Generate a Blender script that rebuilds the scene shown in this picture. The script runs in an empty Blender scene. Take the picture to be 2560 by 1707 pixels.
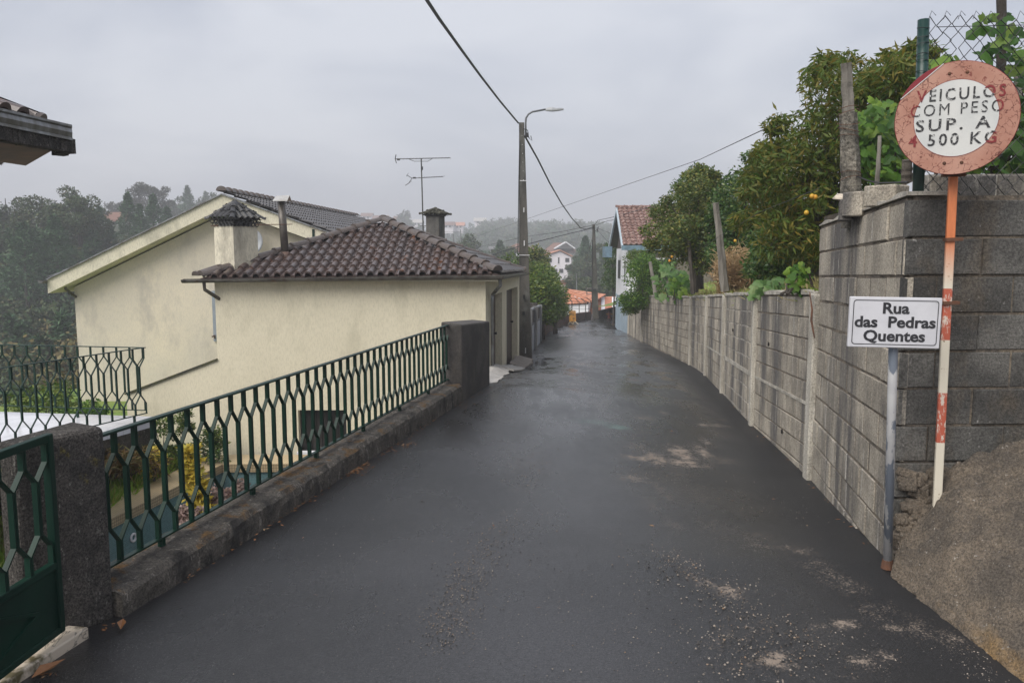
import bpy, math, random
import numpy as np
from mathutils import Vector, Matrix
R = math.radians
rng = np.random.default_rng(7)
random.seed(7)
scn = bpy.context.scene
COL = scn.collection
# ------------------------------------------------------------------ camera
EYE = 1.8
PITCH = R(6.4)
FPX = 1991.0
cd = bpy.data.cameras.new("camera"); cam = bpy.data.objects.new("camera", cd); COL.objects.link(cam)
cam.location = (0, 0, EYE); cam.rotation_euler = (math.pi / 2 - PITCH, 0, 0)
cd.sensor_width = 36; cd.lens = FPX / 2560 * 36; cd.clip_end = 5000; cd.clip_start = 0.05
scn.camera = cam
# ------------------------------------------------------------------ world and light
SUN_EL, SUN_AZ = 46, 218          # high, a little behind the camera
w = bpy.data.worlds.new("World"); scn.world = w; w.use_nodes = True
nt = w.node_tree; nt.nodes.clear()
def wn(t, **k):
    n = nt.nodes.new(t)
    for a, b in k.items(): setattr(n, a, b)
    return n
out = wn('ShaderNodeOutputWorld'); bg = wn('ShaderNodeBackground'); bg.inputs['Strength'].default_value = 0.1
sky = wn('ShaderNodeTexSky', sky_type='NISHITA', sun_disc=False, sun_elevation=R(SUN_EL), sun_rotation=R(SUN_AZ))
sky.air_density = 1.5; sky.dust_density = 4
tc = wn('ShaderNodeTexCoord'); mp = wn('ShaderNodeMapping'); mp.inputs['Scale'].default_value = (1, 1, 2.6)
nz = wn('ShaderNodeTexNoise'); nz.inputs['Scale'].default_value = 2.2; nz.inputs['Detail'].default_value = 5; nz.inputs['Roughness'].default_value = .5
nz.inputs['Distortion'].default_value = .35
rp = wn('ShaderNodeValToRGB'); rp.color_ramp.elements[0].position = .40; rp.color_ramp.elements[1].position = .60
rp.color_ramp.elements[0].color = (.72, .765, .90, 1); rp.color_ramp.elements[1].color = (1.0, 1.03, 1.13, 1)
sc_ = wn('ShaderNodeVectorMath', operation='SCALE'); sc_.inputs['Scale'].default_value = 3.05
mx = wn('ShaderNodeMix', data_type='RGBA'); mx.inputs[0].default_value = .93
nt.links.new(tc.outputs['Generated'], mp.inputs['Vector']); nt.links.new(mp.outputs[0], nz.inputs['Vector'])
nt.links.new(nz.outputs['Fac'], rp.inputs['Fac']); nt.links.new(rp.outputs['Color'], sc_.inputs[0])
nt.links.new(sky.outputs[0], mx.inputs[6]); nt.links.new(sc_.outputs[0], mx.inputs[7])
nt.links.new(mx.outputs[2], bg.inputs['Color']); nt.links.new(bg.outputs[0], out.inputs['Surface'])
sl = bpy.data.lights.new("sun", 'SUN'); sl.energy = 1.5; sl.angle = R(50); sl.color = (1, .96, .9)
so = bpy.data.objects.new("sun", sl); COL.objects.link(so)
az = R(SUN_AZ)
sd = Vector((math.sin(az) * math.cos(R(SUN_EL)), math.cos(az) * math.cos(R(SUN_EL)), math.sin(R(SUN_EL))))
so.rotation_euler = sd.to_track_quat('Z', 'Y').to_euler()
vs = scn.view_settings; vs.view_transform = 'Standard'; vs.look = 'None'; vs.exposure = 1.32; vs.gamma = 1; vs.use_curve_mapping = False
cy = scn.cycles; cy.max_bounces = 6; cy.diffuse_bounces = 3; cy.glossy_bounces = 3; cy.transmission_bounces = 3; cy.volume_bounces = 0; cy.transparent_max_bounces = 6
cy.use_denoising = True

# ------------------------------------------------------------------ measuring helper: pixel of the photo + real distance -> place in the world
cp, sp = math.cos(PITCH), math.sin(PITCH)
def P(px, py, D):
    u = (px - 1280) / FPX; v = (py - 853.5) / FPX
    dd = cp - v * sp; h = sp + v * cp
    return Vector((u / dd * D, D, EYE - h / dd * D))
def PZ(px, py, z):
    v = (py - 853.5) / FPX
    dd = cp - v * sp; h = sp + v * cp
    return P(px, py, (EYE - z) * dd / h)
# ------------------------------------------------------------------ mesh helpers
def wloc(o):
    v = Vector((0, 0, 0))
    while o is not None:
        v += Vector(o.location); o = o.parent
    return v
def box_uv(me):
    n = len(me.polygons)
    if not n: return
    nl = len(me.loops)
    co = np.empty(len(me.vertices) * 3, np.float32); me.vertices.foreach_get('co', co); co = co.reshape(-1, 3)
    li = np.empty(nl, np.int32); me.loops.foreach_get('vertex_index', li)
    fn = np.empty(n * 3, np.float32); me.polygons.foreach_get('normal', fn); fn = fn.reshape(-1, 3)
    lt = np.empty(n, np.int32); me.polygons.foreach_get('loop_total', lt)
    fl = np.repeat(fn, lt, axis=0)
    flat = np.abs(fl[:, 2]) > .75
    t = np.stack([-fl[:, 1], fl[:, 0], np.zeros(nl)], 1); L = np.linalg.norm(t, axis=1); L[L < 1e-6] = 1; t /= L[:, None]
    p = co[li]
    u = np.where(flat, p[:, 0], (p * t).sum(1)); v = np.where(flat, p[:, 1], p[:, 2])
    uv = me.uv_layers.new(name='UVMap')
    uv.data.foreach_set('uv', np.stack([u, v], 1).astype(np.float32).ravel())
def tag(o, label=None, cat=None, group=None, kind=None):
    if label: o['label'] = label
    if cat: o['category'] = cat
    if group: o['group'] = group
    if kind: o['kind'] = kind
    return o
def thing(name, loc, label, cat, group=None):
    o = bpy.data.objects.new(name, None); COL.objects.link(o); o.location = loc; o.empty_display_size = .2
    return tag(o, label, cat, group)
def link_mesh(name, V, F, mat, parent=None, smooth=False, keep=False, uv=True):
    """V (n,3) world coordinates, F list of tuples or (m,k) array"""
    V = np.asarray(V, np.float64).reshape(-1, 3)
    if parent is not None: off = np.array(wloc(parent))
    elif keep or not len(V): off = np.zeros(3)
    else:
        off = (V.min(0) + V.max(0)) / 2; off[2] = V[:, 2].min()
    V = V - off
    me = bpy.data.meshes.new(name)
    if isinstance(F, np.ndarray):
        m, k = F.shape
        me.vertices.add(len(V)); me.vertices.foreach_set('co', V.astype(np.float32).ravel())
        me.loops.add(m * k); me.loops.foreach_set('vertex_index', F.astype(np.int32).ravel())
        me.polygons.add(m); me.polygons.foreach_set('loop_start', np.arange(0, m * k, k, dtype=np.int32))
        try: me.polygons.foreach_set('loop_total', np.full(m, k, np.int32))
        except Exception: pass
        me.update(calc_edges=True)
    else:
        me.from_pydata([tuple(v) for v in V], [], F); me.update()
    if uv: box_uv(me)
    if smooth: me.polygons.foreach_set('use_smooth', np.ones(len(me.polygons), bool))
    mats = mat if isinstance(mat, (list, tuple)) else [mat]
    for m_ in mats: me.materials.append(m_)
    o = bpy.data.objects.new(name, me); COL.objects.link(o)
    if parent is not None: o.parent = parent
    else: o.location = off
    return o
class MB:
    def __init__(s): s.v = []; s.f = []; s.mi = []; s.cm = 0
    def add(s, V, F):
        b = len(s.v); s.v += [tuple(x) for x in V]
        for f in F: s.f.append(tuple(b + i for i in f)); s.mi.append(s.cm)
        return s
    def box(s, c, size, rz=0, rx=0, ry=0, taper=1.0):
        hx, hy, hz = size[0] / 2, size[1] / 2, size[2] / 2
        M = Matrix.Rotation(rz, 3, 'Z') @ Matrix.Rotation(ry, 3, 'Y') @ Matrix.Rotation(rx, 3, 'X')
        V = []
        for z in (-1, 1):
            k = taper if z > 0 else 1
            for x, y in ((-1, -1), (1, -1), (1, 1), (-1, 1)):
                V.append(M @ Vector((x * hx * k, y * hy * k, z * hz)) + Vector(c))
        return s.add(V, [(3, 2, 1, 0), (4, 5, 6, 7), (0, 1, 5, 4), (1, 2, 6, 5), (2, 3, 7, 6), (3, 0, 4, 7)])
    def hexa(s, a, b, c, d, h):
        """bottom quad a b c d (counter clockwise seen from above), extruded by vector h"""
        h = Vector(h); V = [Vector(q) for q in (a, b, c, d)]; V += [q + h for q in V]
        return s.add(V, [(3, 2, 1, 0), (4, 5, 6, 7), (0, 1, 5, 4), (1, 2, 6, 5), (2, 3, 7, 6), (3, 0, 4, 7)])
    def prism(s, poly, h):
        h = Vector(h); n = len(poly); V = [Vector(q) for q in poly]; V += [q + h for q in V]
        return s.add(V, [tuple(range(n - 1, -1, -1)), tuple(range(n, 2 * n))] + [(i, (i + 1) % n, n + (i + 1) % n, n + i) for i in range(n)])
    def quad(s, *q): return s.add(q, [tuple(range(len(q)))])
    def bar(s, a, b, w, d, up=(0, 0, 1)):
        """rectangular bar from a to b: w across, d along 'up'-ish"""
        a = Vector(a); b = Vector(b); t = (b - a).normalized(); u = Vector(up)
        x = t.cross(u)
        if x.length < 1e-4: x = t.cross(Vector((1, 0, 0)))
        x.normalize(); y = x.cross(t).normalized()
        V = [p + x * (i * w / 2) + y * (j * d / 2) for p in (a, b) for i, j in ((-1, -1), (1, -1), (1, 1), (-1, 1))]
        return s.add(V, [(3, 2, 1, 0), (4, 5, 6, 7), (0, 1, 5, 4), (1, 2, 6, 5), (2, 3, 7, 6), (3, 0, 4, 7)])
    def tube(s, pts, r, n=8, cap=True):
        pts = [Vector(p) for p in pts]; N = len(pts)
        rs = list(r) if hasattr(r, '__len__') else [r] * N
        b = len(s.v); prev = None
        for i, p in enumerate(pts):
            t = (pts[min(i + 1, N - 1)] - pts[max(i - 1, 0)]).normalized()
            if prev is None:
                x = t.cross(Vector((0, 0, 1)))
                if x.length < .05: x = t.cross(Vector((0, 1, 0)))
            else: x = prev - t * prev.dot(t)
            x.normalize(); prev = x; y = t.cross(x)
            for k in range(n):
                a = 2 * math.pi * k / n
                s.v.append(tuple(p + (x * math.cos(a) + y * math.sin(a)) * rs[i]))
        for i in range(N - 1):
            for k in range(n):
                s.f.append((b + i * n + k, b + i * n + (k + 1) % n, b + (i + 1) * n + (k + 1) % n, b + (i + 1) * n + k)); s.mi.append(s.cm)
        if cap:
            s.f.append(tuple(b + k for k in range(n - 1, -1, -1))); s.mi.append(s.cm)
            s.f.append(tuple(b + (N - 1) * n + k for k in range(n))); s.mi.append(s.cm)
        return s
    def build(s, name, mat, parent=None, smooth=False, keep=False):
        o = link_mesh(name, s.v, s.f, mat, parent, smooth, keep)
        if isinstance(mat, (list, tuple)): o.data.polygons.foreach_set('material_index', s.mi)
        return o
def bevel(o, w=.01, seg=2):
    m = o.modifiers.new('bevel', 'BEVEL'); m.width = w; m.segments = seg; m.limit_method = 'ANGLE'; m.angle_limit = R(40)
    return o
# ------------------------------------------------------------------ materials
class NT:
    def __init__(s, m):
        m.use_nodes = True; s.t = m.node_tree; s.b = s.t.nodes['Principled BSDF']; s.tc = None
    def n(s, t, **k):
        x = s.t.nodes.new(t)
        for a, b in k.items(): setattr(x, a, b)
        return x
    def l(s, a, b): s.t.links.new(a, b)
    def coord(s, kind='Object', scale=(1, 1, 1)):
        if s.tc is None: s.tc = s.n('ShaderNodeTexCoord')
        if kind == 'World': 
            g = s.n('ShaderNodeNewGeometry'); src = g.outputs['Position']
        else: src = s.tc.outputs[kind]
        m = s.n('ShaderNodeMapping'); m.inputs['Scale'].default_value = scale; s.l(src, m.inputs['Vector']); return m.outputs[0]
    def noise(s, scale, detail=4, rough=.6, vec=None, dist=0):
        x = s.n('ShaderNodeTexNoise'); x.inputs['Scale'].default_value = scale; x.inputs['Detail'].default_value = detail
        x.inputs['Roughness'].default_value = rough; x.inputs['Distortion'].default_value = dist
        if vec is None: vec = s.coord('World')
        s.l(vec, x.inputs['Vector']); return x.outputs['Fac']
    def ramp(s, fac, stops):
        r = s.n('ShaderNodeValToRGB'); e = r.color_ramp.elements
        while len(e) < len(stops): e.new(.5)
        for i, (p, c) in enumerate(stops):
            e[i].position = p; e[i].color = (c, c, c, 1) if not hasattr(c, '__len__') else (*c, 1)
        s.l(fac, r.inputs['Fac']); return r.outputs['Color']
    def step(s, fac, a, b):
        m = s.n('ShaderNodeMapRange'); m.clamp = True; m.inputs['From Min'].default_value = a; m.inputs['From Max'].default_value = b
        s.l(fac, m.inputs['Value']); return m.outputs[0]
    def math(s, op, a, b=None):
        m = s.n('ShaderNodeMath', operation=op)
        for i, x in enumerate((a, b)):
            if x is None: continue
            if isinstance(x, (int, float)): m.inputs[i].default_value = x
            else: s.l(x, m.inputs[i])
        return m.outputs[0]
    def mix(s, fac, a, b, mode='MIX'):
        m = s.n('ShaderNodeMix', data_type='RGBA', blend_type=mode)
        for i, x in ((0, fac), (6, a), (7, b)):
            if hasattr(x, 'is_output') or hasattr(x, 'links'): s.l(x, m.inputs[i])
            elif i == 0: m.inputs[0].default_value = x
            else: m.inputs[i].default_value = (*x, 1)
        return m.outputs[2]
    def island(s):
        g = s.n('ShaderNodeNewGeometry'); return g.outputs['Random Per Island']
    def bump(s, h, strength=.3, dist=.01):
        b = s.n('ShaderNodeBump'); b.inputs['Strength'].default_value = strength; b.inputs['Distance'].default_value = dist
        s.l(h, b.inputs['Height']); s.l(b.outputs[0], s.b.inputs['Normal']); return b
    def col(s, c):
        if hasattr(c, 'links'): s.l(c, s.b.inputs['Base Color'])
        else: s.b.inputs['Base Color'].default_value = (*c, 1)
    def set(s, **k):
        for a, v in k.items():
            i = s.b.inputs[a.replace('_', ' ')]
            if hasattr(v, 'links'): s.l(v, i)
            else: i.default_value = v
def M(name, c1, c2=None, scale=4, rough=.75, bump=.2, bs=60, bd=.004, stretch=(1, 1, 1), isl=0, stain=None, stain2=None, metal=0, spec=.5, up=None, grain=0, gs=70):
    """two-tone noise colour, fine bump, optional stains (colour, scale, lo, hi, stretch) and moss on upward faces"""
    m = bpy.data.materials.new(name); t = NT(m)
    c2 = c2 or tuple(x * .8 for x in c1)
    f = t.noise(scale, 6, .6, t.coord('World', stretch))
    c = t.mix(t.step(f, .41, .59), c1, c2)
    if isl:
        r = t.island(); g = t.ramp(r, [(0, 1 - isl), (1, 1 + isl)])
        c = t.mix(1, c, g, 'MULTIPLY')
    for st in (stain, stain2):
        if st:
            cc, ss, lo, hi, sr = st
            c = t.mix(t.step(t.noise(ss, 6, .65, t.coord('World', sr)), lo, hi), c, cc)
    if up:
        g = t.n('ShaderNodeNewGeometry'); sx = t.n('ShaderNodeSeparateXYZ'); t.l(g.outputs['True Normal'], sx.inputs[0])
        k = t.math('MULTIPLY', t.step(sx.outputs['Z'], .5, .9), t.step(t.noise(up[1], 6, .7), up[2], up[3]))
        c = t.mix(k, c, up[0])
    if grain: c = t.mix(1, c, t.ramp(t.noise(gs, 4, .85), [(.40, 1 - grain), (.60, 1 + grain)]), 'MULTIPLY')
    t.col(c); t.set(Roughness=rough, Metallic=metal, Specular_IOR_Level=spec)
    if bump: t.bump(t.noise(bs, 5, .7), bump, bd)
    return m
# ------------------------------------------------------------------ the materials of the place
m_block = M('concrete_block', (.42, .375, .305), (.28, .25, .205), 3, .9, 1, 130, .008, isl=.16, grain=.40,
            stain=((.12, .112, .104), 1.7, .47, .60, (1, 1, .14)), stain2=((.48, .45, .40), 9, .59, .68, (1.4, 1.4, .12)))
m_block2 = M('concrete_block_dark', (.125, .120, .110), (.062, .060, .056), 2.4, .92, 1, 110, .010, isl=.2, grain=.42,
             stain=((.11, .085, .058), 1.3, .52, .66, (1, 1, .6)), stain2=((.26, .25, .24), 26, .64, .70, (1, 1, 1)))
m_mortar = M('mortar', (.19, .155, .115), (.10, .085, .07), 8, .95, .9, 70, .01, grain=.4)
m_mortar_pale = M('mortar_pale', (.44, .41, .36), (.22, .205, .18), 10, .95, .9, 70, .01, grain=.3)
m_pilaster = M('cast_concrete_post', (.46, .43, .37), (.30, .28, .24), 5, .9, .5, 60, .006, (1, 1, .3), grain=.35, stain=((.52, .50, .46), 7, .6, .66, (1, 1, .15)))
m_coarse = M('roughcast_dark', (.085, .076, .068), (.045, .041, .038), 7, .95, 1.0, 80, .02, grain=.75, gs=95, stain=((.19, .18, .16), 38, .59, .66, (1, 1, .5)), stain2=((.15, .12, .02), 4.5, .60, .66, (1, 1, .8)))
m_plinth = M('mossy_plinth', (.100, .088, .074), (.056, .050, .043), 6, .95, .9, 70, .010, grain=.5, stain=((.20, .18, .155), 20, .57, .66, (1, 1, .35)), stain2=((.030, .027, .024), 6, .54, .62, (1, 1, .4)), up=((.12, .065, .02), 5, .54, .62))
m_slope = M('exposed_aggregate', (.145, .116, .086), (.088, .073, .058), 4, .9, .9, 70, .015, grain=.5, gs=85, stain=((.24, .15, .06), 1.1, .52, .62, (1, .5, 1)), stain2=((.30, .28, .25), 60, .62, .69, (1, 1, 1)))
m_soil = M('soil', (.10, .075, .05), (.05, .04, .028), 3, .95, .8, 30, .02)
m_grassg = M('short_grass', (.15, .26, .04), (.20, .24, .06), 1.5, .95, .9, 40, .03, stain=((.05, .04, .025), 6, .55, .65, (1, 1, 1)))
m_hill = M('hillside_ground', (.035, .055, .028), (.06, .065, .035), .04, .95, .5, .5, .5)
def stucco(name, c1, c2, grime, streak):
    m = bpy.data.materials.new(name); t = NT(m)
    c = t.mix(t.step(t.noise(.7, 5, .6), .35, .65), c1, c2)
    c = t.mix(t.math('MULTIPLY', t.step(t.noise(34, 5, .75, t.coord('World', (1, 1, .30))), .46, .64), .42), c, grime)
    c = t.mix(t.math('MULTIPLY', t.step(t.noise(1.3, 6, .7, t.coord('World', (1, 1, .45))), .50, .66), streak), c, grime)
    t.col(c); t.set(Roughness=.9, Specular_IOR_Level=.25)
    t.bump(t.noise(55, 3, .6, t.coord('World', (1, 1, .35))), .9, .009)
    return m
m_cream = stucco('cream_stucco', (.74, .68, .52), (.68, .625, .475), (.46, .425, .31), .5)
m_cream2 = stucco('cream_stucco_weathered', (.67, .60, .475), (.58, .53, .445), (.43, .395, .345), .8)
m_rake = stucco('painted_rake_board', (.72, .67, .52), (.64, .60, .47), (.26, .25, .20), .5)
m_brown = M('brown_timber', (.085, .06, .05), (.055, .04, .034), 6, .5, .2, 50, .003, (1, 1, .2))
m_dark = M('dark_opening', (.012, .012, .013), (.02, .018, .018), 3, .4, 0)
m_metalg = M('galvanised_metal', (.30, .31, .32), (.17, .165, .155), 6, .38, .15, 40, .002, (1, 1, .4), metal=.7)
m_gutter = M('weathered_gutter', (.155, .145, .125), (.085, .075, .065), 4, .4, .2, 50, .002, metal=.5, stain=((.10, .055, .03), 5, .58, .68, (1, 1, 1)))
m_white = M('white_painted', (.80, .80, .82), (.74, .74, .76), 2, .6, .2, 60, .003)
m_whitewash = M('whitewashed_chimney', (.62, .60, .56), (.30, .28, .26), 5, .85, .4, 40, .004, (1, 1, .35))
m_blue = M('faded_blue_paint', (.36, .45, .52), (.29, .37, .43), 1.6, .75, .3, 50, .003, stain=((.30, .27, .25), 1.1, .58, .68, (1, 1, .5)))
m_bluetrim = M('blue_trim', (.16, .25, .32), (.11, .17, .22), 3, .5, .1)
m_green = M('green_enamel', (.0025, .021, .014), (.0045, .030, .019), 3, .45, .15, 40, .002, spec=.28)
m_greenpost = M('green_post', (.005, .035, .028), (.003, .02, .018), 5, .35, .1)
m_marble = bpy.data.materials.new('veined_marble'); t = NT(m_marble)
vn = t.noise(5, 6, .6, t.coord('World', (1, .5, 1)), 1.2); k = t.math('ABSOLUTE', t.math('SUBTRACT', vn, .5))
c = t.mix(t.step(k, .0, .018), (.10, .09, .08), (.58, .50, .40)); c = t.mix(t.step(t.noise(3, 5, .7), .56, .64), c, (.12, .10, .05))
t.col(c); t.set(Roughness=.45)
m_render = M('dark_render', (.078, .070, .065), (.044, .040, .037), 2.5, .85, .9, 90, .008, grain=.4, stain=((.10, .085, .065), 4, .55, .8, (1, 1, .3)), stain2=((.17, .16, .145), 30, .66, .74, (1, 1, .12)))
m_pole = M('concrete_pole', (.095, .088, .075), (.05, .047, .042), 3, .85, .5, 60, .004, (1, 1, .25), grain=.3, stain=((.14, .14, .125), 2, .55, .7, (1, 1, .5)))
m_wood = M('weathered_wood', (.24, .22, .19), (.11, .10, .085), 11, .9, .9, 30, .008, (1, 1, .12))
m_stonepost = M('lichened_granite_post', (.21, .19, .155), (.10, .092, .078), 6, .95, 1, 22, .03, (1, 1, .6), grain=.5, gs=40, stain=((.26, .25, .22), 12, .6, .7, (1, 1, .7)))
m_black = M('black_cable', (.012, .012, .013), (.018, .018, .019), 3, .5, 0)
m_steel = M('antenna_steel', (.12, .12, .11), (.07, .07, .065), 8, .45, 0, metal=.6)
m_orangebar = M('orange_plastic', (.72, .34, .05), (.42, .21, .05), 6, .55, .1, stain=((.16, .12, .08), 6, .58, .68, (1, 1, 1)))
m_brick = M('low_brick', (.19, .085, .055), (.11, .06, .045), 5, .9, .6, 40, .01, isl=.25)
m_greywall = M('grey_render_wall', (.20, .20, .20), (.10, .10, .10), 1.5, .9, .5, 40, .005, (1, 1, .3))
m_corr = M('corrugated_sheet', (.20, .235, .26), (.15, .175, .19), 1, .45, .1, metal=.3)
m_pinkwall = M('pale_pink_render', (.84, .79, .82), (.78, .73, .76), .6, .8, 0)
m_fgate = M('grey_gate_paint', (.34, .35, .39), (.23, .24, .26), 2, .5, .1, 40, .002, (1, 1, .3))
m_rust = M('rusty_steel', (.13, .055, .028), (.07, .035, .022), 12, .8, .5, 80, .003)
m_mosst = None
def tiles_mat(name, c1, c2, isl, lich=None, rough=.5):
    m = bpy.data.materials.new(name); t = NT(m)
    r = t.island(); c = t.mix(r, c1, c2)
    g = t.ramp(t.island(), [(0, 1 - isl), (1, 1 + isl)]); c = t.mix(1, c, g, 'MULTIPLY')
    c = t.mix(t.math('MULTIPLY', t.step(t.noise(7, 6, .7), .5, .75), .6), c, tuple(x * .45 for x in c1))
    if lich: c = t.mix(t.step(t.noise(lich[1], 6, .7), lich[2], lich[3]), c, lich[0])
    t.col(c); t.set(Roughness=rough, Specular_IOR_Level=.5); t.bump(t.noise(60, 4, .6), .3, .004)
    return m
m_tile = tiles_mat('wet_dark_clay_tile', (.13, .088, .075), (.068, .056, .055), .3, ((.20, .085, .04), 3, .60, .70), .30)
m_ridge = tiles_mat('ridge_tile', (.115, .09, .078), (.075, .064, .060), .2, ((.13, .075, .04), 4, .60, .70), .40)
m_capt = tiles_mat('sooty_tile', (.045, .044, .045), (.028, .028, .03), .2, ((.12, .11, .08), 9, .62, .70), .42)
m_tile_main = tiles_mat('grey_tile', (.085, .078, .078), (.06, .057, .06), .2, None, .4)
m_tile_red = tiles_mat('red_tile', (.215, .105, .082), (.12, .065, .052), .45, ((.40, .29, .25), 9, .52, .60), .6)
m_tile_orange = tiles_mat('orange_tile', (.60, .25, .14), (.50, .22, .13), .2, None, .7)
m_tile_rust = tiles_mat('brown_tile', (.22, .11, .075), (.17, .085, .06), .2, None, .75)
def grid_mat(name, tile, grout, size, var=.15, rough=.3, gw=.08):
    m = bpy.data.materials.new(name); t = NT(m)
    b = t.n('ShaderNodeTexBrick'); b.offset = 0; b.squash = 1
    t.l(t.coord('UV'), b.inputs['Vector'])
    b.inputs['Scale'].default_value = 1; b.inputs['Brick Width'].default_value = size; b.inputs['Row Height'].default_value = size
    b.inputs['Mortar Size'].default_value = size * gw; b.inputs['Mortar Smooth'].default_value = .1
    b.inputs['Color1'].default_value = (*tile, 1); b.inputs['Color2'].default_value = (*[x * (1 - var) for x in tile], 1); b.inputs['Mortar'].default_value = (*grout, 1)
    c = t.mix(t.math('MULTIPLY', t.step(t.noise(1.5, 5, .6), .45, .75), .5), b.outputs['Color'], tuple(x * .5 for x in tile))
    t.col(c); t.set(Roughness=rough); t.bump(b.outputs['Fac'], -.3, .003)
    return m
m_mosaic = grid_mat('beige_mosaic', (.52, .40, .24), (.10, .075, .05), .05, .2, .35)
m_mosaic_top = grid_mat('beige_mosaic_top', (.60, .47, .29), (.27, .20, .12), .05, .12, .3, .05)
m_teal = grid_mat('teal_mosaic', (.12, .235, .25), (.22, .30, .30), .03, .25, .25, .05)
m_paving = grid_mat('pale_terrace_tile', (.78, .78, .82), (.5, .5, .52), .30, .06, .12, .01)
# road: wet asphalt, sand, damp shapes and the far sky sheen are painted on the mesh as attributes where they lie
m_road = bpy.data.materials.new('wet_asphalt'); t = NT(m_road)
at = t.n('ShaderNodeAttribute'); at.attribute_name = 'sand'; av = t.n('ShaderNodeAttribute'); av.attribute_name = 'dry'
aw = t.n('ShaderNodeAttribute'); aw.attribute_name = 'pool'; ag = t.n('ShaderNodeAttribute'); ag.attribute_name = 'teal'
base = t.mix(t.step(t.noise(.9, 6, .6), .35, .65), (.016, .016, .0165), (.027, .027, .028))
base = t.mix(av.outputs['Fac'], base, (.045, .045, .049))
afr = t.n('ShaderNodeAttribute'); afr.attribute_name = 'sky_sheen'; base = t.mix(afr.outputs['Fac'], base, (.075, .075, .08))  # sky sheen of the far stretch, painted in as a paler base colour
base = t.mix(1, base, t.ramp(t.noise(80, 4, .9), [(.40, .55), (.60, 1.5)]), 'MULTIPLY')
base = t.mix(t.step(t.noise(170, 2, .5), .69, .73), base, (.20, .19, .18))
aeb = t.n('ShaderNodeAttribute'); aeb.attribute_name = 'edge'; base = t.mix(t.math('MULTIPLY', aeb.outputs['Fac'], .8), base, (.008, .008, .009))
gr = t.step(t.noise(9, 8, .8), .38, .62); sf = t.math('MULTIPLY', at.outputs['Fac'], t.math('ADD', .25, gr))
sm = t.step(t.math('ADD', sf, t.math('MULTIPLY', t.math('SUBTRACT', t.noise(75, 4, .85), .5), 3.2)), .50, .95)
base = t.mix(t.math('MULTIPLY', sm, .8), base, (.30, .24, .19))
tf = t.step(t.math('ADD', ag.outputs['Fac'], t.math('MULTIPLY', t.math('SUBTRACT', t.noise(140, 3, .6), .5), 1.6)), .55, .95)
base = t.mix(tf, base, (.10, .20, .17))
t.col(base)
rg = t.ramp(t.noise(1.1, 5, .6, t.coord('World', (1, .45, 1))), [(.42, .34), (.56, .20)]); awt = t.n('ShaderNodeAttribute'); awt.attribute_name = 'wet'; rgw = t.ramp(t.noise(1.3, 6, .7, t.coord('World', (1.6, .5, 1))), [(.44, .48), (.56, .17)]); rg = t.mix(awt.outputs['Fac'], rg, rgw)
ae = t.n('ShaderNodeAttribute'); ae.attribute_name = 'edge'; rg2 = t.mix(av.outputs['Fac'], rg, (.38, .38, .38)); rg2 = t.mix(ae.outputs['Fac'], rg2, (.62, .62, .62)); rg2 = t.mix(aw.outputs['Fac'], rg2, (.10, .10, .10)); rg2 = t.mix(sm, rg2, (.8, .8, .8))
t.l(rg2, t.b.inputs['Roughness']); t.set(Specular_IOR_Level=t.math('ADD', .55, t.math('MULTIPLY', awt.outputs['Fac'], .45)))
hb = t.math('ADD', t.noise(95, 4, .75), t.math('MULTIPLY', t.noise(14, 4, .6), .35))
bst = t.bump(hb, .5, .004)
bs_ = t.math('SUBTRACT', t.math('SUBTRACT', .75, t.math('MULTIPLY', awt.outputs['Fac'], .60)), t.math('MULTIPLY', aw.outputs['Fac'], .14)); t.l(bs_, bst.inputs['Strength'])
def leafmat(name, c1, c2, c3=None, trans=.25, rough=.55):
    m = bpy.data.materials.new(name); t = NT(m)
    r = t.island()
    st = [(0, c1), (.6, c2)] + ([(1, c3)] if c3 else [(1, tuple(x * 1.15 for x in c2))])
    c = t.ramp(r, st)
    n_ = t.noise(.9, 3, .5); c = t.mix(t.math('MULTIPLY', t.step(n_, .4, .7), .5), c, tuple(x * .6 for x in c1))
    t.col(c); t.set(Roughness=rough, Specular_IOR_Level=.35)
    if trans:
        tr = t.n('ShaderNodeBsdfTranslucent'); t.l(c, tr.inputs['Color']); ms = t.n('ShaderNodeMixShader'); ms.inputs[0].default_value = trans
        o = [x for x in t.t.nodes if x.type == 'OUTPUT_MATERIAL'][0]
        t.l(t.b.outputs[0], ms.inputs[1]); t.l(tr.outputs[0], ms.inputs[2]); t.l(ms.outputs[0], o.inputs['Surface'])
    return m
l_forest = leafmat('forest_leaf', (.020, .052, .014), (.046, .080, .020), (.095, .088, .028), 0)
l_pine = leafmat('pine_needle', (.018, .062, .022), (.040, .095, .030), None, 0)
l_euc = leafmat('eucalyptus_leaf', (.040, .048, .030), (.060, .062, .040), None, 0)
l_autumn = leafmat('autumn_leaf', (.13, .10, .03), (.17, .14, .04), (.06, .09, .025), 0)
l_peach = leafmat('peach_leaf', (.065, .13, .018), (.15, .18, .028), (.27, .19, .035), .4)
l_citrus = leafmat('citrus_leaf', (.030, .085, .020), (.065, .135, .030), (.17, .21, .05), .25, .35)
l_citrusy = leafmat('yellowing_citrus_leaf', (.055, .11, .022), (.13, .17, .035), (.30, .27, .06), .3, .4)
l_bright = leafmat('bright_leaf', (.03, .09, .012), (.09, .19, .02), (.19, .29, .035), .35)
l_glossy = leafmat('glossy_leaf', (.045, .10, .014), (.10, .17, .025), (.24, .27, .045), .3, .4)
l_vine = leafmat('vine_leaf', (.025, .075, .012), (.06, .14, .02), (.15, .22, .035), .35)
l_squash = leafmat('squash_leaf', (.07, .15, .04), (.11, .21, .06), (.20, .28, .11), .3)
l_gold = leafmat('golden_leaf', (.60, .46, .06), (.78, .62, .12), (.40, .38, .06), .3)
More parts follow.
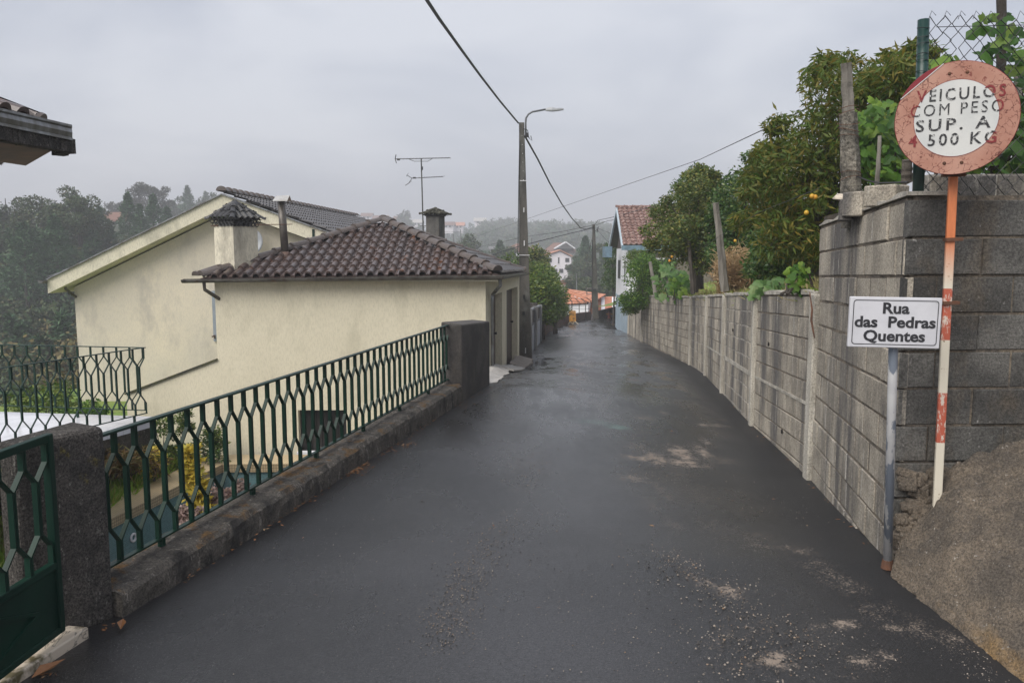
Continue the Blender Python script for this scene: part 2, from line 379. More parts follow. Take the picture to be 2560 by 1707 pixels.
l_dry = leafmat('dry_twig', (.30, .19, .09), (.42, .28, .15), (.50, .38, .22), 0)
l_fern = leafmat('brown_fern', (.16, .085, .03), (.20, .14, .05), (.10, .14, .03), .1)
l_grass = leafmat('grass_blade', (.18, .34, .03), (.30, .48, .05), (.50, .46, .14), .35)
l_grassdry = leafmat('dry_grass_blade', (.20, .20, .06), (.36, .30, .14), (.46, .38, .22), .25)
l_litter = leafmat('fallen_leaf', (.20, .085, .035), (.30, .14, .06), (.38, .27, .16), 0)
m_bark = M('bark', (.10, .085, .07), (.045, .038, .032), 8, .95, .8, 30, .02, (1, 1, .3))
m_barkpale = M('pale_bark', (.18, .17, .15), (.10, .095, .085), 5, .95, .5, 20, .02, (1, 1, .3))
m_fruit = M('orange_peel', (.60, .25, .02), (.52, .33, .03), 5, .5, .1)
m_petal = leafmat('dusty_pink_petal', (.40, .27, .24), (.48, .36, .32), (.22, .15, .10), .1)
m_stone = bpy.data.materials.new('pebbles'); t = NT(m_stone); t.col(t.ramp(t.island(), [(0, (.02, .02, .022)), (.35, (.06, .055, .05)), (.6, (.20, .17, .14)), (.85, (.30, .26, .22)), (.97, (.24, .16, .10))])); t.set(Roughness=.6)
# ------------------------------------------------------------------ road edges (left and right), measured: distance -> x, z
def poly(pts): 
    a = np.array([(q[1], q[0], q[2]) for q in pts]); return a[np.argsort(a[:, 0])]
LP = poly([(-2.75, -8, .12), (-2.35, 1.0, .04), (-2.12, 3.2, 0)] + [tuple(P(*q)) for q in ((316, 1540, 3.8), (1143, 1012, 9.8), (1237, 963, 11.5))] +
          [(-.42, 14, -.42), (-.53, 16, -.66), (-.2, 18.5, -.96), (.15, 21.5, -1.18)] + [tuple(P(*q)) for q in ((1323, 898, 23), (1350, 861, 30), (1382, 827, 40), (1413, 814, 47), (1470, 802, 54))])
RP = poly([(2.35, -8, .20), (2.22, 1.0, .06), (2.12, 3.2, .02)] + [tuple(P(*q)) for q in ((2222, 1404, 4.45), (2024, 1197, 7.1), (1881, 1063, 9.8), (1806, 984, 13.2), (1764, 938, 16.4),
          (1725, 912, 19.1), (1604, 854, 28.4), (1571, 835, 36), (1538, 822, 43.5))])
def edge(A, D): return np.interp(D, A[:, 0], A[:, 1]), np.interp(D, A[:, 0], A[:, 2])
def Lx(D): return float(edge(LP, D)[0])
def Rx(D): return float(edge(RP, D)[0])
def roadz(x, D):
    lx, lz = edge(LP, D); rx, rz = edge(RP, D); k = np.clip((x - lx) / (rx - lx), 0, 1)
    return lz + (rz - lz) * k + .035 * np.sin(np.pi * k)
Ds = list(np.linspace(-8, 1.2, 12)); d = 1.3
while d < 43.5: Ds.append(d); d *= 1.0135
Ds = np.array(Ds); NC = 90; K = np.linspace(0, 1, NC)
lx, lz = edge(LP, Ds); rx, rz = edge(RP, Ds)
X = lx[:, None] - .25 + (rx - lx + .45)[:, None] * K; Y = np.repeat(Ds[:, None], NC, 1)
# the left edge between the pier and the pole keeps clear of the doors
Z = roadz(X, Y) + .004 * np.sin(X * 3.1 + Y * .7) + .006 * np.sin(Y * 1.3 + X)
V = np.stack([X, Y, Z], -1).reshape(-1, 3); n = len(Ds)
idx = np.arange(n * NC).reshape(n, NC)
F = np.stack([idx[:-1, :-1], idx[:-1, 1:], idx[1:, 1:], idx[1:, :-1]], -1).reshape(-1, 4)
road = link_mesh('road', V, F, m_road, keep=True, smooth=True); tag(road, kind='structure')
def blob(px, py, rx_, ry_, amp=1, z=0):
    c = PZ(px, py, z)
    # refine on the real surface height
    for _ in range(3): c = PZ(px, py, float(roadz(c.x, c.y)))
    a = P(px + rx_, py, c.y); rX = abs(a.x - c.x) + .02
    b = c
    for _ in range(3): b = PZ(px, py + ry_, float(roadz(b.x, b.y)))
    rY = abs(b.y - c.y) + .02
    return amp * np.exp(-(((V[:, 0] - c.x) / rX) ** 2 + ((V[:, 1] - c.y) / rY) ** 2))
sand = np.zeros(len(V))
for q in ((1600, 1143, 50, 7, 1.1), (1640, 1145, 26, 22, 1.1), (1702, 1130, 34, 22, 1.2), (1712, 1155, 60, 12, 1.1), (1760, 1130, 16, 24, 1.1), (1765, 1105, 10, 14, .9), (1580, 1195, 40, 12, .8),
          (1600, 1120, 30, 18, .75), (1640, 953, 36, 3, .8), (1585, 944, 22, 3, .9), (1612, 1045, 26, 7, .8), (1660, 1032, 12, 6, .9), (1758, 1063, 16, 5, .9), (1800, 1065, 26, 5, .9), (1808, 1050, 16, 3, .8), (1800, 1085, 26, 12, .6),
          (1810, 1150, 44, 8, .7), (1690, 1180, 40, 30, .5), (1620, 1260, 24, 26, .6), (1655, 1230, 16, 40, .65), (1680, 1310, 30, 30, .55), (1740, 1240, 80, 50, .42), (1800, 1320, 90, 60, .42),
          (1880, 1340, 60, 24, .5), (1990, 1375, 60, 16, .65), (2050, 1420, 50, 26, .62), (2110, 1460, 60, 34, .6), (2200, 1530, 60, 34, .62), (2290, 1560, 80, 30, .55), (2400, 1610, 70, 30, .6), (1890, 1370, 50, 12, .6),
          (1825, 1478, 26, 14, 1.3), (1770, 1460, 26, 16, .7), (1740, 1445, 36, 10, .6), (1940, 1645, 36, 16, 1.4), (1960, 1658, 26, 8, 1.2), (2110, 1562, 26, 8, 1.2), (2160, 1658, 36, 16, 1.0), (2040, 1568, 20, 6, 1.1), (2260, 1572, 50, 8, 1.0),
          (2215, 1640, 26, 10, 1.1), (1840, 1590, 60, 30, .4), (1900, 1560, 50, 20, .5), (2020, 1600, 90, 30, .35), (2330, 1590, 90, 20, .6), (1780, 1610, 40, 24, .4), (1870, 1660, 120, 20, .35), (2120, 1690, 160, 18, .35), (1265, 1060, 26, 5, .2)):
    sand = np.maximum(sand, blob(*q))
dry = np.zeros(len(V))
for q in ((1440, 850, 90, 42, 1.0), (1330, 930, 90, 30, .6), (1400, 1650, 420, 260, .8), (1150, 1400, 420, 90, .45), (1500, 1250, 180, 110, .55), (1360, 1150, 260, 40, .45)): dry = np.maximum(dry, blob(*q))  # the far blobs paint sky sheen as paler base, nearer ones are dry asphalt
kk = np.tile(K, n)
pool = np.maximum.reduce([blob(1366, 884, 22, 9, 1.2), blob(1350, 893, 20, 4, 1.0), blob(1330, 896, 20, 3, .8), blob(1270, 1045, 60, 16, .7), blob(1400, 1000, 60, 12, .4)])
pool = np.clip(pool * 1.4 - .25, 0, 1)
teal = np.maximum.reduce([blob(1545, 1068, 50, 6, .85), blob(1490, 1055, 110, 12, .62)])
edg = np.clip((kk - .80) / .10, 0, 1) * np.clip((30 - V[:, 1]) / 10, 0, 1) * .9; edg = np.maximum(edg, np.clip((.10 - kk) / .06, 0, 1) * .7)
for nm, a in (('sand', sand), ('dry', dry), ('pool', pool), ('teal', teal), ('edge', edg), ('sky_sheen', np.clip((V[:, 1] - 9) / 16, 0, 1) * (1 - edg) * (.72 + .28 * np.sin(V[:, 1] * .55 + V[:, 0] * 1.1))), ('wet', np.clip((V[:, 1] - 6.5) / 8, 0, 1) * (1 - edg))):
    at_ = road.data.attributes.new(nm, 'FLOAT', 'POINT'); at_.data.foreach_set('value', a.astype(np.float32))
# the bend at the far end
mb = MB(); zA = float(edge(LP, 43.0)[1]) + .012; zB = float(edge(RP, 43.0)[1]) + .012; mb.add([(Lx(43.0) - .2, 43.0, zA), (5.8, 43.0, zB), (5.75, 43.6, zB - .05), (31, 42.6, zB - .6), (31, 60, -3.4), (1.5, 60, float(edge(LP, 54)[1]) + .02)], [(0, 1, 2, 5), (2, 3, 4, 5)])
o = mb.build('road_bend', m_road, keep=True); tag(o, kind='structure')
# ------------------------------------------------------------------ gravel on the road (stuff)
def pebbles(name, pts, sizes, mat):
    base = np.array([(1, 0, 0), (-1, 0, 0), (0, 1, 0), (0, -1, 0), (0, 0, .8), (0, 0, -.6)], float)
    fc = np.array([(0, 2, 4), (2, 1, 4), (1, 3, 4), (3, 0, 4), (2, 0, 5), (1, 2, 5), (3, 1, 5), (0, 3, 5)])
    N = len(pts); a = rng.uniform(0, 6.28, N); s = np.asarray(sizes)
    B = base[None] * (1 + rng.uniform(-.35, .35, (N, 6, 3))) * s[:, None, None]
    x = B[..., 0] * np.cos(a)[:, None] - B[..., 1] * np.sin(a)[:, None]; y = B[..., 0] * np.sin(a)[:, None] + B[..., 1] * np.cos(a)[:, None]
    VV = np.stack([x, y, B[..., 2]], -1) + pts[:, None]
    FF = (np.arange(N) * 6)[:, None, None] + fc[None]
    return link_mesh(name, VV.reshape(-1, 3), FF.reshape(-1, 3), mat, keep=True, uv=False)
pp = []; ss = []
def scatter(path, n_, spread, smin, smax):
    for _ in range(n_):
        i = rng.integers(0, len(path) - 1); k = rng.random()
        px = path[i][0] + (path[i + 1][0] - path[i][0]) * k + rng.normal(0, spread); py = path[i][1] + (path[i + 1][1] - path[i][1]) * k + rng.normal(0, spread * .45)
        if py > 1706 or py < 870: continue
        c = PZ(px, py, 0)
        for _ in range(2): c = PZ(px, py, float(roadz(c.x, c.y)))
        if not (Lx(c.y) + .05 < c.x < Rx(c.y) - .03): continue
        s = smin + (smax - smin) * rng.random() ** 3
        pp.append((c.x, c.y, float(roadz(c.x, c.y)) + s * .35)); ss.append(s)
scatter([(1600, 1040), (1625, 1150), (1650, 1260), (1700, 1370), (1730, 1420)], 2600, 34, .002, .0055)
scatter([(1350, 1120), (1290, 1230), (1220, 1380), (1150, 1480), (1100, 1620)], 2400, 38, .002, .005)
scatter([(1700, 1370), (1800, 1470), (1880, 1590), (1900, 1690)], 1500, 80, .002, .008)
scatter([(1900, 1360), (2050, 1440), (2200, 1540), (2400, 1620), (2500, 1690)], 2400, 40, .002, .006)
scatter([(1750, 1250), (1900, 1360), (2000, 1520), (2150, 1640)], 1900, 100, .002, .006)
scatter([(900, 1300), (1400, 1500), (1900, 1650)], 1500, 240, .0015, .005)
g = pebbles('gravel', np.array(pp), ss, m_stone); tag(g, kind='stuff')
# ------------------------------------------------------------------ terrain: one sheet to the horizon
def hill(x, y, cx, cy_, sx, sy, h): return h * np.exp(-(((x - cx) / sx) ** 2 + ((y - cy_) / sy) ** 2))
def tz(x, y):
    x = np.asarray(x, float); y = np.asarray(y, float)
    z = -4.6 - 8 / (1 + np.exp(-(y - 75) / 14)) - 9 / (1 + np.exp((x + 24) / 6)) * 1
    left = 1 / (1 + np.exp((x + 22 + y * .02) / 14))
    z = z + left * 28 / (1 + np.exp(-(y - 79) / 10)) / (1 + np.exp((y - 275) / 30))
    z = z + 14 / (1 + np.exp(-(y - 250) / 45))
    z = z + hill(x, y, -20, 500, 190, 110, 9) + hill(x, y, -10, 480, 60, 60, 3) + hill(x, y, -320, 420, 170, 160, 4)
    z = z + 1.2 * np.sin(x * .045 + 1) * np.sin(y * .038) * np.clip((y - 80) / 80, 0, 1)
    z = z - np.clip((x - 60) / 60, 0, 1) * 0
    return z
gx = np.concatenate([np.linspace(-900, -160, 20), np.linspace(-150, 150, 101), np.linspace(160, 900, 20)])
gy = np.concatenate([np.linspace(-120, -20, 6), np.linspace(-10, 300, 104), np.linspace(310, 1100, 60)])
GX, GY = np.meshgrid(gx, gy); GZ = tz(GX, GY)
V2 = np.stack([GX, GY, GZ], -1).reshape(-1, 3); ii = np.arange(GX.size).reshape(GX.shape)
F2 = np.stack([ii[:-1, :-1], ii[:-1, 1:], ii[1:, 1:], ii[1:, :-1]], -1).reshape(-1, 4)
o = link_mesh('terrain', V2, F2, m_hill, keep=True, smooth=True); tag(o, kind='structure')
# sunken yard on the left (grass level), with the empty tank left open
YZ = -2.35
mb = MB()
mb.quad((-14, -4, YZ), (-6.7, -4, YZ), (-6.35, 15.7, YZ), (-14, 15.7, YZ))
mb.quad((-14, 15.7, YZ), (-6.35, 15.7, YZ), (-6.2, 24, YZ), (-14, 24, YZ))
o = mb.build('lawn', m_grassg, keep=True); tag(o, kind='structure')
mb = MB()
mb.prism([(-5.6, -4, -4.6), (-1.6, -4, -4.6), (-.2, 15.2, -4.6), (-5.6, 15.2, -4.6)], (0, 0, .3))
o = mb.build('tank_floor', m_greywall, keep=True); tag(o, kind='structure')
# planted strip at the foot of the street wall
mb = MB(); mb.prism([(-3.55, -2, -4.3), (-2.75, -2, -4.3), (-.75, 10, -4.3), (-1.55, 10, -4.3)], (0, 0, 3.25))
o = mb.build('flower_bed', m_soil, keep=True); tag(o, kind='structure')
# garden ground on the right, behind the walls: rises away from the wall top
gy2 = [(4.7, 2.0), (7.0, 1.62), (7.4, 1.4), (9.8, 1.25), (13.2, 1.05), (16.4, .85), (19.1, .68), (28.4, .18), (36, -.3), (46, -.6), (58, -1.5)]
rows = []
for D, z in gy2:
    x0 = (Rx(D) + .16)
    rows.append([(x0, D, z - .08), (x0 + .8, D, z + .03), (x0 + 2.2, D, z + .50), (x0 + 5, D, z + 1.05), (x0 + 12, D, z + 1.5), (48, D, z + 2)])
a = np.array(rows); a[:, :, 2] += rng.uniform(-.04, .04, a.shape[:2]); a[-2:, :, 2] -= .6
V3 = a.reshape(-1, 3); ii = np.arange(a.shape[0] * 6).reshape(a.shape[0], 6)
F3 = np.stack([ii[:-1, :-1], ii[:-1, 1:], ii[1:, 1:], ii[1:, :-1]], -1).reshape(-1, 4)
o = link_mesh('garden_ground', V3, F3, m_grassg, keep=True, smooth=True); tag(o, kind='structure')
# upper field behind the frontal block wall
mb = MB(); mb.prism([(2.45, 5.0, -1), (12, 4.6, -1), (30, 4.6, -1), (30, 8, -1), (3.1, 8, -1)], (0, 0, 3.15)); o = mb.build('upper_garden_ground', m_soil, keep=True); tag(o, kind='structure')
# exposed-aggregate ramp climbing to the right of the road
C0 = P(2226, 1428, 4.22); C0.z = .02
n1, n2 = 130, 90; VV = []
pA = [C0, Vector((2.12, 3.2, .02)), Vector((2.2, 1.0, .06)), Vector((2.3, -3, .12))]
def eA(k):
    L = [0, .4, .7, 1]; i = max(j for j in range(3) if k >= L[j] - 1e-9); f = (k - L[i]) / (L[i + 1] - L[i]); return pA[i].lerp(pA[i + 1], f)
def eB(k):   # upper edge against the wall, then running right
    B = [P(2258, 1345, 4.36), P(2322, 1245, 4.42), P(2392, 1154, 4.40), P(2560, 1095, 4.38), Vector((4.6, 4.4, 1.15)), Vector((8, 4.3, 1.9))]
    L = [0, .12, .2, .42, .65, 1]; i = max(j for j in range(5) if k >= L[j] - 1e-9); f = (k - L[i]) / (L[i + 1] - L[i]); return B[i].lerp(B[i + 1], f)
for i in range(n1):
    for j in range(n2):
        k = i / (n1 - 1); q = j / (n2 - 1)
        a_ = eA(k); b_ = eB(k); p_ = a_.lerp(b_, q); p_ = Vector(p_)
        p_.z += .05 * math.sin(q * math.pi) * (1 - .3 * k) + .012 * math.sin(i * .55 + j * .3) * math.sin(j * .37) + .010 * math.sin(i * 1.1) * math.sin(j * .9 + i) + rng.uniform(-.006, .006)
        if j == 0: p_.x += rng.uniform(-.02, .02) + .015 * math.sin(i * .7); p_.z = roadz(min(p_.x, Rx(p_.y)), p_.y) - .02
        VV.append(tuple(p_))
ii = np.arange(n1 * n2).reshape(n1, n2)
F4 = np.stack([ii[:-1, :-1], ii[:-1, 1:], ii[1:, 1:], ii[1:, :-1]], -1).reshape(-1, 4)
o = link_mesh('concrete_ramp', VV, F4, m_slope, keep=True, smooth=True); tag(o, kind='structure')
# broken footing under the wall corner
mb = MB()
for i in range(110):
    k = rng.random(); q = rng.random(); c = P(2252 + 6 * k + (118 * (1 - k) + 4) * q, 1178 + 225 * k + rng.uniform(-12, 12), 4.44 - .10 * k)
    mb.box(c, (rng.uniform(.04, .11), rng.uniform(.05, .09), rng.uniform(.03, .09)), rng.uniform(0, 3), rng.uniform(-.4, .4), rng.uniform(-.4, .4))
o = mb.build('rubble', m_slope, keep=True); bevel(o, .012, 2); tag(o, kind='stuff')
# ------------------------------------------------------------------ masonry of real blocks
def block_face(mb, A, B, ncourse, ch, bl, out, phase=0, jit=.004, gap=.009, depth=.05, zfirst=0, gv=None):
    """A,B: top corners of the face; courses run parallel to the top line; out: outward horizontal normal"""
    A = Vector(A); B = Vector(B); d = B - A; L = math.hypot(d.x, d.y); out = Vector(out).normalized()
    for c in range(ncourse):
        off = (bl / 2 + rng.uniform(-.03, .03)) if (c + phase) % 2 else 0; s = -off
        while s < L - .02:
            gg = (gv or gap) * rng.uniform(.6, 1.3); s0, s1 = max(s, 0) + gg / 2, min(s + bl, L) - gg / 2; s += bl
            if s1 - s0 < .03: continue
            pr = rng.uniform(-jit, jit) ; g2 = gap / 2 + rng.uniform(0, .003); ch_ = .006
            def pt(t_, dz, o_): 
                q = A + d * (t_ / L); return Vector((q.x, q.y, q.z - dz)) + out * o_
            z0, z1 = c * ch + g2, (c + 1) * ch - g2
            Vv = [pt(s0 + ch_, z0 + ch_, pr), pt(s1 - ch_, z0 + ch_, pr), pt(s1 - ch_, z1 - ch_, pr), pt(s0 + ch_, z1 - ch_, pr),
                  pt(s0, z0, pr - .008), pt(s1, z0, pr - .008), pt(s1, z1, pr - .008), pt(s0, z1, pr - .008),
                  pt(s0, z0, -depth), pt(s1, z0, -depth), pt(s1, z1, -depth), pt(s0, z1, -depth)]
            mb.add(Vv, [(3, 2, 1, 0), (0, 1, 5, 4), (1, 2, 6, 5), (2, 3, 7, 6), (3, 0, 4, 7), (4, 5, 9, 8), (5, 6, 10, 9), (6, 7, 11, 10), (7, 4, 8, 11)])
def slab(mb, A, B, h, th, out, inset=.009, top=0.0):
    A = Vector(A); B = Vector(B); o = Vector(out).normalized(); q = -o * inset; r = -o * th
    mb.hexa(A + q - Vector((0, 0, h)), A + r - Vector((0, 0, h)), B + r - Vector((0, 0, h)), B + q - Vector((0, 0, h)), (0, 0, h + top))
# --- low block wall on the right, bay by bay between cast posts
TOPS = [P(2000, 740, 7.1), P(1868, 739, 9.8), P(1800, 742, 13.2), P(1757, 744, 16.4), P(1720, 745, 19.1), P(1602, 742, 28.4), P(1571, 754, 36)]
root = thing('block_wall', TOPS[2] - Vector((0, 0, 1.6)), 'long low wall of pale concrete blocks and cast posts along the right side of the road', 'wall')
for i in range(6):
    A, B = Vector(TOPS[i]), Vector(TOPS[i + 1])
    ba, bb = edge(RP, A.y), edge(RP, B.y); A.x = ba[0]; B.x = bb[0]
    TOPS[i] = A.copy()
    if i == 5: TOPS[6] = B.copy()
    d_ = B - A; out_ = Vector((-d_.y, d_.x, 0)) if d_.y > 0 else Vector((d_.y, -d_.x, 0))
    nrm = out_.normalized()
    mb = MB(); hgt = 1.95
    block_face(mb, A, B, 10, .2, .40, nrm, i, jit=.004, gap=.009, gv=.018)
    mb.build('block_panel', m_block, root)
    mb = MB(); slab(mb, A, B, 2.2, .14, nrm, .006, .012); mb.build('mortar_core', m_mortar_pale if i % 2 else m_mortar, root)
# mortar capping with a wavy upper edge
mb = MB(); capn = 60
allp = []
for i in range(6):
    for k in range(10): allp.append(TOPS[i].lerp(TOPS[i + 1], k / 10))
allp.append(TOPS[6])
for i in range(len(allp) - 1):
    a_, b_ = allp[i], allp[i + 1]; ha = .022 + .03 * math.sin(i * .7) ** 2; hb_ = .022 + .03 * math.sin((i + 1) * .7) ** 2
    u = Vector((-.014, 0, 0)); v_ = Vector((.16, 0, 0))
    q = [a_ + u + Vector((0, 0, .013)), a_ + v_ + Vector((0, 0, .013)), b_ + v_ + Vector((0, 0, .013)), b_ + u + Vector((0, 0, .013))]
    t_ = [q[0] + Vector((0, 0, ha)), q[1] + Vector((0, 0, ha)), q[2] + Vector((0, 0, hb_)), q[3] + Vector((0, 0, hb_))]
    mb.add(q + t_, [(3, 2, 1, 0), (4, 5, 6, 7), (0, 1, 5, 4), (1, 2, 6, 5), (2, 3, 7, 6), (3, 0, 4, 7)])
mb.build('mortar_cap', m_pilaster, root)
for i in range(0, 7):
    for q in ([0] if i in (0, 6) else [0, .5] if i in (5,) else [0] ):
        A = TOPS[i].lerp(TOPS[min(i + 1, 6)], q); d_ = (TOPS[min(i + 1, 6)] - TOPS[max(i - 1, 0)]).normalized()
        wd = .16 if i == 0 else .12
        mb = MB(); mb.box((A.x - .012, A.y, A.z - .98), (.07, wd, 2.0), math.atan2(d_.y, d_.x) - math.pi / 2)
        bevel(mb.build('post', m_pilaster, root), .012, 1)
# pale mortar line under the sixth course
for i in range(0, 4):
    A, B = TOPS[i], TOPS[i + 1]; d_ = B - A; nrm = Vector((-d_.y, d_.x, 0)).normalized()
    mb = MB(); a_ = A.lerp(B, .03) + Vector((0, 0, -1.0)); b_ = A.lerp(B, .97) + Vector((0, 0, -1.0))
    mb.bar(a_ + nrm * .001, b_ + nrm * .001, .012, .028 if i in (0, 2) else .06)
    if i != 3: mb.build('mortar_strip', m_pilaster, root)
# drain holes
for (px, py, D) in ((1926, 860, 9.0), (1935, 1078, 8.2), (1830, 825, 12.0)):
    x = Rx(D); c = P(px, py, D); 
    mb = MB(); mb.tube([(x - .004, D, c.z), (x - .016, D + .002, c.z)], [.022, .024], 12); mb.build('drain_hole', m_dark, root)
# --- tall block wall at the right corner
CA = P(2272, 498, 4.45); CA.x = edge(RP, 4.45)[0]; FA = P(2024, 571, 7.1); FA.x = edge(RP, 7.1)[0]
RB = P(2640, 482, 4.50)
root = thing('tall_block_wall', (CA.x, CA.y, 0), 'tall dark grey block wall whose corner stands behind the two signs', 'wall')
nL = Vector((-(FA - CA).y, (FA - CA).x, 0)).normalized(); nR = Vector((RB - CA).yx.to_3d()); nR = Vector(((RB - CA).y, -(RB - CA).x, 0)).normalized()
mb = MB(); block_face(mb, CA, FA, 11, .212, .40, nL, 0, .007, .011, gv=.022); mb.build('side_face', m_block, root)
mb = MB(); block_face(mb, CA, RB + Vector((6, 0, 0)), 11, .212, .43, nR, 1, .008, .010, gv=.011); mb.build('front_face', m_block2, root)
mb = MB(); slab(mb, CA.lerp(FA, .018), FA, 2.6, .04, nL, .007, .012); mb.build('side_mortar', m_mortar, root)
mb = MB(); slab(mb, CA.lerp(RB + Vector((6, 0, 0)), .006), RB + Vector((6, 0, 0)), 2.7, .04, nR, .012, .018); mb.build('front_mortar', m_mortar, root)
# mortar spread over the coping
mb = MB()
for i in range(30):
    a_ = CA.lerp(FA, i / 30); b_ = CA.lerp(FA, (i + 1) / 30); h1 = .02 + .012 * math.sin(i); h2 = .02 + .012 * math.sin(i + 1)
    q = [a_ + nL * .01, a_ - nL * .2, b_ - nL * .2, b_ + nL * .01]; q = [x + Vector((0, 0, .021)) for x in q]
    mb.add(q + [q[0] + Vector((0, 0, h1)), q[1] + Vector((0, 0, h1)), q[2] + Vector((0, 0, h2)), q[3] + Vector((0, 0, h2))], [(3, 2, 1, 0), (4, 5, 6, 7), (0, 1, 5, 4), (1, 2, 6, 5), (2, 3, 7, 6), (3, 0, 4, 7)])
mb.build('coping', m_pilaster, root)
# a rusty root running down the joint
mb = MB(); mb.tube([P(2030, 730, 7.02) + Vector((-.02, 0, 0)), P(2036, 775, 6.9) + Vector((-.02, 0, 0)), P(2034, 800, 6.88) + Vector((-.02, 0, 0)), P(2042, 845, 6.8) + Vector((-.02, 0, 0))], [.004, .008, .01, .006], 6)
mb.build('root', m_rust, root)
# upper set-back wall of blocks behind the fence
root = thing('upper_block_wall', P(2440, 480, 4.75), 'one course of weathered blocks above the tall wall behind the chain-link fence', 'wall')
UA = P(2326, 436, 4.78); UB = P(2640, 416, 4.78); mb = MB(); nR2 = Vector((.02, -1, 0))
block_face(mb, UA, UB + Vector((6, 0, 0)), 2, .2, .4, nR2, 0, .006, .01); mb.build('blocks', m_block, root)
mb = MB(); slab(mb, UA, UB + Vector((6, 0, 0)), .4, .16, nR2, .012, .0); mb.build('mortar', m_mortar_pale, root)
# loose blocks on the wall top
def loose_block(px0, px1, py0, py1, D, rz, lab, hollow=False):
    a_ = P(px0, py1, D); b_ = P(px1, py1, D); top = P(px0, py0, D); h = top.z - a_.z
    root = thing('loose_block', (a_ + b_) / 2, lab, 'concrete block', 'loose concrete blocks on the tall wall'); wdt = (b_ - a_).length
    c = (a_ + b_) / 2 + Vector((0, .1, h / 2))
    mb = MB()
    if hollow:
        M3 = Matrix.Rotation(rz, 3, 'Z')
        for z in (-h / 2 + .015, 0, h / 2 - .015): mb.box(c + Vector((0, 0, z)), (wdt, .2, .028), rz)
        for x in (-wdt / 2 + .013, wdt / 2 - .013): mb.box(c + M3 @ Vector((x, 0, 0)), (.026, .196, h - .002), rz)
    else: mb.box(c, (wdt, .17, h), rz)
    bevel(mb.build('block', m_block, root), .008, 1)
loose_block(2190, 2275, 461, 515, 5.05, -.95, 'weathered block standing beside the green fence post on the tall wall')
loose_block(2134, 2192, 478, 540, 5.5, -1.05, 'weathered block between the hollow block and its neighbour on the wall top')
loose_block(2112, 2142, 497, 552, 5.62, -.35, 'small hollow block with a stone on it at the foot of the granite post', True)
mb = MB(); c = P(2124, 493, 5.62); mb.box(c + Vector((.01, .08, 0)), (.13, .15, .045), .5, .12, .12, .7); o = bevel(mb.build('flat_stone', m_marble), .012, 2); tag(o, 'buff flat stone lying on the hollow block', 'stone')
# ------------------------------------------------------------------ left side: plinth, pier, gate pillar
def Lw(D, off=0, z=0):           # point on the road-side line of the left wall, off metres behind it
    k = .2068; nn = math.sqrt(1 + k * k); return Vector((-2.712 + k * D - off / nn, D + off * k / nn, z))
mb = MB(); N = 190
Dv = np.linspace(3.78, 10.05, N + 1)
ring = []
for i, D in enumerate(Dv):
    j = [rng.uniform(-.0035, .0035) + .0025 * math.sin(i * .9 + q * 2) + .003 * math.sin(i * .31 + q) for q in range(4)]
    zb = float(roadz(Lx(D), D))
    for (o_, z_) in ((0 + j[0], zb - .3), (j[1], zb + .03 + j[0]), (j[2], .055 + j[0]), (.008 + j[3], .10 + j[1]), (.04, .128 + j[3]), (.12, .13 + j[2]), (.21, .136 + j[1]), (.30, .135 + j[0]), (.33, .09), (.33, -4.3)): ring.append(tuple(Lw(D + rng.uniform(-.008, .008), o_, z_)))
Fq = [(i * 10 + k, (i + 1) * 10 + k, (i + 1) * 10 + k + 1, i * 10 + k + 1) for i in range(N) for k in range(9)] + [tuple(range(10)), tuple(N * 10 + k for k in range(9, -1, -1))]
o = link_mesh('plinth_wall', ring, Fq, m_plinth); tag(o, 'low mossy concrete plinth carrying the long green street railing', 'wall')
me_ = o.data; me_.polygons.foreach_set('use_smooth', np.zeros(len(me_.polygons), bool))
mb = MB(); a_, b_ = 10.05, 11.55
q = [Lw(a_, .0, -.6), Lw(b_, 0, -.6), Lw(b_, .28, -.6), Lw(a_, .28, -.6)]; tp = [Lw(a_, .0, .89), Lw(b_, 0, .80), Lw(b_, .28, .82), Lw(a_, .28, .92)]
mb.add(q + tp, [(3, 2, 1, 0), (4, 5, 6, 7), (0, 1, 5, 4), (1, 2, 6, 5), (2, 3, 7, 6), (3, 0, 4, 7)]); mb.box(Lw(10.8, .2, -2.4), (.3, 1.5, 3.9), -.2)
o = bevel(mb.build('wall_pier', m_render), .025, 3); tag(o, 'thick dark rendered pier of wall ending the green street railing', 'wall pier')
# gate pillar
mb = MB(); a0 = Vector((-2.185, 3.40, -.02)); a1 = Vector((-1.97, 3.785, -.02)); ax = (a1 - a0).normalized(); nn = Vector((-ax.y, ax.x, 0))
mb.hexa(a0, a1, a1 + nn * .26, a0 + nn * .13, (0, 0, .985)); mb.box((-2.15, 3.72, -2.2), (.26, .3, 4.3), -.3)
o = bevel(mb.build('gate_pillar', m_coarse), .03, 3); tag(o, 'rough dark roughcast pillar between the gate and the street railing', 'gate pillar')
# marble threshold
th4 = [PZ(222, 1568, .05), PZ(160, 1560, .05), PZ(0, 1652, .05)]; t5 = PZ(0, 1716, .05); ex_ = (t5 - th4[0]).normalized()
mb = MB(); mb.prism([Vector((q.x, q.y, -.03)) for q in (th4[0], th4[1] + Vector((-.05, 0, 0)), th4[2] + ex_ * 1.2 + Vector((-.06, 0, 0)), t5 + ex_ * 1.1)], (0, 0, .085)); o = bevel(mb.build('threshold', m_marble), .008, 2); tag(o, 'veined pale marble threshold slab under the green gate', 'threshold slab')
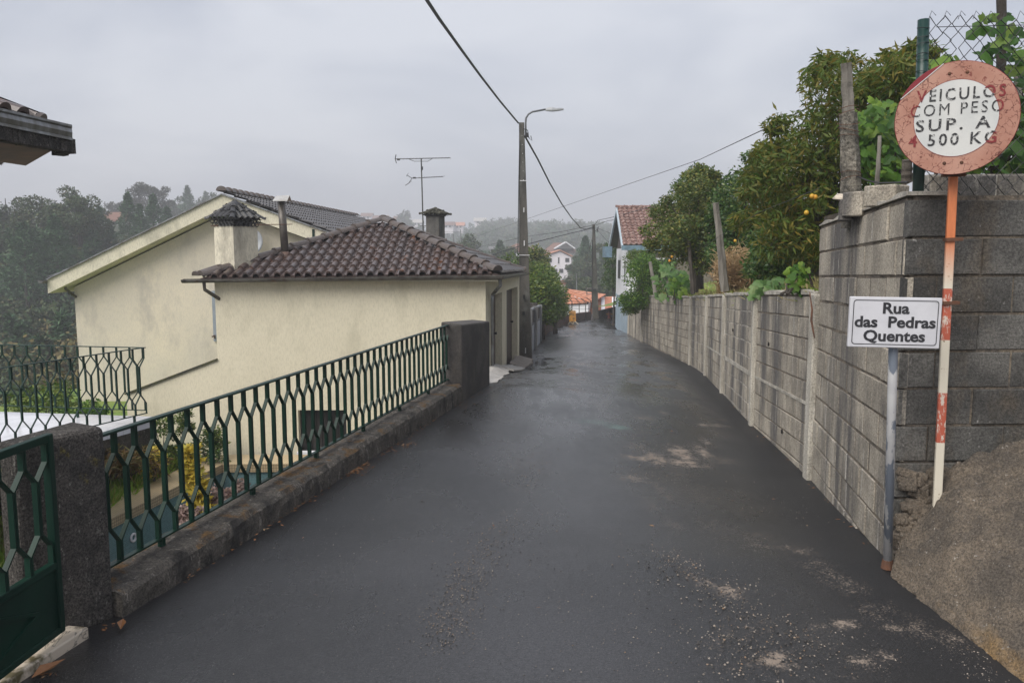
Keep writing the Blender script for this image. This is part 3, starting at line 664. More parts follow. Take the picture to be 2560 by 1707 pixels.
# ------------------------------------------------------------------ railings of bent flat bars
def bent_bar(mb, base, ax, x_top, x_mid, z0, z1, w=.0100, d=.025):
    H = z1 - z0; zs = [z1, z1 - .155 * H, z1 - .285 * H, z1 - .715 * H, z1 - .845 * H, z0]; xs = [x_top, x_top, x_mid, x_mid, x_top, x_top]
    nrm = Vector((-ax.y, ax.x, 0)); V_ = []
    for z, x in zip(zs, xs):
        c = base + ax * x; c = Vector((c.x, c.y, z))
        for i, j in ((-1, -1), (1, -1), (1, 1), (-1, 1)): V_.append(c + ax * (i * w / 2) + nrm * (j * d / 2))
    F_ = []
    for s in range(5):
        for k in range(4): F_.append((s * 4 + k, s * 4 + (k + 1) % 4, s * 4 + 4 + (k + 1) % 4, s * 4 + 4 + k))
    F_ += [(3, 2, 1, 0), (20, 21, 22, 23)]
    mb.add(V_, [tuple(reversed(f)) for f in F_])
def railing(root, A, B, z0, z1, period, railw=.042, railh=.014, stubs=0, mat=m_green, z0b=None, z1b=None, e0=0, e1=0, mesh=True):
    A = Vector((A[0], A[1], 0)); B = Vector((B[0], B[1], 0)); L = (B - A).length; ax = (B - A).normalized(); n_ = int(round(L / period)); per = L / n_
    z0b = z0 if z0b is None else z0b; z1b = z1 if z1b is None else z1b
    zl = lambda x, a, b: a + (b - a) * x / L
    mb = MB(); mb.bar(A - ax * e0 + Vector((0, 0, z1 + railh / 2)), B + ax * e1 + Vector((0, 0, z1b + railh / 2)), railw, railh); bevel(mb.build('top_rail', mat, root), .003, 1)
    mb = MB(); mb.bar(A + Vector((0, 0, z0 - .006)), B + Vector((0, 0, z0b - .006)), .032, .010); mb.build('bottom_rail', mat, root)
    e = .0065
    for i in range(n_ + 1):
        for s in (-1, 1):
            xt = i * per + s * e; xm = i * per + s * (per / 2 - e)
            if xm < 0 or xm > L: continue
            mb = MB(); bent_bar(mb, A, ax, xt, xm, zl(xt, z0, z0b), zl(xt, z1, z1b)); mb.build('baluster', mat, root)
    if stubs:
        k = stubs / 2
        while k < n_:
            mb = MB(); c = A + ax * (k * per); mb.box((c.x, c.y, z0 - .05), (.03, .03, .09), math.atan2(ax.y, ax.x)); mb.build('foot', mat, root); k += stubs
def Rl(D): return Lw(D, .19)
rt = thing('street_railing', Rl(7), 'long green iron railing of bent bars on the mossy plinth', 'railing', 'green iron railings')
railing(rt, Rl(3.86), Rl(10.07), .19, .87, .157, stubs=6.3)
# gate
g0 = Vector((-2.12, 2.30, 0)); g1 = Vector((-2.055, 3.47, 0)); ax = (g1 - g0).normalized()
rt = thing('garden_gate', (g1 + g0) / 2, 'green metal garden gate with a diamond on its lower panel', 'gate')
mb = MB()
for z, hh in ((.985, .035), (.405, .035), (.10, .03)): mb.bar(g0 + Vector((0, 0, z)), g1 + Vector((0, 0, z)), .032, hh)
for q in (g0, g1 - ax * .018): mb.bar(q + Vector((0, 0, .085)), q + Vector((0, 0, 1.0)), .036, .036, (0, 1, 0))
bevel(mb.build('frame', m_green, rt), .004, 2)
mb = MB(); mb.bar(g0 + Vector((0, 0, .25)), g1 + Vector((0, 0, .25)), .012, .29); pn = mb.build('lower_panel', m_green, rt)
mb = MB(); nx = Vector((ax.y, -ax.x, 0))
cen = g0.lerp(g1, .62) + nx * .008 + Vector((0, 0, .245)); dd_ = [cen + ax * .27, cen + Vector((0, 0, .095)), cen - ax * .27, cen - Vector((0, 0, .095))]
for i in range(4): mb.bar(dd_[i], dd_[(i + 1) % 4], .014, .022, nx)
mb.build('diamond_moulding', m_green, pn)
n_ = 8; per = .155
for i in range(n_):
    for s in (-1, 1):
        xt = .05 + i * per + s * .0065; xm = .05 + i * per + s * (per / 2 - .0065)
        if xm < 0 or xm > (g1 - g0).length: continue
        mb = MB(); bent_bar(mb, g0, ax, xt, xm, .42, .97); mb.build('baluster', m_green, rt)
# ------------------------------------------------------------------ terrace on the left with its own railing
TC = P(359, 870, 12.2); zt = P(345, 1050, 12.2).z
tA = Vector((TC.x, TC.y, 0)); tN = Vector((P(0, 920, 10.0).x, 10.0, 0)); tdir = (tN - tA).normalized(); tF = Vector((P(0, 860, 12.6).x, 12.6, 0)); fdir = (tF - tA).normalized()
rt = thing('terrace', (tA.x - 1.5, 9, -2.35), 'raised terrace with pale tiled floor and dark walls left of the railing', 'terrace')
e1_ = tA - tdir * .10 + Vector((.03, .0, 0)); e2_ = tA + tdir * 6.4 + Vector((.16, 0, 0)); e3_ = e2_ + Vector((-7, 0, 0)); e4_ = tA + fdir * 7 + Vector((0, .15, 0)); e5_ = e1_ + Vector((-.1, .18, 0))
mb = MB(); mb.prism([Vector((q.x, q.y, zt - .12)) for q in (e2_, e1_, e5_, e4_, e3_)], (0, 0, .12)); mb.build('floor_slab', m_paving, rt)
mb = MB(); mb.prism([Vector((q.x - .22, q.y - .1, -4.2)) for q in ()] or [Vector((-6.75, 14.7, -2.5)) + tdir * 2.1, Vector((-6.75, 14.7, -2.5)) + tdir * 2.1 + Vector((-.3, 0, 0)), Vector((-6.75, 14.7, -2.5)) + tdir * 8 + Vector((-.3, 0, 0)), Vector((-6.75, 14.7, -2.5)) + tdir * 8], (0, 0, 2.37 + zt)); mb.prism([Vector((-6.75, 14.7, -2.5)), Vector((-13, 15, -2.5)), Vector((-13, 14.7, -2.5)), Vector((-7.05, 14.4, -2.5)), Vector((-6.75, 14.7, -2.5)) + tdir * 2.1 + Vector((-.3, 0, 0)), Vector((-6.75, 14.7, -2.5)) + tdir * 2.1], (0, 0, 1.2)); mb.build('retaining_wall', m_coarse, rt)
rt2 = thing('terrace_railing', (tA.x, tA.y, zt), 'green iron railing with an outward corner standing on the pale terrace', 'railing', 'green iron railings')
railing(rt2, tA, tA + tdir * 4.4, zt + .12, TC.z, .222, .045, .012, 0, e0=.03)
railing(rt2, tA + fdir * .02, tA + fdir * 5.6, zt + .16, TC.z, .222, .045, .012, 0)
mb = MB()
for q in (tA + tdir * .25, tA + tdir * 1.6, tA + fdir * 1.2, tA + fdir * 2.9): mb.box((q.x, q.y, zt + .05), (.03, .03, .12))
mb.build('foot', m_green, rt2)
# ------------------------------------------------------------------ empty mosaic tank
pC = P(555, 1154, 15.5)  # far left inner corner of the ledge
rt = thing('mosaic_tank', (-4, 12, -4.3), 'empty teal mosaic tank with a beige mosaic ledge below the street', 'tank')
LZ = -2.27; c1 = Vector((PZ(258, 1306, LZ).x, PZ(258, 1306, LZ).y, 0)); c2 = Vector((PZ(556, 1160, LZ).x, PZ(556, 1160, LZ).y, 0)); dr = (c1 - c2).normalized(); c0 = c2 + dr * 9; lw = .62
nl = Vector((dr.y, -dr.x, 0)); nl = nl if nl.x < 0 else -nl
mb = MB(); mb.prism([Vector((q.x, q.y, LZ - .16)) for q in (c0, c2, c2 + nl * lw - dr * .62, c0 + nl * lw)][::-1], (0, 0, .16)); o = mb.build('side_ledge', [m_mosaic, m_mosaic_top], rt)
o.data.polygons.foreach_set('material_index', [1 if abs(p.normal.z) > .8 else 0 for p in o.data.polygons])
c3 = Vector((.0, c2.y + .12, 0)); mb = MB(); mb.prism([Vector((q.x, q.y, LZ - .16)) for q in (c2, c3, c3 + Vector((0, .62, 0)), c2 + nl * lw - dr * .62)], (0, 0, .16)); o = mb.build('end_ledge', [m_mosaic, m_mosaic_top], rt)
o.data.polygons.foreach_set('material_index', [1 if abs(p.normal.z) > .8 else 0 for p in o.data.polygons])
s_ = .04
mb = MB(); q0 = c0 + nl * s_; q2 = c2 + nl * s_ + Vector((0, s_, 0)); q3 = c3 + Vector((0, s_, 0))
mb.hexa(Vector((q0.x, q0.y, -4.4)), Vector((q2.x, q2.y, -4.4)), Vector((q2.x, q2.y, -4.4)) + nl * .3, Vector((q0.x, q0.y, -4.4)) + nl * .3, (0, 0, 4.4 + LZ - .16))
mb.build('side_wall', m_teal, rt)
mb = MB(); mb.hexa(Vector((q2.x, q2.y, -4.4)), Vector((q3.x, q3.y, -4.4)), Vector((q3.x, q3.y + .3, -4.4)), Vector((q2.x, q2.y + .3, -4.4)), (0, 0, 4.4 + LZ - .16)); mb.build('end_wall', m_teal, rt)
# inlet ring on the side wall
pr = P(332, 1343, 10); dv = (pr - Vector((0, 0, EYE))); nn3 = Vector((nl.x, nl.y, 0)); den = dv.dot(nn3); tt = (Vector((q0.x, q0.y, 0)) - Vector((0, 0, EYE))).dot(nn3) / den; pr = Vector((0, 0, EYE)) + dv * tt
mb = MB(); xx = Vector((dr.x, dr.y, 0)); rn = []
for k in range(17):
    a = 2 * math.pi * k / 16; rn.append(pr - nn3 * .012 + xx * (.06 * math.cos(a)) + Vector((0, 0, .06 * math.sin(a))))
mb.tube(rn, .018, 8, False); mb.build('inlet_ring', m_white, rt)
# ------------------------------------------------------------------ signs
def text_mesh(name, body, size, mat, parent, M4, offset=0, extrude=.0008, spacing=1.0, res=3, sx=1.0):
    cu = bpy.data.curves.new(name, 'FONT'); cu.body = body; cu.size = size; cu.align_x = 'CENTER'; cu.align_y = 'CENTER'; cu.extrude = extrude; cu.offset = offset; cu.space_character = spacing; cu.resolution_u = res
    to = bpy.data.objects.new(name, cu); COL.objects.link(to); bpy.context.view_layer.update()
    me = bpy.data.meshes.new_from_object(to); bpy.data.objects.remove(to)
    vv = np.array([v.co[:] for v in me.vertices]); fc = [tuple(p.vertices) for p in me.polygons]
    vv[:, 0] *= sx
    W = [tuple(M4 @ Vector(v)) for v in vv]
    return link_mesh(name, W, fc, mat, parent)
def frame(c, normal, roll=0):
    n = Vector(normal).normalized(); x = Vector((0, 0, 1)).cross(n).normalized(); y = n.cross(x)
    M_ = Matrix((x, y, n)).transposed().to_4x4(); M_.translation = c
    return M_ @ Matrix.Rotation(roll, 4, 'Z')
# street name plate
c = P(2235, 806, 4.12)
F1 = frame(c, (-.10, -1, .0), -.012)
rt = thing('street_name_sign', P(2220, 1404, 4.33), 'white street name plate reading Rua das Pedras Quentes on a grey tube', 'sign')
mb = MB(); mb.tube([P(2219, 1408, 4.33), P(2233, 872, 4.17), P(2236, 800, 4.15)], .0235, 16)
m_polep = M('flaking_grey_paint', (.62, .62, .62), (.54, .54, .55), 8, .55, .3, 40, .002, stain=((.20, .23, .28), 9, .51, .54, (1, 1, .35)), stain2=((.42, .42, .41), 14, .60, .63, (1, 1, .4)))
mb.build('post', m_polep, rt, smooth=True)
mb = MB(); mb.tube([P(2219, 1411, 4.33) + Vector((0, 0, -.02)), P(2219, 1403, 4.33) + Vector((0, 0, .012))], [.036, .028], 12); mb.build('rusty_base', m_rust, rt)
W_, H_ = .456, .262
m_plate = M('white_enamel_plate', (.60, .60, .63), (.54, .54, .57), 6, .35, .02, 40, .001, stain=((.36, .34, .30), 9, .68, .74, (1, 1, .4)))
mb = MB(); V_ = [F1 @ Vector((x * W_ / 2, y * H_ / 2, z)) for z in (-.012, .012) for x, y in ((-1, -1), (1, -1), (1, 1), (-1, 1))]
mb.add(V_, [(3, 2, 1, 0), (4, 5, 6, 7), (0, 1, 5, 4), (1, 2, 6, 5), (2, 3, 7, 6), (3, 0, 4, 7)]); bevel(mb.build('plate', m_plate, rt), .004, 2)
def rrect(w_, h_, r_, n_=6):
    o_ = []
    for cx_, cy__, a0_ in ((w_ / 2 - r_, h_ / 2 - r_, 0), (-w_ / 2 + r_, h_ / 2 - r_, 90), (-w_ / 2 + r_, -h_ / 2 + r_, 180), (w_ / 2 - r_, -h_ / 2 + r_, 270)):
        for k in range(n_ + 1): a = R(a0_ + 90 * k / n_); o_.append((cx_ + r_ * math.cos(a), cy__ + r_ * math.sin(a)))
    return o_
A_, B_ = rrect(W_ - .032, H_ - .03, .016), rrect(W_ - .040, H_ - .038, .013); n_ = len(A_)
m_ink = M('black_lettering', (.018, .018, .022), (.03, .03, .034), 20, .5, 0)
mb = MB(); mb.add([F1 @ Vector((x, y, .0135)) for x, y in A_ + B_], [(i, (i + 1) % n_, n_ + (i + 1) % n_, n_ + i) for i in range(n_)]); mb.build('border_line', m_ink, rt)
for s, y, sx in (('Rua', .072, 1.12), ('das  Pedras', .0, 1.12), ('Quentes', -.072, 1.12)):
    text_mesh('lettering', s, .079, m_ink, rt, F1 @ Matrix.Translation((.0, y, .0135)), .0022, sx=sx)
# round weight limit sign
c = P(2389, 296, 4.22); cn = (Vector((0, 0, EYE)) - c); cn.z = 0; cn.normalize()
F2_ = frame(c, (cn.x, cn.y, -.05), .0)
rt = thing('round_traffic_sign', P(2343, 1256, 4.2), 'round faded red and white weight limit sign on a banded leaning post', 'traffic sign')
Rr = .286
m_ring = bpy.data.materials.new('faded_red_ring'); t = NT(m_ring)
vo = t.n('ShaderNodeTexVoronoi'); vo.feature = 'DISTANCE_TO_EDGE'; vo.inputs['Scale'].default_value = 26; vo.inputs['Randomness'].default_value = 1
md = t.n('ShaderNodeVectorMath', operation='ADD'); nzz = t.n('ShaderNodeTexNoise'); nzz.inputs['Scale'].default_value = 30; g = t.coord('World'); t.l(g, nzz.inputs['Vector'])
sc2 = t.n('ShaderNodeVectorMath', operation='SCALE'); sc2.inputs['Scale'].default_value = .05; t.l(nzz.outputs['Color'], sc2.inputs[0]); t.l(g, md.inputs[0]); t.l(sc2.outputs[0], md.inputs[1]); t.l(md.outputs[0], vo.inputs['Vector'])
cr = t.step(vo.outputs['Distance'], .045, .02); cr = t.math('MULTIPLY', cr, t.step(t.noise(9, 4, .7), .46, .56))
fl = t.step(t.noise(34, 5, .7), .60, .64)
c_ = t.mix(t.step(t.noise(4, 5, .6), .35, .65), (.46, .25, .185), (.36, .165, .115)); c_ = t.mix(t.step(t.noise(5, 4, .6, t.coord('World', (1, 1, .18))), .58, .66), c_, (.42, .10, .05)); c_ = t.mix(cr, c_, (.12, .03, .02)); c_ = t.mix(fl, c_, (.19, .045, .03))
t.col(c_); t.set(Roughness=.55); t.bump(vo.outputs['Distance'], .15, .003)
m_deep = M('dark_red_paint', (.20, .012, .02), (.16, .012, .015), 8, .4, .05, stain=((.25, .05, .03), 20, .6, .65, (1, 1, 1)))
m_signwhite = M('chalky_white', (.60, .60, .58), (.53, .54, .53), 5, .6, .05, stain=((.16, .14, .12), 40, .69, .72, (1, 1, 1)))
m_worn = bpy.data.materials.new('worn_black_letters'); t = NT(m_worn); t.col(t.mix(t.step(t.noise(60, 5, .75), .56, .59), (.022, .022, .025), (.54, .54, .53))); t.set(Roughness=.6)
m_wornr = bpy.data.materials.new('worn_red_letters'); t = NT(m_wornr); t.col(t.mix(t.step(t.noise(60, 5, .75), .60, .63), (.20, .016, .02), (.50, .22, .15))); t.set(Roughness=.6)
def disc(r0, r1, z, a0=0, a1=360, n_=64):
    Vv = [F2_ @ Vector((r * math.cos(R(a0 + (a1 - a0) * k / n_)), r * math.sin(R(a0 + (a1 - a0) * k / n_)), z)) for k in range(n_ + 1) for r in (r0, r1)]
    return Vv, [(2 * k, 2 * k + 1, 2 * k + 3, 2 * k + 2) for k in range(n_)]
mb = MB(); mb.tube([F2_ @ Vector((0, 0, -.028)), F2_ @ Vector((0, 0, -.002)), F2_ @ Vector((0, 0, 0))], [Rr - .004, Rr, Rr - .002], 72)
mb.build('disc_back', m_deep, rt)
mb = MB(); n_ = 96; Vv = [F2_ @ Vector((0, 0, .002))]
# salmon film that has peeled from the upper left edge (chord)
for k in range(n_):
    a = R(360 * k / n_); r = Rr - .003; deg = 360 * k / n_
    ch0, ch1 = 104, 156
    if ch0 < deg < ch1:
        half = R((ch1 - ch0) / 2); mid = R((ch0 + ch1) / 2); r = (Rr - .003) * math.cos(half) / math.cos(a - mid)
    Vv.append(F2_ @ Vector((r * math.cos(a), r * math.sin(a), .002)))
mb.add(Vv, [(0, 1 + k, 1 + (k + 1) % n_) for k in range(n_)]); mb.build('faded_ring', m_ring, rt)
mb = MB(); q1 = F2_ @ Vector((Rr * math.cos(R(104)), Rr * math.sin(R(104)), .003)); q2 = F2_ @ Vector((Rr * math.cos(R(156)), Rr * math.sin(R(156)), .003)); mb.bar(q1, q2, .004, .004, cn); mb.build('peeling_edge', m_signwhite, rt)
mb = MB(); Vv, Ff = disc(0.0001, Rr * .675, .0036); mb.add(Vv, Ff); mb.build('white_centre', m_signwhite, rt)
mb = MB(); Vv, Ff = disc(Rr * .672, Rr * .68, .0040); mb.add(Vv, Ff); mb.build('centre_outline', m_wornr, rt)
fz = Matrix.Translation((0, 0, .0052))
def sign_text(s, x, y, w_, red_left=None):
    o = text_mesh('lettering', s, .078, m_worn, rt, F2_ @ fz @ Matrix.Translation((x, y, 0)), .0004, .0004, 1.12)
    return o
lines = [('VEICULOS', .015, .118, .40), ('COM PESO', .0, .045, .42), ('SUP. A', -.012, -.032, .34), ('4 500 KG', -.012, -.108, .40)]
for s, x, y, wd in lines:
    cu = text_mesh('lettering', s, .084, [m_worn, m_wornr], rt, F2_ @ fz @ Matrix.Translation((x, y, 0)), 0 if 'COM' in s else .0012, .0004, 1.3)
    # letters over the ring have turned red
    Mi = F2_.inverted(); off = Vector(wloc(cu)); idx_ = []
    # rescale to the measured width
    me = cu.data; co = [Mi @ (v.co + off) for v in me.vertices]; xs = [q.x for q in co]; k_ = wd / (max(xs) - min(xs)); mid = (max(xs) + min(xs)) / 2
    for v, q in zip(me.vertices, co):
        v.co = F2_ @ Vector((x + (q.x - mid) * k_, q.y, q.z)) - off
    me.update()
    for p in me.polygons:
        q = Mi @ (p.center + off); idx_.append(1 if math.hypot(q.x, q.y) > Rr * .675 else 0)
    me.polygons.foreach_set('material_index', idx_)
mb = MB()
for a in (-100, -80, 80, 100):
    q = F2_ @ Vector((Rr * .80 * math.cos(R(a)), Rr * .80 * math.sin(R(a)), .004)); mb.tube([q - cn * .001, q + cn * .004], [.009, .005], 8)
mb.build('bolt', m_rust, rt)
m_band = bpy.data.materials.new('banded_post_paint'); t = NT(m_band); g = t.n('ShaderNodeNewGeometry'); sx = t.n('ShaderNodeSeparateXYZ'); t.l(g.outputs['Position'], sx.inputs[0])
zz = sx.outputs['Z']; zc = [P(2350, y, 4.2).z for y in (1118, 991, 856, 724)]
lo = t.math('MULTIPLY', t.math('GREATER_THAN', zz, zc[0]), t.math('LESS_THAN', zz, zc[1])); mi_ = t.math('MULTIPLY', t.math('GREATER_THAN', zz, zc[2]), t.math('LESS_THAN', zz, zc[3])); up_ = t.math('GREATER_THAN', zz, P(2350, 640, 4.2).z)
red = t.math('ADD', lo, mi_); wh = t.mix(t.step(t.noise(26, 5, .7), .62, .66), (.60, .55, .45), (.20, .12, .06)); rd = t.mix(t.step(t.noise(40, 5, .8, t.coord('World', (1, 1, .4))), .54, .58), (.40, .09, .05), (.55, .47, .40))
c_ = t.mix(red, wh, rd); orr = t.mix(t.step(t.noise(14, 5, .7, t.coord('World', (1, 1, .2))), .40, .68), (.62, .19, .07), (.42, .13, .045)); c_ = t.mix(t.step(zz, P(2350, 720, 4.2).z, P(2350, 600, 4.2).z), c_, orr); t.col(c_); t.set(Roughness=.5)
mb = MB(); pb, pt_ = P(2342, 1270, 4.31), P(2384, 425, 4.34); mb.bar(pb, pt_, .044, .03, (.25, 1, 0)); bevel(mb.build('post', m_band, rt), .006, 2)
for py in (592, 746):
    k = (py - 425) / (1262 - 425); q = pt_.lerp(pb, k); mb = MB(); mb.bar(q - Vector((.03, 0, 0)), q + Vector((.055, -.01, .002)), .05, .018, (0, 0, 1)); mb.build('clamp', m_rust, rt)
mb = MB(); mb.box(P(2384, 436, 4.27), (.11, .05, .022), -.3); mb.build('bracket', m_rust, rt)
# ------------------------------------------------------------------ chain-link fence
rt = thing('chain_link_fence', P(2305, 490, 4.62), 'chain-link fence with a green post on top of the tall block wall', 'fence')
pb, pt_ = P(2295, 492, 4.62), P(2309, 50, 4.62); mb = MB(); mb.tube([pb, pt_], .031, 16); mb.build('post', m_greenpost, rt, smooth=True)
mb = MB(); b2 = P(2318, 500, 4.66); Lf = 6.0; zb, ztp = b2.z + .03, P(2330, 44, 4.66).z; cell = .083; nW = int(Lf / cell); nz_ = int((ztp - zb) / cell)
for i in range(nW * 1):
    pts = []
    for j in range(nz_ * 2 + 1):
        x = b2.x - .05 + i * cell + (cell / 2 if j % 2 else 0) + .004 * math.sin(j * 1.7 + i); 
        z = zb + j * cell / 2 * (ztp - zb) / (nz_ * cell) + .01 * math.sin(i * .9) * (j / (nz_ * 2))
        pts.append((x, 4.66 + (.003 if (i + j) % 2 else -.003) + .012 * math.sin(i * .5 + j * .2), z))
    mb.tube(pts, .003, 4, False)
    # return strand, mirrored
    pts = [(2 * (b2.x - .05 + i * cell + cell / 4) - p_[0] + cell / 2, p_[1] + .004, p_[2]) for p_ in pts]
    mb.tube(pts, .003, 4, False)
    mb.tube([(b2.x - .05 + i * cell, 4.66, ztp - .01), (b2.x - .035 + i * cell, 4.66, ztp + .035), (b2.x - .01 + i * cell, 4.66, ztp + .01)], .0018, 4, False)
mb.build('wire_mesh', m_black, rt)
mb = MB(); mb.tube([(b2.x, 4.67, ztp - .05), (b2.x + 1.4, 4.67, ztp - .02), (b2.x + 5.9, 4.67, ztp)], .0022, 5); mb.build('tension_wire', m_black, rt)
mb = MB()
for k in range(9):
    c_ = pt_.lerp(pb, .03 + .05 * k + rng.uniform(0, .02)) + Vector((0, 0, 0)); rn = [c_ + Vector(((.036 + .006 * math.sin(a_ * 2)) * math.cos(a_), (.036 + .006 * math.sin(a_ * 2)) * math.sin(a_), .006 * math.sin(a_ + k))) for a_ in np.linspace(0, 6.28, 13)]
    mb = MB(); mb.tube(rn, .002, 4, False); mb.build('tie_wire', m_black, rt)
# posts in the garden
def wood_post(name, a, b, r0, r1, mat, label, cat='post', group=None, sides=7):
    a = Vector(a); b = Vector(b); mb = MB(); pts = [a.lerp(b, k) + Vector((rng.uniform(-1, 1), rng.uniform(-1, 1), 0)) * r0 * .12 for k in np.linspace(0, 1, 9)]
    mb.tube(pts, [(r0 + (r1 - r0) * k) * rng.uniform(.93, 1.07) for k in np.linspace(0, 1, 9)], sides); o = mb.build(name, mat); return tag(o, label, cat, group)
a_, b_ = P(2130, 570, 5.9), P(2116, 158, 5.9)
rt = thing('granite_post', a_, 'rough lichened granite post with a wooden stake strapped on its top', 'post')
for nm, k0, k1, r0, r1, mt in (('stone_shaft', 0, .70, .078, .064, m_stonepost), ('timber_stake', .68, 1.0, .046, .04, m_wood)):
    mb = MB(); pts = [a_.lerp(b_, k0 + (k1 - k0) * k) + Vector((rng.uniform(-1, 1), rng.uniform(-1, 1), 0)) * .003 for k in np.linspace(0, 1, 12)]
    mb.tube(pts, [(r0 + (r1 - r0) * k) * rng.uniform(.96, 1.04) for k in np.linspace(0, 1, 12)], 7 if mt is m_stonepost else 6); mb.build(nm, mt, rt)
for k in (.3, .33, .55, .6, .64, .7, .72):
    c_ = a_.lerp(b_, k); mb = MB(); mb.tube([c_ + Vector((.076 * math.cos(q), .076 * math.sin(q), .02 * math.sin(q + k * 30))) for q in np.linspace(0, 6.28, 15)], .0025, 4, False); mb.build('binding_wire', m_rust, rt)
wood_post('wooden_post', P(1812, 728, 13.6), P(1790, 507, 13.6), .075, .05, m_wood, 'pale weathered leaning wooden post in front of the dry bush', 'post', 'garden posts')
wood_post('wooden_post', P(1733, 735, 17), P(1722, 600, 17), .05, .035, m_bark, 'thin dark stake under the citrus tree left of the dry bush', 'post', 'garden posts')
wood_post('wooden_post', P(1640, 745, 24), P(1625, 655, 24), .06, .05, m_wood, 'short leaning grey stake among the bright shrubs at the wall end', 'post', 'garden posts')
wood_post('wooden_post', P(2190, 500, 7.4), P(2200, 340, 7.4), .022, .018, m_wood, 'slim stake in the fig leaves between granite post and fence', 'post', 'garden posts')
wood_post('wooden_post', P(2268, 460, 6.2), P(2266, 400, 6.2), .04, .04, m_bark, 'dark stub of a stake just left of the green fence post', 'post', 'garden posts')
wood_post('wooden_post', P(2498, 470, 5.6), P(2505, -30, 5.6), .036, .03, m_bark, 'tall dark pole carrying the bean vine behind the chain-link fence', 'post', 'garden posts')
wood_post('wooden_post', P(2545, 470, 6.6), P(2548, 150, 6.6), .045, .035, m_wood, 'grey stake behind the vine near the edge of the fence', 'post', 'garden posts')
# ------------------------------------------------------------------ roofs of real tiles
def tile_field(name, poly3, e0, e1, pitch, row, amp, mat, parent, kind='barrel', seg=7, lip=.022, jit=.0):
    """poly3: planar roof polygon, e0->e1 its eave. Every tile is its own little surface."""
    e0 = Vector(e0); e1 = Vector(e1); e = (e1 - e0).normalized()
    far = max((Vector(q) for q in poly3), key=lambda q: ((q - e0) - e * (q - e0).dot(e)).length)
    s = ((far - e0) - e * (far - e0).dot(e)).normalized(); n = e.cross(s)
    if n.z < 0: n = -n
    pl = [((Vector(q) - e0).dot(e), (Vector(q) - e0).dot(s)) for q in poly3]
    def rng_at(v):
        xs = []
        for i in range(len(pl)):
            (u0, v0), (u1, v1) = pl[i], pl[(i + 1) % len(pl)]
            if (v0 - v) * (v1 - v) <= 0 and abs(v1 - v0) > 1e-9: xs.append(u0 + (u1 - u0) * (v - v0) / (v1 - v0))
        return (min(xs), max(xs)) if len(xs) >= 2 else None
    vmax = max(q[1] for q in pl); nr = max(1, int(math.ceil(vmax / row))); VV = []; FF = []; EE = np.array(e); SS = np.array(s); NN = np.array(n); O = np.array(e0)
    for r_ in range(nr):
        v0 = r_ * row; v1 = min(v0 + row * 1.12, vmax); g = rng_at(min(v0 + row * .5, vmax * .995))
        if not g: continue
        umin, umax = g; c0 = int(math.floor(umin / pitch)); c1 = int(math.ceil(umax / pitch))
        for c_ in range(c0, c1):
            a, b = max(c_ * pitch, umin), min((c_ + 1) * pitch, umax)
            if b - a < pitch * .15: continue
            uu = np.linspace(a, b, seg + 1); tt = (uu / pitch) % 1.0; tt[-1] = 1.0 if abs(b - (c_ + 1) * pitch) < 1e-6 else tt[-1]
            dj = rng.uniform(-jit, jit)
            rows_ = []
            for v_, up, fat in ((v0, lip, 1.06), (v1, 0.0, .90)):
                if kind == 'barrel':
                    hw = .31 * fat; q = (tt - .5) / hw; pr = np.where(np.abs(q) < 1, np.sqrt(np.clip(1 - q * q, 0, 1)) * amp * fat, -.012 * (1 - np.cos((np.abs(tt - .5) - .5) * 6)))
                elif kind == 'wave': pr = amp * (.5 - .5 * np.cos(tt * 2 * np.pi))
                else: pr = amp * np.clip(np.sin(tt * 2 * np.pi) + .3, 0, 1)
                rows_.append(O[None] + EE[None] * (uu + dj * .3)[:, None] + SS[None] * (v_ + dj) + NN[None] * (pr + up + (v1 - v_) * 0)[:, None])
            b0 = len(VV); k = seg + 1
            VV += [tuple(x) for x in rows_[0]] + [tuple(x) for x in rows_[1]] + [tuple(x - NN * (lip + .01)) for x in rows_[0]]
            FF += [(b0 + i, b0 + i + 1, b0 + k + i + 1, b0 + k + i) for i in range(seg)] + [(b0 + 2 * k + i, b0 + 2 * k + i + 1, b0 + i + 1, b0 + i) for i in range(seg)]
    o = link_mesh(name, VV, FF, mat, parent); 
    return o
def ridge_run(name, A, B, r, ln, mat, parent, lift=.03, zsq=.85):
    A = Vector(A); B = Vector(B); d_ = B - A; L = d_.length; n_ = max(1, round(L / ln)); t_ = d_.normalized(); x = t_.cross(Vector((0, 0, 1))).normalized(); y = x.cross(t_)
    mb = MB(); S = 8
    for i in range(n_):
        a = A + d_ * (i / n_) - t_ * .02; b = A + d_ * ((i + 1) / n_) + t_ * .03; j = rng.uniform(-.006, .006); V_ = []
        for p, rr, up in ((a, r * 1.10, lift + .018), (a + t_ * .03, r * 1.12, lift + .018), (a + t_ * .034, r * 1.03, lift + .008), (b, r * .90, lift)):
            for k in range(S + 1):
                ang = math.pi * k / S; V_.append(p + x * (math.cos(ang) * rr + j) + y * (math.sin(ang) * rr * zsq + up - .02))
        k_ = S + 1; F_ = [(q * k_ + k, q * k_ + k + 1, (q + 1) * k_ + k + 1, (q + 1) * k_ + k) for q in range(3) for k in range(S)]
        F_.append(tuple(range(S, -1, -1)))
        mb.add(V_, F_)
    return mb.build(name, mat, parent)
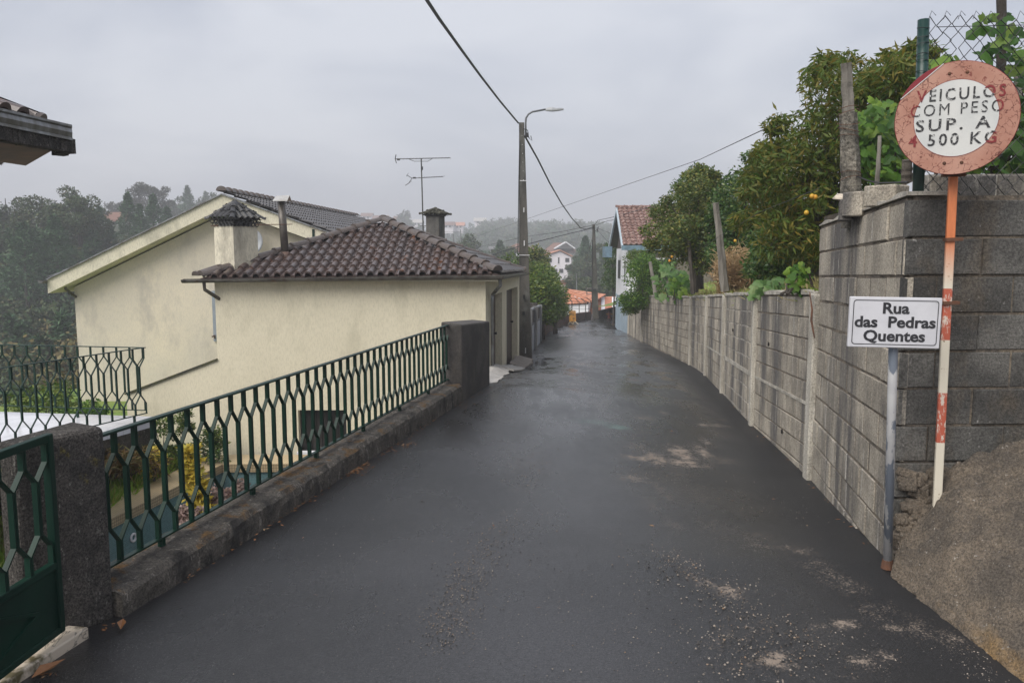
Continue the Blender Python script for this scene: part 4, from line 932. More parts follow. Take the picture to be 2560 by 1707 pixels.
def gutter(name, pts, r, mat, parent):
    mb = MB(); pts = [Vector(p) for p in pts]; S = 6; V_ = []
    for i, p in enumerate(pts):
        t_ = (pts[min(i + 1, len(pts) - 1)] - pts[max(i - 1, 0)]); t_.z = 0; t_.normalize(); x = Vector((t_.y, -t_.x, 0))
        pr = [(r * math.cos(math.pi + math.pi * k / S), r * math.sin(math.pi + math.pi * k / S)) for k in range(S + 1)]
        pr = [(-r, .02)] + pr + [(r, .004), (r + .012, .008), (r + .012, -.006)]
        for a, b in pr: V_.append(p + x * a + Vector((0, 0, b)))
        np_ = len(pr)
    F_ = [(i * np_ + k, (i + 1) * np_ + k, (i + 1) * np_ + k + 1, i * np_ + k + 1) for i in range(len(pts) - 1) for k in range(np_ - 1)] + [tuple(range(np_)), tuple((len(pts) - 1) * np_ + k for k in range(np_ - 1, -1, -1))]
    mb.add(V_, F_); return mb.build(name, mat, parent)
# ------------------------------------------------------------------ cream garage with the hipped roof
GE0, GE1 = P(497, 700, 15.72), P(1248, 690, 15.72)      # front eave, gutter level
APX = P(958, 558, 19.0); AP2 = P(985, 566, 20.6); GS = P(1311, 682, 21.9)
GL = Vector((GE0.x, 22.6, GE0.z))
rt = thing('garage', (-3.4, 18, -2.3), 'cream stucco outbuilding with a hipped roof of dark wet clay tiles', 'building')
WT = 1.22                                               # wall top
WL = P(544, 900, 16.0).x; CRN = (-.53, 16.0); CB = (.20, 21.9)
kx, kz = P(745, 1025, 16.0), P(868, 1132, 16.0)
mb = MB(); th_ = .3
def wbox(x0, x1, z0, z1): mb.hexa((x0, 16, z0), (x1, 16, z0), (x1, 16 + th_, z0), (x0, 16 + th_, z0), (0, 0, z1 - z0))
wbox(WL, CRN[0], kx.z, WT - .005); wbox(WL, kx.x, -4.4, kx.z); wbox(kz.x, CRN[0], -4.4, kx.z); wbox(kx.x, kz.x, -4.4, kz.z)
# stair parapet continuing the wall to the left with a raked top
q = [P(318, 985, 16), P(318, 905 * 1.0884, 16), P(554, 899, 16)]; zl = P(316, 986, 16)
mb.prism([Vector((WL, 16, -4.4)), Vector((zl.x, 16, -4.4)), Vector((zl.x, 16, zl.z)), Vector((WL, 16, P(554, 899, 16).z))], (0, .25, 0))
mb.build('front_wall', m_cream, rt)
mb = MB(); a_, b_ = Vector((zl.x - .02, 15.99, zl.z + .012)), Vector((WL, 15.99, P(554, 899, 16).z + .012)); mb.bar(a_ + Vector((0, .13, 0)), b_ + Vector((0, .13, 0)), .32, .035); mb.build('stair_coping', M('mossy_coping', (.07, .07, .03), (.035, .035, .028), 8, .9, .6), rt)
# road-side wall with two deep garage doors
def sw(D, z, off=0):
    k = (CB[0] - CRN[0]) / (CB[1] - CRN[1]); nn = math.sqrt(1 + k * k); return Vector((CRN[0] + k * (D - CRN[1]) - off / nn, D + off * k / nn, z))
d1a, d1b, d2a, d2b = 16.85, 18.42, 19.22, 21.5; dt = .98; db = -1.5
mb = MB()
def piers(a, b, z0, z1): mb.hexa(sw(a, z0), sw(b, z0), sw(b, z0, .3), sw(a, z0, .3), (0, 0, z1 - z0))
piers(16.0, d1a, db, dt - .10); piers(d1b, d2a, db, dt - .10); piers(d2b, 21.9, db, dt - .10); piers(16.0, 21.9, dt - .10, WT + .02)
mb.build('side_wall', m_cream, rt)
for (a, b) in ((d1a, d1b), (d2a, d2b)):
    mb = MB(); mb.hexa(sw(a, db, .16), sw(b, db, .16), sw(b, db, .22), sw(a, db, .22), (0, 0, dt - .10 - db)); dr_ = mb.build('garage_door', m_brown, rt)
    mb = MB(); mb.tube([sw(b - .25, -.05, .16), sw(b - .25, -.05, .09)], [.02, .03], 8); mb.build('handle', m_black, dr_)
# body behind (back and left walls), soffit
mb = MB(); mb.hexa((WL, 16.31, -4.4), (-.9, 16.31, -4.4), (-.1, 22.3, -4.4), (WL, 22.3, -4.4), (0, 0, 4.4 + WT - .02)); mb.build('core_wall', m_cream2, rt)
mb = MB(); mb.prism([Vector((GE0.x + .05, GE0.y + .03, WT + .005)), Vector((GE1.x - .03, GE1.y + .03, WT + .005)), Vector((GS.x - .05, GS.y, WT + .005)), Vector((GL.x, GL.y, WT + .005))], (0, 0, .03)); mb.build('soffit', m_cream, rt)
# roof deck below the tiles, and tiles
ez = .035
e0 = GE0 + Vector((.0, .02, ez)); e1 = GE1 + Vector((0, .02, ez)); gs = GS + Vector((0, 0, ez)); gl = GL + Vector((0, 0, ez))
mb = MB(); dn = Vector((0, 0, -.012))
mb.quad(e0 + dn, e1 + dn, APX + dn); mb.quad(e1 + dn, gs + dn, AP2 + dn, APX + dn); mb.quad(gs + dn, gl + dn, AP2 + dn); mb.quad(gl + dn, e0 + dn, APX + dn, AP2 + dn); mb.build('roof_deck', m_tile, rt)
tile_field('roof_tiles', [e0, e1, APX], e0, e1, .205, .36, .082, m_tile, rt, 'barrel', 12, .03, .012)
tile_field('roof_tiles', [e1, gs, AP2, APX], e1, gs, .16, .40, .055, m_tile_main, rt, 'barrel', 8, .028, .01)
tile_field('roof_tiles', [gl, e0, APX, AP2], gl, e0, .22, .40, .06, m_tile, rt, 'barrel', 6, .028, .01)
ridge_run('ridge_tiles', e0 + Vector((.05, .05, .02)), APX + Vector((0, 0, .05)), .115, .43, m_ridge, rt, .04)
ridge_run('ridge_tiles', e1 + Vector((-.05, .08, .03)), APX + Vector((0, 0, .05)), .115, .40, m_ridge, rt, .05)
ridge_run('ridge_tiles', APX + Vector((0, 0, .05)), AP2 + Vector((0, 0, .05)), .115, .42, m_ridge, rt, .04)
ridge_run('ridge_tiles', gs + Vector((-.02, 0, .03)), AP2 + Vector((0, 0, .05)), .09, .5, m_ridge, rt, .03)
mb = MB(); q = P(497 - 35, 690, 15.75)
ridge_run('ridge_tiles', P(492, 692, 15.85), P(545, 672, 16.3), .10, .5, m_ridge, rt, .03)
gutter('gutter', [GE0 + Vector((-.32, -.02, 0)), GE1 + Vector((.05, -.02, 0)), GS + Vector((.07, 0, 0))], .062, m_gutter, rt)
mb = MB(); g_ = GE1 + Vector((.02, .12, -.05)); mb.tube([g_, g_ + Vector((0, 0, -.14)), sw(16.5, .93, -.07), sw(16.5, .82, -.06), sw(16.5, -.7, -.06)], .036, 10); mb.build('downpipe', m_metalg, rt)
mb = MB(); g_ = GE0 + Vector((.10, 0, -.05)); mb.tube([g_, g_ + Vector((0, .02, -.14)), P(540, 742, 15.93), P(556, 752, 16.1)], .036, 8); mb.build('downpipe', m_gutter, rt)
# basement window
fr = None
mb = MB(); mb.hexa((kx.x, 16.16, kz.z), (kz.x, 16.16, kz.z), (kz.x, 16.2, kz.z), (kx.x, 16.2, kz.z), (0, 0, kx.z - kz.z)); wd = mb.build('window', m_dark, rt)
mb = MB()
for k in range(1, 9): x = kx.x + (kz.x - kx.x) * k / 9; mb.box((x, 16.14, (kx.z + kz.z) / 2), (.012, .02, kx.z - kz.z - .01))
mb.build('bars', m_dark, wd)
mb = MB(); mb.box(((kx.x + kz.x) / 2, 15.99, kz.z + .012), (kz.x - kx.x + .06, .14, .05)); mb.build('window_sill', m_white, wd)
# chimney with tiled cap
def tiled_cap(cx, cy_, z, half, h, rz, mat, parent, pitch=.12, name='cap_tiles'):
    Mz = Matrix.Rotation(rz, 3, 'Z'); cs = [Vector((cx, cy_, z)) + Mz @ Vector((a * half, b * half, 0)) for a, b in ((-1, -1), (1, -1), (1, 1), (-1, 1))]; ap = Vector((cx, cy_, z + h))
    o_ = None
    for i in range(4):
        a, b = cs[i], cs[(i + 1) % 4]
        tile_field(name, [a, b, ap], a, b, pitch, .2, .045, mat, parent, 'barrel', 8, .02, .01)
        ridge_run('cap_ridge', a - (ap - a) * .06 , ap, .06, .22, mat, parent, .02)
    mb = MB(); mb.add([c_ - Vector((0, 0, .015)) for c_ in cs] + [ap - Vector((0, 0, .015))], [(3, 2, 1, 0), (0, 1, 4), (1, 2, 4), (2, 3, 4), (3, 0, 4)]); mb.build('cap_core', m_capt, parent)
ch = thing('chimney', P(592, 700, 16.45), 'cream chimney with a dark tiled cap on the outbuilding roof', 'chimney')
cc = P(594, 690, 16.5); rz = R(-33); zt_ = P(594, 566, 16.4).z; hs = .30
mb = MB(); mb.box((cc.x, cc.y, (1.15 + zt_) / 2), (2 * hs, 2 * hs, zt_ - 1.15), rz); mb.build('shaft', stucco('chimney_stucco', (.68, .63, .50), (.58, .54, .42), (.22, .20, .16), .7), ch)
mb = MB(); Mz = Matrix.Rotation(rz, 3, 'Z')
for side in range(4):
    for k in range(6):
        for lv in range(2):
            a = -.27 + k * .108 + (.054 if lv else 0); v_ = Vector((a, -hs + .0, 0)); v_ = Matrix.Rotation(side * math.pi / 2, 3, 'Z') @ v_; v_ = Mz @ v_; 
            ctr = Vector((cc.x, cc.y, zt_ + .035 + lv * .07)) + v_; nrm = Mz @ (Matrix.Rotation(side * math.pi / 2, 3, 'Z') @ Vector((0, -1, 0))); tx = Vector((0, 0, 1)).cross(nrm)
            mb.tube([ctr + nrm * .02 + tx * (.046 * math.cos(q)) + Vector((0, 0, .036 * math.sin(q))) for q in np.linspace(0, 6.28, 11)], .010, 4, False)
mb.build('vent_lattice', m_capt, ch)
mb = MB(); mb.box((cc.x, cc.y, zt_ + .07), (.46, .46, .15), rz); mb.build('flue_core', m_dark, ch)
tiled_cap(cc.x, cc.y, zt_ + .15, .37, .34, rz, m_capt, ch, .145)
mb = MB(); a_ = P(538, 694, 15.93); b_ = P(602, 690, 15.93); mb.hexa(a_, b_, b_ + Vector((0, .28, .10)), a_ + Vector((0.07, .28, .10)), (0, 0, .012)); mb.bar(a_ + Vector((.05, .26, .13)), b_ + Vector((0, .26, .13)), .01, .09); mb.build('flashing', m_metalg, ch)
# stove flue
fl_ = thing('stove_flue', P(714, 668, 16.9), 'rusty metal flue pipe with a small gabled cowl on the tiled roof', 'flue')
a_, b_ = P(716, 676, 16.9), P(703, 503, 16.9); c_ = a_.lerp(b_, .27)
mb = MB(); mb.tube([a_, c_], .088, 14); mb.build('rusty_base', M('flue_rust', (.14, .085, .065), (.085, .06, .05), 6, .6, .3), fl_, smooth=True)
mb = MB(); mb.tube([c_ - Vector((0, 0, .01)), b_], .08, 14); mb.build('pipe', M('flue_pipe', (.13, .115, .10), (.085, .075, .065), 7, .45, .1, metal=.3), fl_, smooth=True)
mb = MB(); q0 = P(683, 503, 16.9); q1 = P(728, 501, 16.9); pk0 = P(694, 489, 17.15); 
for sgn in (1,): 
    ra, rb = P(690, 491, 16.95), P(724, 489, 16.95)
    mb.hexa(P(681, 503, 16.7), P(718, 503, 16.7), rb, ra, (0, 0, .008)); mb.hexa(ra, rb, P(729, 503, 17.2), P(700, 503, 17.2), (0, 0, .008))
mb.build('cowl', M('bright_cowl', (.62, .60, .56), (.50, .47, .42), 5, .35, 0, metal=.6), fl_)
mb = MB(); mb.tube([P(527, 565, 16.2), P(545, 564, 16.15)], .009, 6); mb.tube([P(638, 562, 16.45), P(731, 561, 16.82)], .009, 6); mb.build('brace_rod', m_rust, fl_)
# dark block chimney behind
c2_ = thing('chimney', P(1089, 640, 22.3), 'dark block chimney with a mossy tiled cap behind the outbuilding roof', 'chimney')
q = P(1089, 596, 22.3); zt2 = P(1089, 540, 22.3).z; mb = MB(); mb.box((q.x, q.y, (1.3 + zt2) / 2), (.38, .42, zt2 - 1.3), R(-18)); mb.build('shaft', m_block2, c2_)
mb = MB(); mb.box((q.x, q.y, zt2 + .01), (.44, .46, .04), R(-18)); mb.build('collar', m_capt, c2_)
for sx_ in (-1, 1):
    for sy_ in (-1, 1):
        v_ = Matrix.Rotation(R(-18), 3, 'Z') @ Vector((sx_ * .17, sy_ * .18, 0)); mb = MB(); mb.box((q.x + v_.x, q.y + v_.y, zt2 - .05), (.08, .08, .02)); 
tiled_cap(q.x, q.y, zt2 + .03, .29, .16, R(-18), M('mossy_cap', (.06, .055, .035), (.035, .035, .028), 14, .9, .9, 30, .02), c2_, .12)
# antenna
an = thing('tv_antenna', P(1056, 640, 22.6), 'tall mast with two television aerials behind the outbuilding roof', 'antenna')
mb = MB(); mb.tube([P(1058, 640, 22.6), P(1058, 575, 22.6), P(1053, 396, 22.6)], .018, 6); mb.tube([P(1050, 565, 22.6), P(1072, 565, 22.5)], .01, 5); mb.build('mast', m_steel, an)
mb = MB(); a_, b_ = P(989, 398, 22.6), P(1126, 395, 22.6); mb.tube([a_, b_], .011, 5); mb.tube([P(1022, 398, 22.6), P(1035, 403.5, 22.6), P(1070, 403.5, 22.6), P(1082, 396, 22.6)], .008, 5)
for k in np.linspace(.06, .99, 17): c_ = a_.lerp(b_, k); mb.tube([c_ - Vector((.02, .16, -.0)), c_ + Vector((.02, .16, 0))], .004, 4)
mb.tube([P(990, 387, 22.5), P(988, 398, 22.6), P(991, 408, 22.5)], .012, 5); mb.box(P(996, 399, 22.6), (.08, .05, .05)); mb.build('upper_aerial', m_steel, an)
mb = MB(); a_, b_ = P(1030, 446, 22.6), P(1108, 442, 22.6); mb.tube([a_, b_], .010, 5)
for k in np.linspace(.2, 1, 11): c_ = a_.lerp(b_, k); mb.tube([c_ - Vector((.03, .13, .02)), c_ + Vector((.03, .13, .03))], .005, 4)
mb.tube([P(1017, 438, 22.6), a_], .009, 5); mb.tube([a_, P(1021, 459, 22.6), P(1013, 464, 22.6)], .009, 5); mb.tube([P(1021, 433, 22.5), P(1016, 441, 22.7)], .006, 4); mb.tube([P(1029, 453, 22.5), P(1020, 460, 22.7)], .006, 4)
mb.box(P(1036, 445, 22.6), (.08, .05, .04)); mb.build('lower_aerial', m_steel, an)
mb = MB(); mb.box(P(1055, 421, 22.55), (.05, .06, .09)); mb.build('amplifier_box', m_black, an)
# ------------------------------------------------------------------ main cream house on the left
mh = thing('cream_house', (-7.5, 29, -4), 'large cream gabled house with grey tiled roof and weathered stucco', 'house')
GW = 22.0; AX = P(555, 487, 21.5); LE = P(118, 700, 21.5); RE = Vector((-4.35, 21.5, 0)); slR = P(833, 586, 21.5)
kR = (AX.z - slR.z) / (slR.x - AX.x); RE.z = AX.z - kR * (RE.x - AX.x); kL = (AX.z - LE.z) / (AX.x - LE.x)
wl = P(184, 700, 22).x; wz = lambda x: AX.z - (kL * (AX.x - x) if x < AX.x else kR * (x - AX.x)) - .42
mb = MB(); mb.prism([Vector((wl, GW, -5)), Vector((RE.x + .25, GW, -5)), Vector((RE.x + .25, GW, wz(RE.x + .25))), Vector((AX.x, GW, wz(AX.x))), Vector((wl, GW, wz(wl)))], (0, 14.2, 0)); mb.build('wall', m_cream2, mh)
def rake(A, B, h_=.36):
    mb.add([A, B, B - Vector((0, 0, h_)), A - Vector((0, 0, h_))] + [q + Vector((0, .12, 0)) for q in (A, B, B - Vector((0, 0, h_)), A - Vector((0, 0, h_)))], [(3, 2, 1, 0), (4, 5, 6, 7), (0, 1, 5, 4), (2, 3, 7, 6), (1, 2, 6, 5), (3, 0, 4, 7)])
mb = MB(); rake(LE, AX); rake(AX, RE); mb.build('rake_board', m_rake, mh)
mb = MB()
for A, B in ((LE, AX), (AX, RE)):
    d_ = Vector((0, 0, -.365)); mb.add([A + d_ + Vector((0, .12, 0)), B + d_ + Vector((0, .12, 0)), B + d_ + Vector((.7, 15.2, 0)), A + d_ + Vector((.7, 15.2, 0))] + [q + Vector((0, 0, .3)) for q in (A + d_ + Vector((0, .12, 0)), B + d_ + Vector((0, .12, 0)), B + d_ + Vector((.7, 15.2, 0)), A + d_ + Vector((.7, 15.2, 0)))], [(3, 2, 1, 0), (4, 5, 6, 7), (0, 1, 5, 4), (1, 2, 6, 5), (2, 3, 7, 6), (3, 0, 4, 7)])
mb.build('roof_slab', m_rake, mh)
up = Vector((0, 0, .05)); tile_field('roof_tiles', [AX + up, AX + up + Vector((.7, 15.2, 0)), RE + up + Vector((.7, 15.2, 0)), RE + up], RE + up, RE + up + Vector((.7, 15.2, 0)), .24, .36, .05, m_tile_main, mh, 'barrel', 6, .035, .008)
tile_field('roof_tiles', [AX + up, AX + up + Vector((.7, 15.2, 0)), LE + up + Vector((0, 15.2, 0)), LE + up], LE + up, LE + up + Vector((0, 15.2, 0)), .3, .45, .04, m_tile_main, mh, 'barrel', 4, .02)
ridge_run('ridge_tiles', AX + Vector((0, -.02, .06)), AX + Vector((.7, 15.2, .06)), .13, .42, m_ridge, mh, .05)
mb = MB()
for A, B in ((LE, AX), (AX, RE)): mb.bar(A + Vector((0, .03, .015)), B + Vector((0, .03, .015)), .18, .03)
mb.build('verge_flashing', m_metalg, mh)
mb = MB(); c_ = slR.lerp(AX, 1 - (782 - 555) / (833 - 555)); mb.box((P(783, 575, 21.48).x, 21.49, P(783, 578, 21.48).z - .1), (.06, .03, .30)); mb.build('board_joint', m_green, mh)
mb = MB(); mb.tube([P(162, 708, 21.7), P(164, 722, 21.7), P(184, 738, 21.9), P(190, 742, 22)], .035, 8); mb.build('downpipe', m_gutter, mh)
gutter('gutter', [LE + Vector((-.06, -.2, -.02)), LE + Vector((-.06, 15, -.02))], .07, m_metalg, mh)
mb = MB(); a_, b_ = P(533, 727, 21.95), P(549, 853, 21.95); mb.box(((a_.x + b_.x) / 2 + .05, 21.96, (a_.z + b_.z) / 2), (.30, .05, a_.z - b_.z)); sh = mb.build('shutter', M('grey_blue_shutter', (.26, .29, .33), (.22, .25, .29), 4, .5, 0), mh)
mb = MB(); mb.tube([P(530, 842, 21.9), P(537, 838, 21.9), P(536, 846, 21.9)], .02, 5); mb.build('catch', m_rust, sh)
ds = thing('satellite_dish', P(622, 604, 21.9), 'grey satellite dish half hidden behind the cream chimney', 'satellite dish')
mb = MB(); c_ = P(622, 604, 21.6); Vd = []; S1, S2 = 6, 28; nrm = Vector((.35, -1, .15)).normalized(); tx = Vector((0, 0, 1)).cross(nrm).normalized(); ty = nrm.cross(tx)
for i in range(S1 + 1):
    rr = .36 * i / S1 + .0005
    for k in range(S2): a = 2 * math.pi * k / S2; Vd.append(c_ + tx * rr * math.cos(a) + ty * rr * math.sin(a) * 1.06 + nrm * (.09 * (i / S1) ** 2))
Fd = [(i * S2 + k, i * S2 + (k + 1) % S2, (i + 1) * S2 + (k + 1) % S2, (i + 1) * S2 + k) for i in range(S1) for k in range(S2)]
mb.add(Vd, Fd); o = mb.build('reflector', M('dish_grey', (.36, .38, .40), None, 5, .45, 0), ds, smooth=True); so_ = o.modifiers.new('s', 'SOLIDIFY'); so_.thickness = .012
mb = MB(); mb.tube([c_ - nrm * .02, c_ + Vector((0, .5, -.05))], .022, 6); mb.tube([c_ - Vector((0, 0, .36)) + nrm * .1, c_ + nrm * .38 - Vector((0, 0, .12))], .01, 5); mb.box(c_ + nrm * .38 - Vector((0, 0, .10)), (.06, .1, .06)); mb.build('arm', m_steel, ds)
# ------------------------------------------------------------------ neighbour's eave at the upper left
nb = thing('neighbour_house', (-7, 5, -2.3), 'dark roof corner with gutter of the neighbouring house at upper left', 'house')
NC_ = P(172, 322, 7.0); n2_ = PZ(0, 283, P(172, 322, 7.0).z); dv = (n2_ - NC_); dv.z = 0; dv.normalize(); ez_ = NC_.z; back = Vector((-.62, .78, 0))
A_ = NC_; B_ = NC_ + dv * 6; C__ = B_ + back * 5; D_ = NC_ + back * 5
mb = MB(); mb.hexa(A_ + Vector((0, 0, -.13)), A_ + back * 1.4 + Vector((0, 0, -.13)), B_ + back * 1.4 + Vector((0, 0, -.13)), B_ + Vector((0, 0, -.13)), (0, 0, .16)); 
def prof_strip(z0, z1, o0, o1, mat, nm):
    m_ = MB(); nx_ = -back; q = [A_ + nx_ * o0 + Vector((0, 0, z0)), B_ + nx_ * o0 + Vector((0, 0, z0)), B_ + nx_ * o1 + Vector((0, 0, z1)), A_ + nx_ * o1 + Vector((0, 0, z1))]
    return m_, q
mb2 = MB()
pf = [(0, .03), (.055, .03), (.055, .012), (.035, 0), (.05, -.035), (.035, -.075), (.05, -.08), (.05, -.10), (0, -.10)]
V_ = [p_ + (-back) * a + Vector((0, 0, b)) for p_ in (A_ - dv * .03, B_) for a, b in pf]; n_ = len(pf); mb2.add(V_, [(i, i + 1, n_ + i + 1, n_ + i) for i in range(n_ - 1)] + [tuple(range(n_ - 1, -1, -1))]); mb2.build('gutter', m_metalg, nb)
mb2 = MB()
fdir = (A_ - B_).normalized()
ck = 60
for i in range(ck):
    k = i / ck; p_ = A_.lerp(B_, .005 + k * .5) + back * .05; mb2.box(p_ + Vector((0, 0, -.145)), (.10, .10, .105 + rng.uniform(0, .02)), rng.uniform(0, 1.5))
for i in range(5):
    p_ = A_ + back * (.05 + i * .06) + dv * .05; mb2.box(p_ + Vector((0, 0, -.145)), (.10, .10, .105 + rng.uniform(0, .02)), rng.uniform(0, 1.5))
mb2.build('rough_fascia', m_coarse, nb)
mb2 = MB(); q0 = A_ + dv * .1 + back * .1; mb2.prism([q0 + Vector((0, 0, -.15)), q0 + back * 2 + Vector((0, 0, -.15)), B_ + back * 2 + Vector((0, 0, -.15)), B_ + Vector((0, 0, -.15))], (0, 0, .03)); mb2.build('soffit', M('brown_soffit', (.17, .085, .04), (.12, .065, .03), 3, .7, .2), nb)
A0_ = A_; A_ = A_ + dv * .30 + back * .22; B_ = B_ + back * .22; rg_ = A_ + back * 2.6 + dv * 2.4 + Vector((0, 0, .85)); rg2_ = B_ + back * 2.6 + Vector((0, 0, .85)); A_ = A_ - Vector((0, 0, .0)); B_ = B_ - Vector((0, 0, .0))
tile_field('roof_tiles', [A_ + Vector((0, 0, .05)), B_ + Vector((0, 0, .05)), rg2_, rg_], B_ + Vector((0, 0, .05)), A_ + Vector((0, 0, .05)), .2, .36, .05, m_tile, nb, 'barrel', 8, .03)
tile_field('roof_tiles', [A_ + Vector((0, 0, .05)), D_ + Vector((0, 0, .05)), rg_], A_ + Vector((0, 0, .05)), D_ + Vector((0, 0, .05)), .2, .36, .05, m_tile, nb, 'barrel', 8, .03)
ridge_run('ridge_tiles', A_ + Vector((0, 0, .03)), rg_, .075, .42, m_ridge, nb, .02)
w0 = A_ + back * .9 + dv * 1.3; w1 = B_ + back * .9; mb2 = MB(); mb2.hexa((w1.x, w1.y, -2.3), (w0.x, w0.y, -2.3), (w0.x - 1.8, w0.y + 2.2, -2.3), (w1.x - 1.8, w1.y + 2.2, -2.3), (0, 0, 2.3 + ez_ - .2)); mb2.build('wall', m_cream2, nb)
# ------------------------------------------------------------------ door ramps of pale cement by the garage
def patch(name, pts, h_, mat, label):
    mb = MB(); mb.prism(pts, (0, 0, h_)); o = mb.build(name, mat); bevel(o, .02, 2); return tag(o, label, 'cement ramp', 'cement ramps at the garage doors')
m_cem = M('pale_cement', (.42, .40, .375), (.30, .285, .265), 5, .8, .4, 50, .006, stain=((.24, .21, .18), 3, .6, .72, (1, 1, 1)))
m_cem2 = M('brown_cement', (.23, .195, .165), (.17, .15, .13), 5, .8, .4, 50, .006)
def ragged(pts, n_=5, a_=.04):
    o_ = []
    for i in range(len(pts)):
        p0, p1 = Vector(pts[i]), Vector(pts[(i + 1) % len(pts)])
        for k in range(n_): q = p0.lerp(p1, k / n_); o_.append(q + Vector((rng.uniform(-a_, a_), rng.uniform(-a_, a_), 0)))
    return o_
def onroad(px, py): 
    c = PZ(px, py, 0)
    for _ in range(6): c = PZ(px, py, float(roadz(c.x, c.y)))
    return c
def onramp(x, D, up): return Vector((x, D, float(roadz(x, D)) + up))
r1 = [onramp(-.42, 11.6, -.01), onramp(-.24, 11.9, .006), onramp(-.17, 13.2, .006), onramp(-.10, 15.2, .006), onramp(-.05, 16.4, .02), onramp(-.30, 17.4, .16), onramp(-.62, 15.9, .14)]
mb = MB(); rr_ = ragged(r1, 6, .045); mb.prism(rr_, (0, 0, .02)); o = mb.build('cement_ramp', m_cem); tag(o, 'ragged white cement ramp at the foot of the first garage door', 'cement ramp')
r2 = [onramp(-.28, 17.0, .12), onramp(.02, 16.6, .03), onramp(.22, 17.4, .01), onramp(.30, 18.3, .006), onramp(-.02, 18.6, .10)]
mb = MB(); mb.prism(ragged(r2, 4, .03), (0, 0, .03)); o = mb.build('cement_ramp', m_cem); tag(o, 'small white cement lump between the two garage doors', 'cement ramp')
r3 = [onramp(-.05, 18.7, .12), onramp(.28, 18.4, .01), onramp(.52, 20.4, .006), onramp(.58, 22.2, .008), onramp(.12, 21.8, .16)]
mb = MB(); mb.prism(ragged(r3, 4, .03), (0, 0, .03)); o = mb.build('cement_ramp', m_cem2); tag(o, 'brownish cement ramp before the second garage door beside the pole', 'cement ramp')
# ------------------------------------------------------------------ poles, lamp and cables
pl_ = thing('lamp_pole', P(1313, 898, 23), 'tall dark concrete pole with a street lamp beside the outbuilding', 'utility pole')
pb = P(1314, 900, 23); ptp = P(1304, 307, 23)
b0 = P(1292, 690, 23).x; pw0 = .36; pw1 = .145
mb = MB(); V_ = []
for c_, w_, d_ in ((pb, .37, .26), (ptp, .145, .12)):
    for x, y in ((-1, -1), (1, -1), (1, 1), (-1, 1)): V_.append(c_ + Vector((x * w_ / 2, y * d_ / 2, 0)))
mb.add(V_, [(3, 2, 1, 0), (4, 5, 6, 7), (0, 1, 5, 4), (1, 2, 6, 5), (2, 3, 7, 6), (3, 0, 4, 7)]); bevel(mb.build('shaft', m_pole, pl_), .012, 2)
m_slot = M('pale_slot', (.60, .60, .60), None, 3, .8, 0)
for py, h_ in ((525, .13), (608, .15), (876, .16)):
    q = P(1307 + (py - 307) * .012, py, 22.86); mb = MB(); mb.box(q, (.028 if h_ < .2 else .05, .01, h_)); mb.build('slot', m_slot, pl_)
for k in range(12): q = P(1305 + k * .35, 340 + k * 11, 22.92); mb = MB(); mb.box(q, (.018, .01, .018)); mb.build('hole', m_slot, pl_) if k % 2 == 0 else None
for py in (638, 452): q = P(1307 + (py - 307) * .012, py, 22.86); mb = MB(); mb.box(q, (.30 if py > 600 else .21, .02, .014)); mb.build('strap', m_white, pl_)
mb = MB(); mb.box(P(1309, 783, 22.84), (.07, .05, .10)); mb.box(P(1310, 742, 22.84), (.05, .05, .12)); mb.build('switch_box', m_black, pl_)
mb = MB(); mb.tube([P(1299, 350, 22.9), P(1297, 445, 22.9), P(1294, 690, 22.8)], .014, 5); mb.build('conduit', m_black, pl_)
m_arm = M('lamp_arm_grey', (.14, .145, .15), None, 5, .5, 0, metal=.4)
mb = MB(); mb.tube([P(1315, 345, 22.9), P(1314, 310, 22.9), P(1315, 296, 22.9), P(1321, 286, 22.9), P(1331, 280, 22.9), P(1364, 274, 22.9)], .026, 8); mb.build('lamp_arm', m_arm, pl_, smooth=True)
mb = MB(); a_, b_ = P(1364, 275, 22.9), P(1409, 273, 22.9); L_ = (b_ - a_).length
V_ = []
for k, (w_, t_, b__) in zip((0, .12, .35, .55, .9, 1), ((.05, .025, .03), (.12, .05, .035), (.16, .055, .045), (.15, .03, .045), (.13, .02, .03), (.10, .01, .02))):
    c_ = a_.lerp(b_, k)
    for y, z in ((-w_ / 2, 0), (-w_ / 3, t_), (w_ / 3, t_), (w_ / 2, 0), (w_ / 2, -b__), (-w_ / 2, -b__)): V_.append(c_ + Vector((0, y, z)))
mb.add(V_, [(i * 6 + k, i * 6 + (k + 1) % 6, (i + 1) * 6 + (k + 1) % 6, (i + 1) * 6 + k) for i in range(5) for k in range(6)] + [(5, 4, 3, 2, 1, 0), tuple(30 + k for k in range(6))])
mb.build('lamp_head', M('lamp_head_grey', (.35, .36, .37), None, 5, .5, 0), pl_)
mb = MB(); mb.box(P(1317, 338, 22.85), (.10, .08, .12)); mb.tube([P(1308, 322, 22.85), P(1319, 326, 22.85), P(1322, 345, 22.85), P(1330, 352, 22.85), P(1327, 340, 22.85)], .012, 5); mb.build('cable_clamp', m_black, pl_)
def simple_pole(px0, py0, px1, py1, D, w0, w1, lab, mat=m_pole, group='far utility poles', name='utility_pole'):
    a_ = P(px0, py0, D); b_ = P(px1, py1, D); mb = MB(); V_ = []
    for c_, w_ in ((a_, w0), (b_, w1)):
        for x, y in ((-1, -1), (1, -1), (1, 1), (-1, 1)): V_.append(c_ + Vector((x * w_ / 2, y * w_ / 2, 0)))
    mb.add(V_, [(3, 2, 1, 0), (4, 5, 6, 7), (0, 1, 5, 4), (1, 2, 6, 5), (2, 3, 7, 6), (3, 0, 4, 7)]); return tag(mb.build(name, mat), lab, 'utility pole', group)
rt = thing('utility_pole', P(1489, 805, 55), 'grey concrete pole at the far bend of the road carrying several cables', 'utility pole')
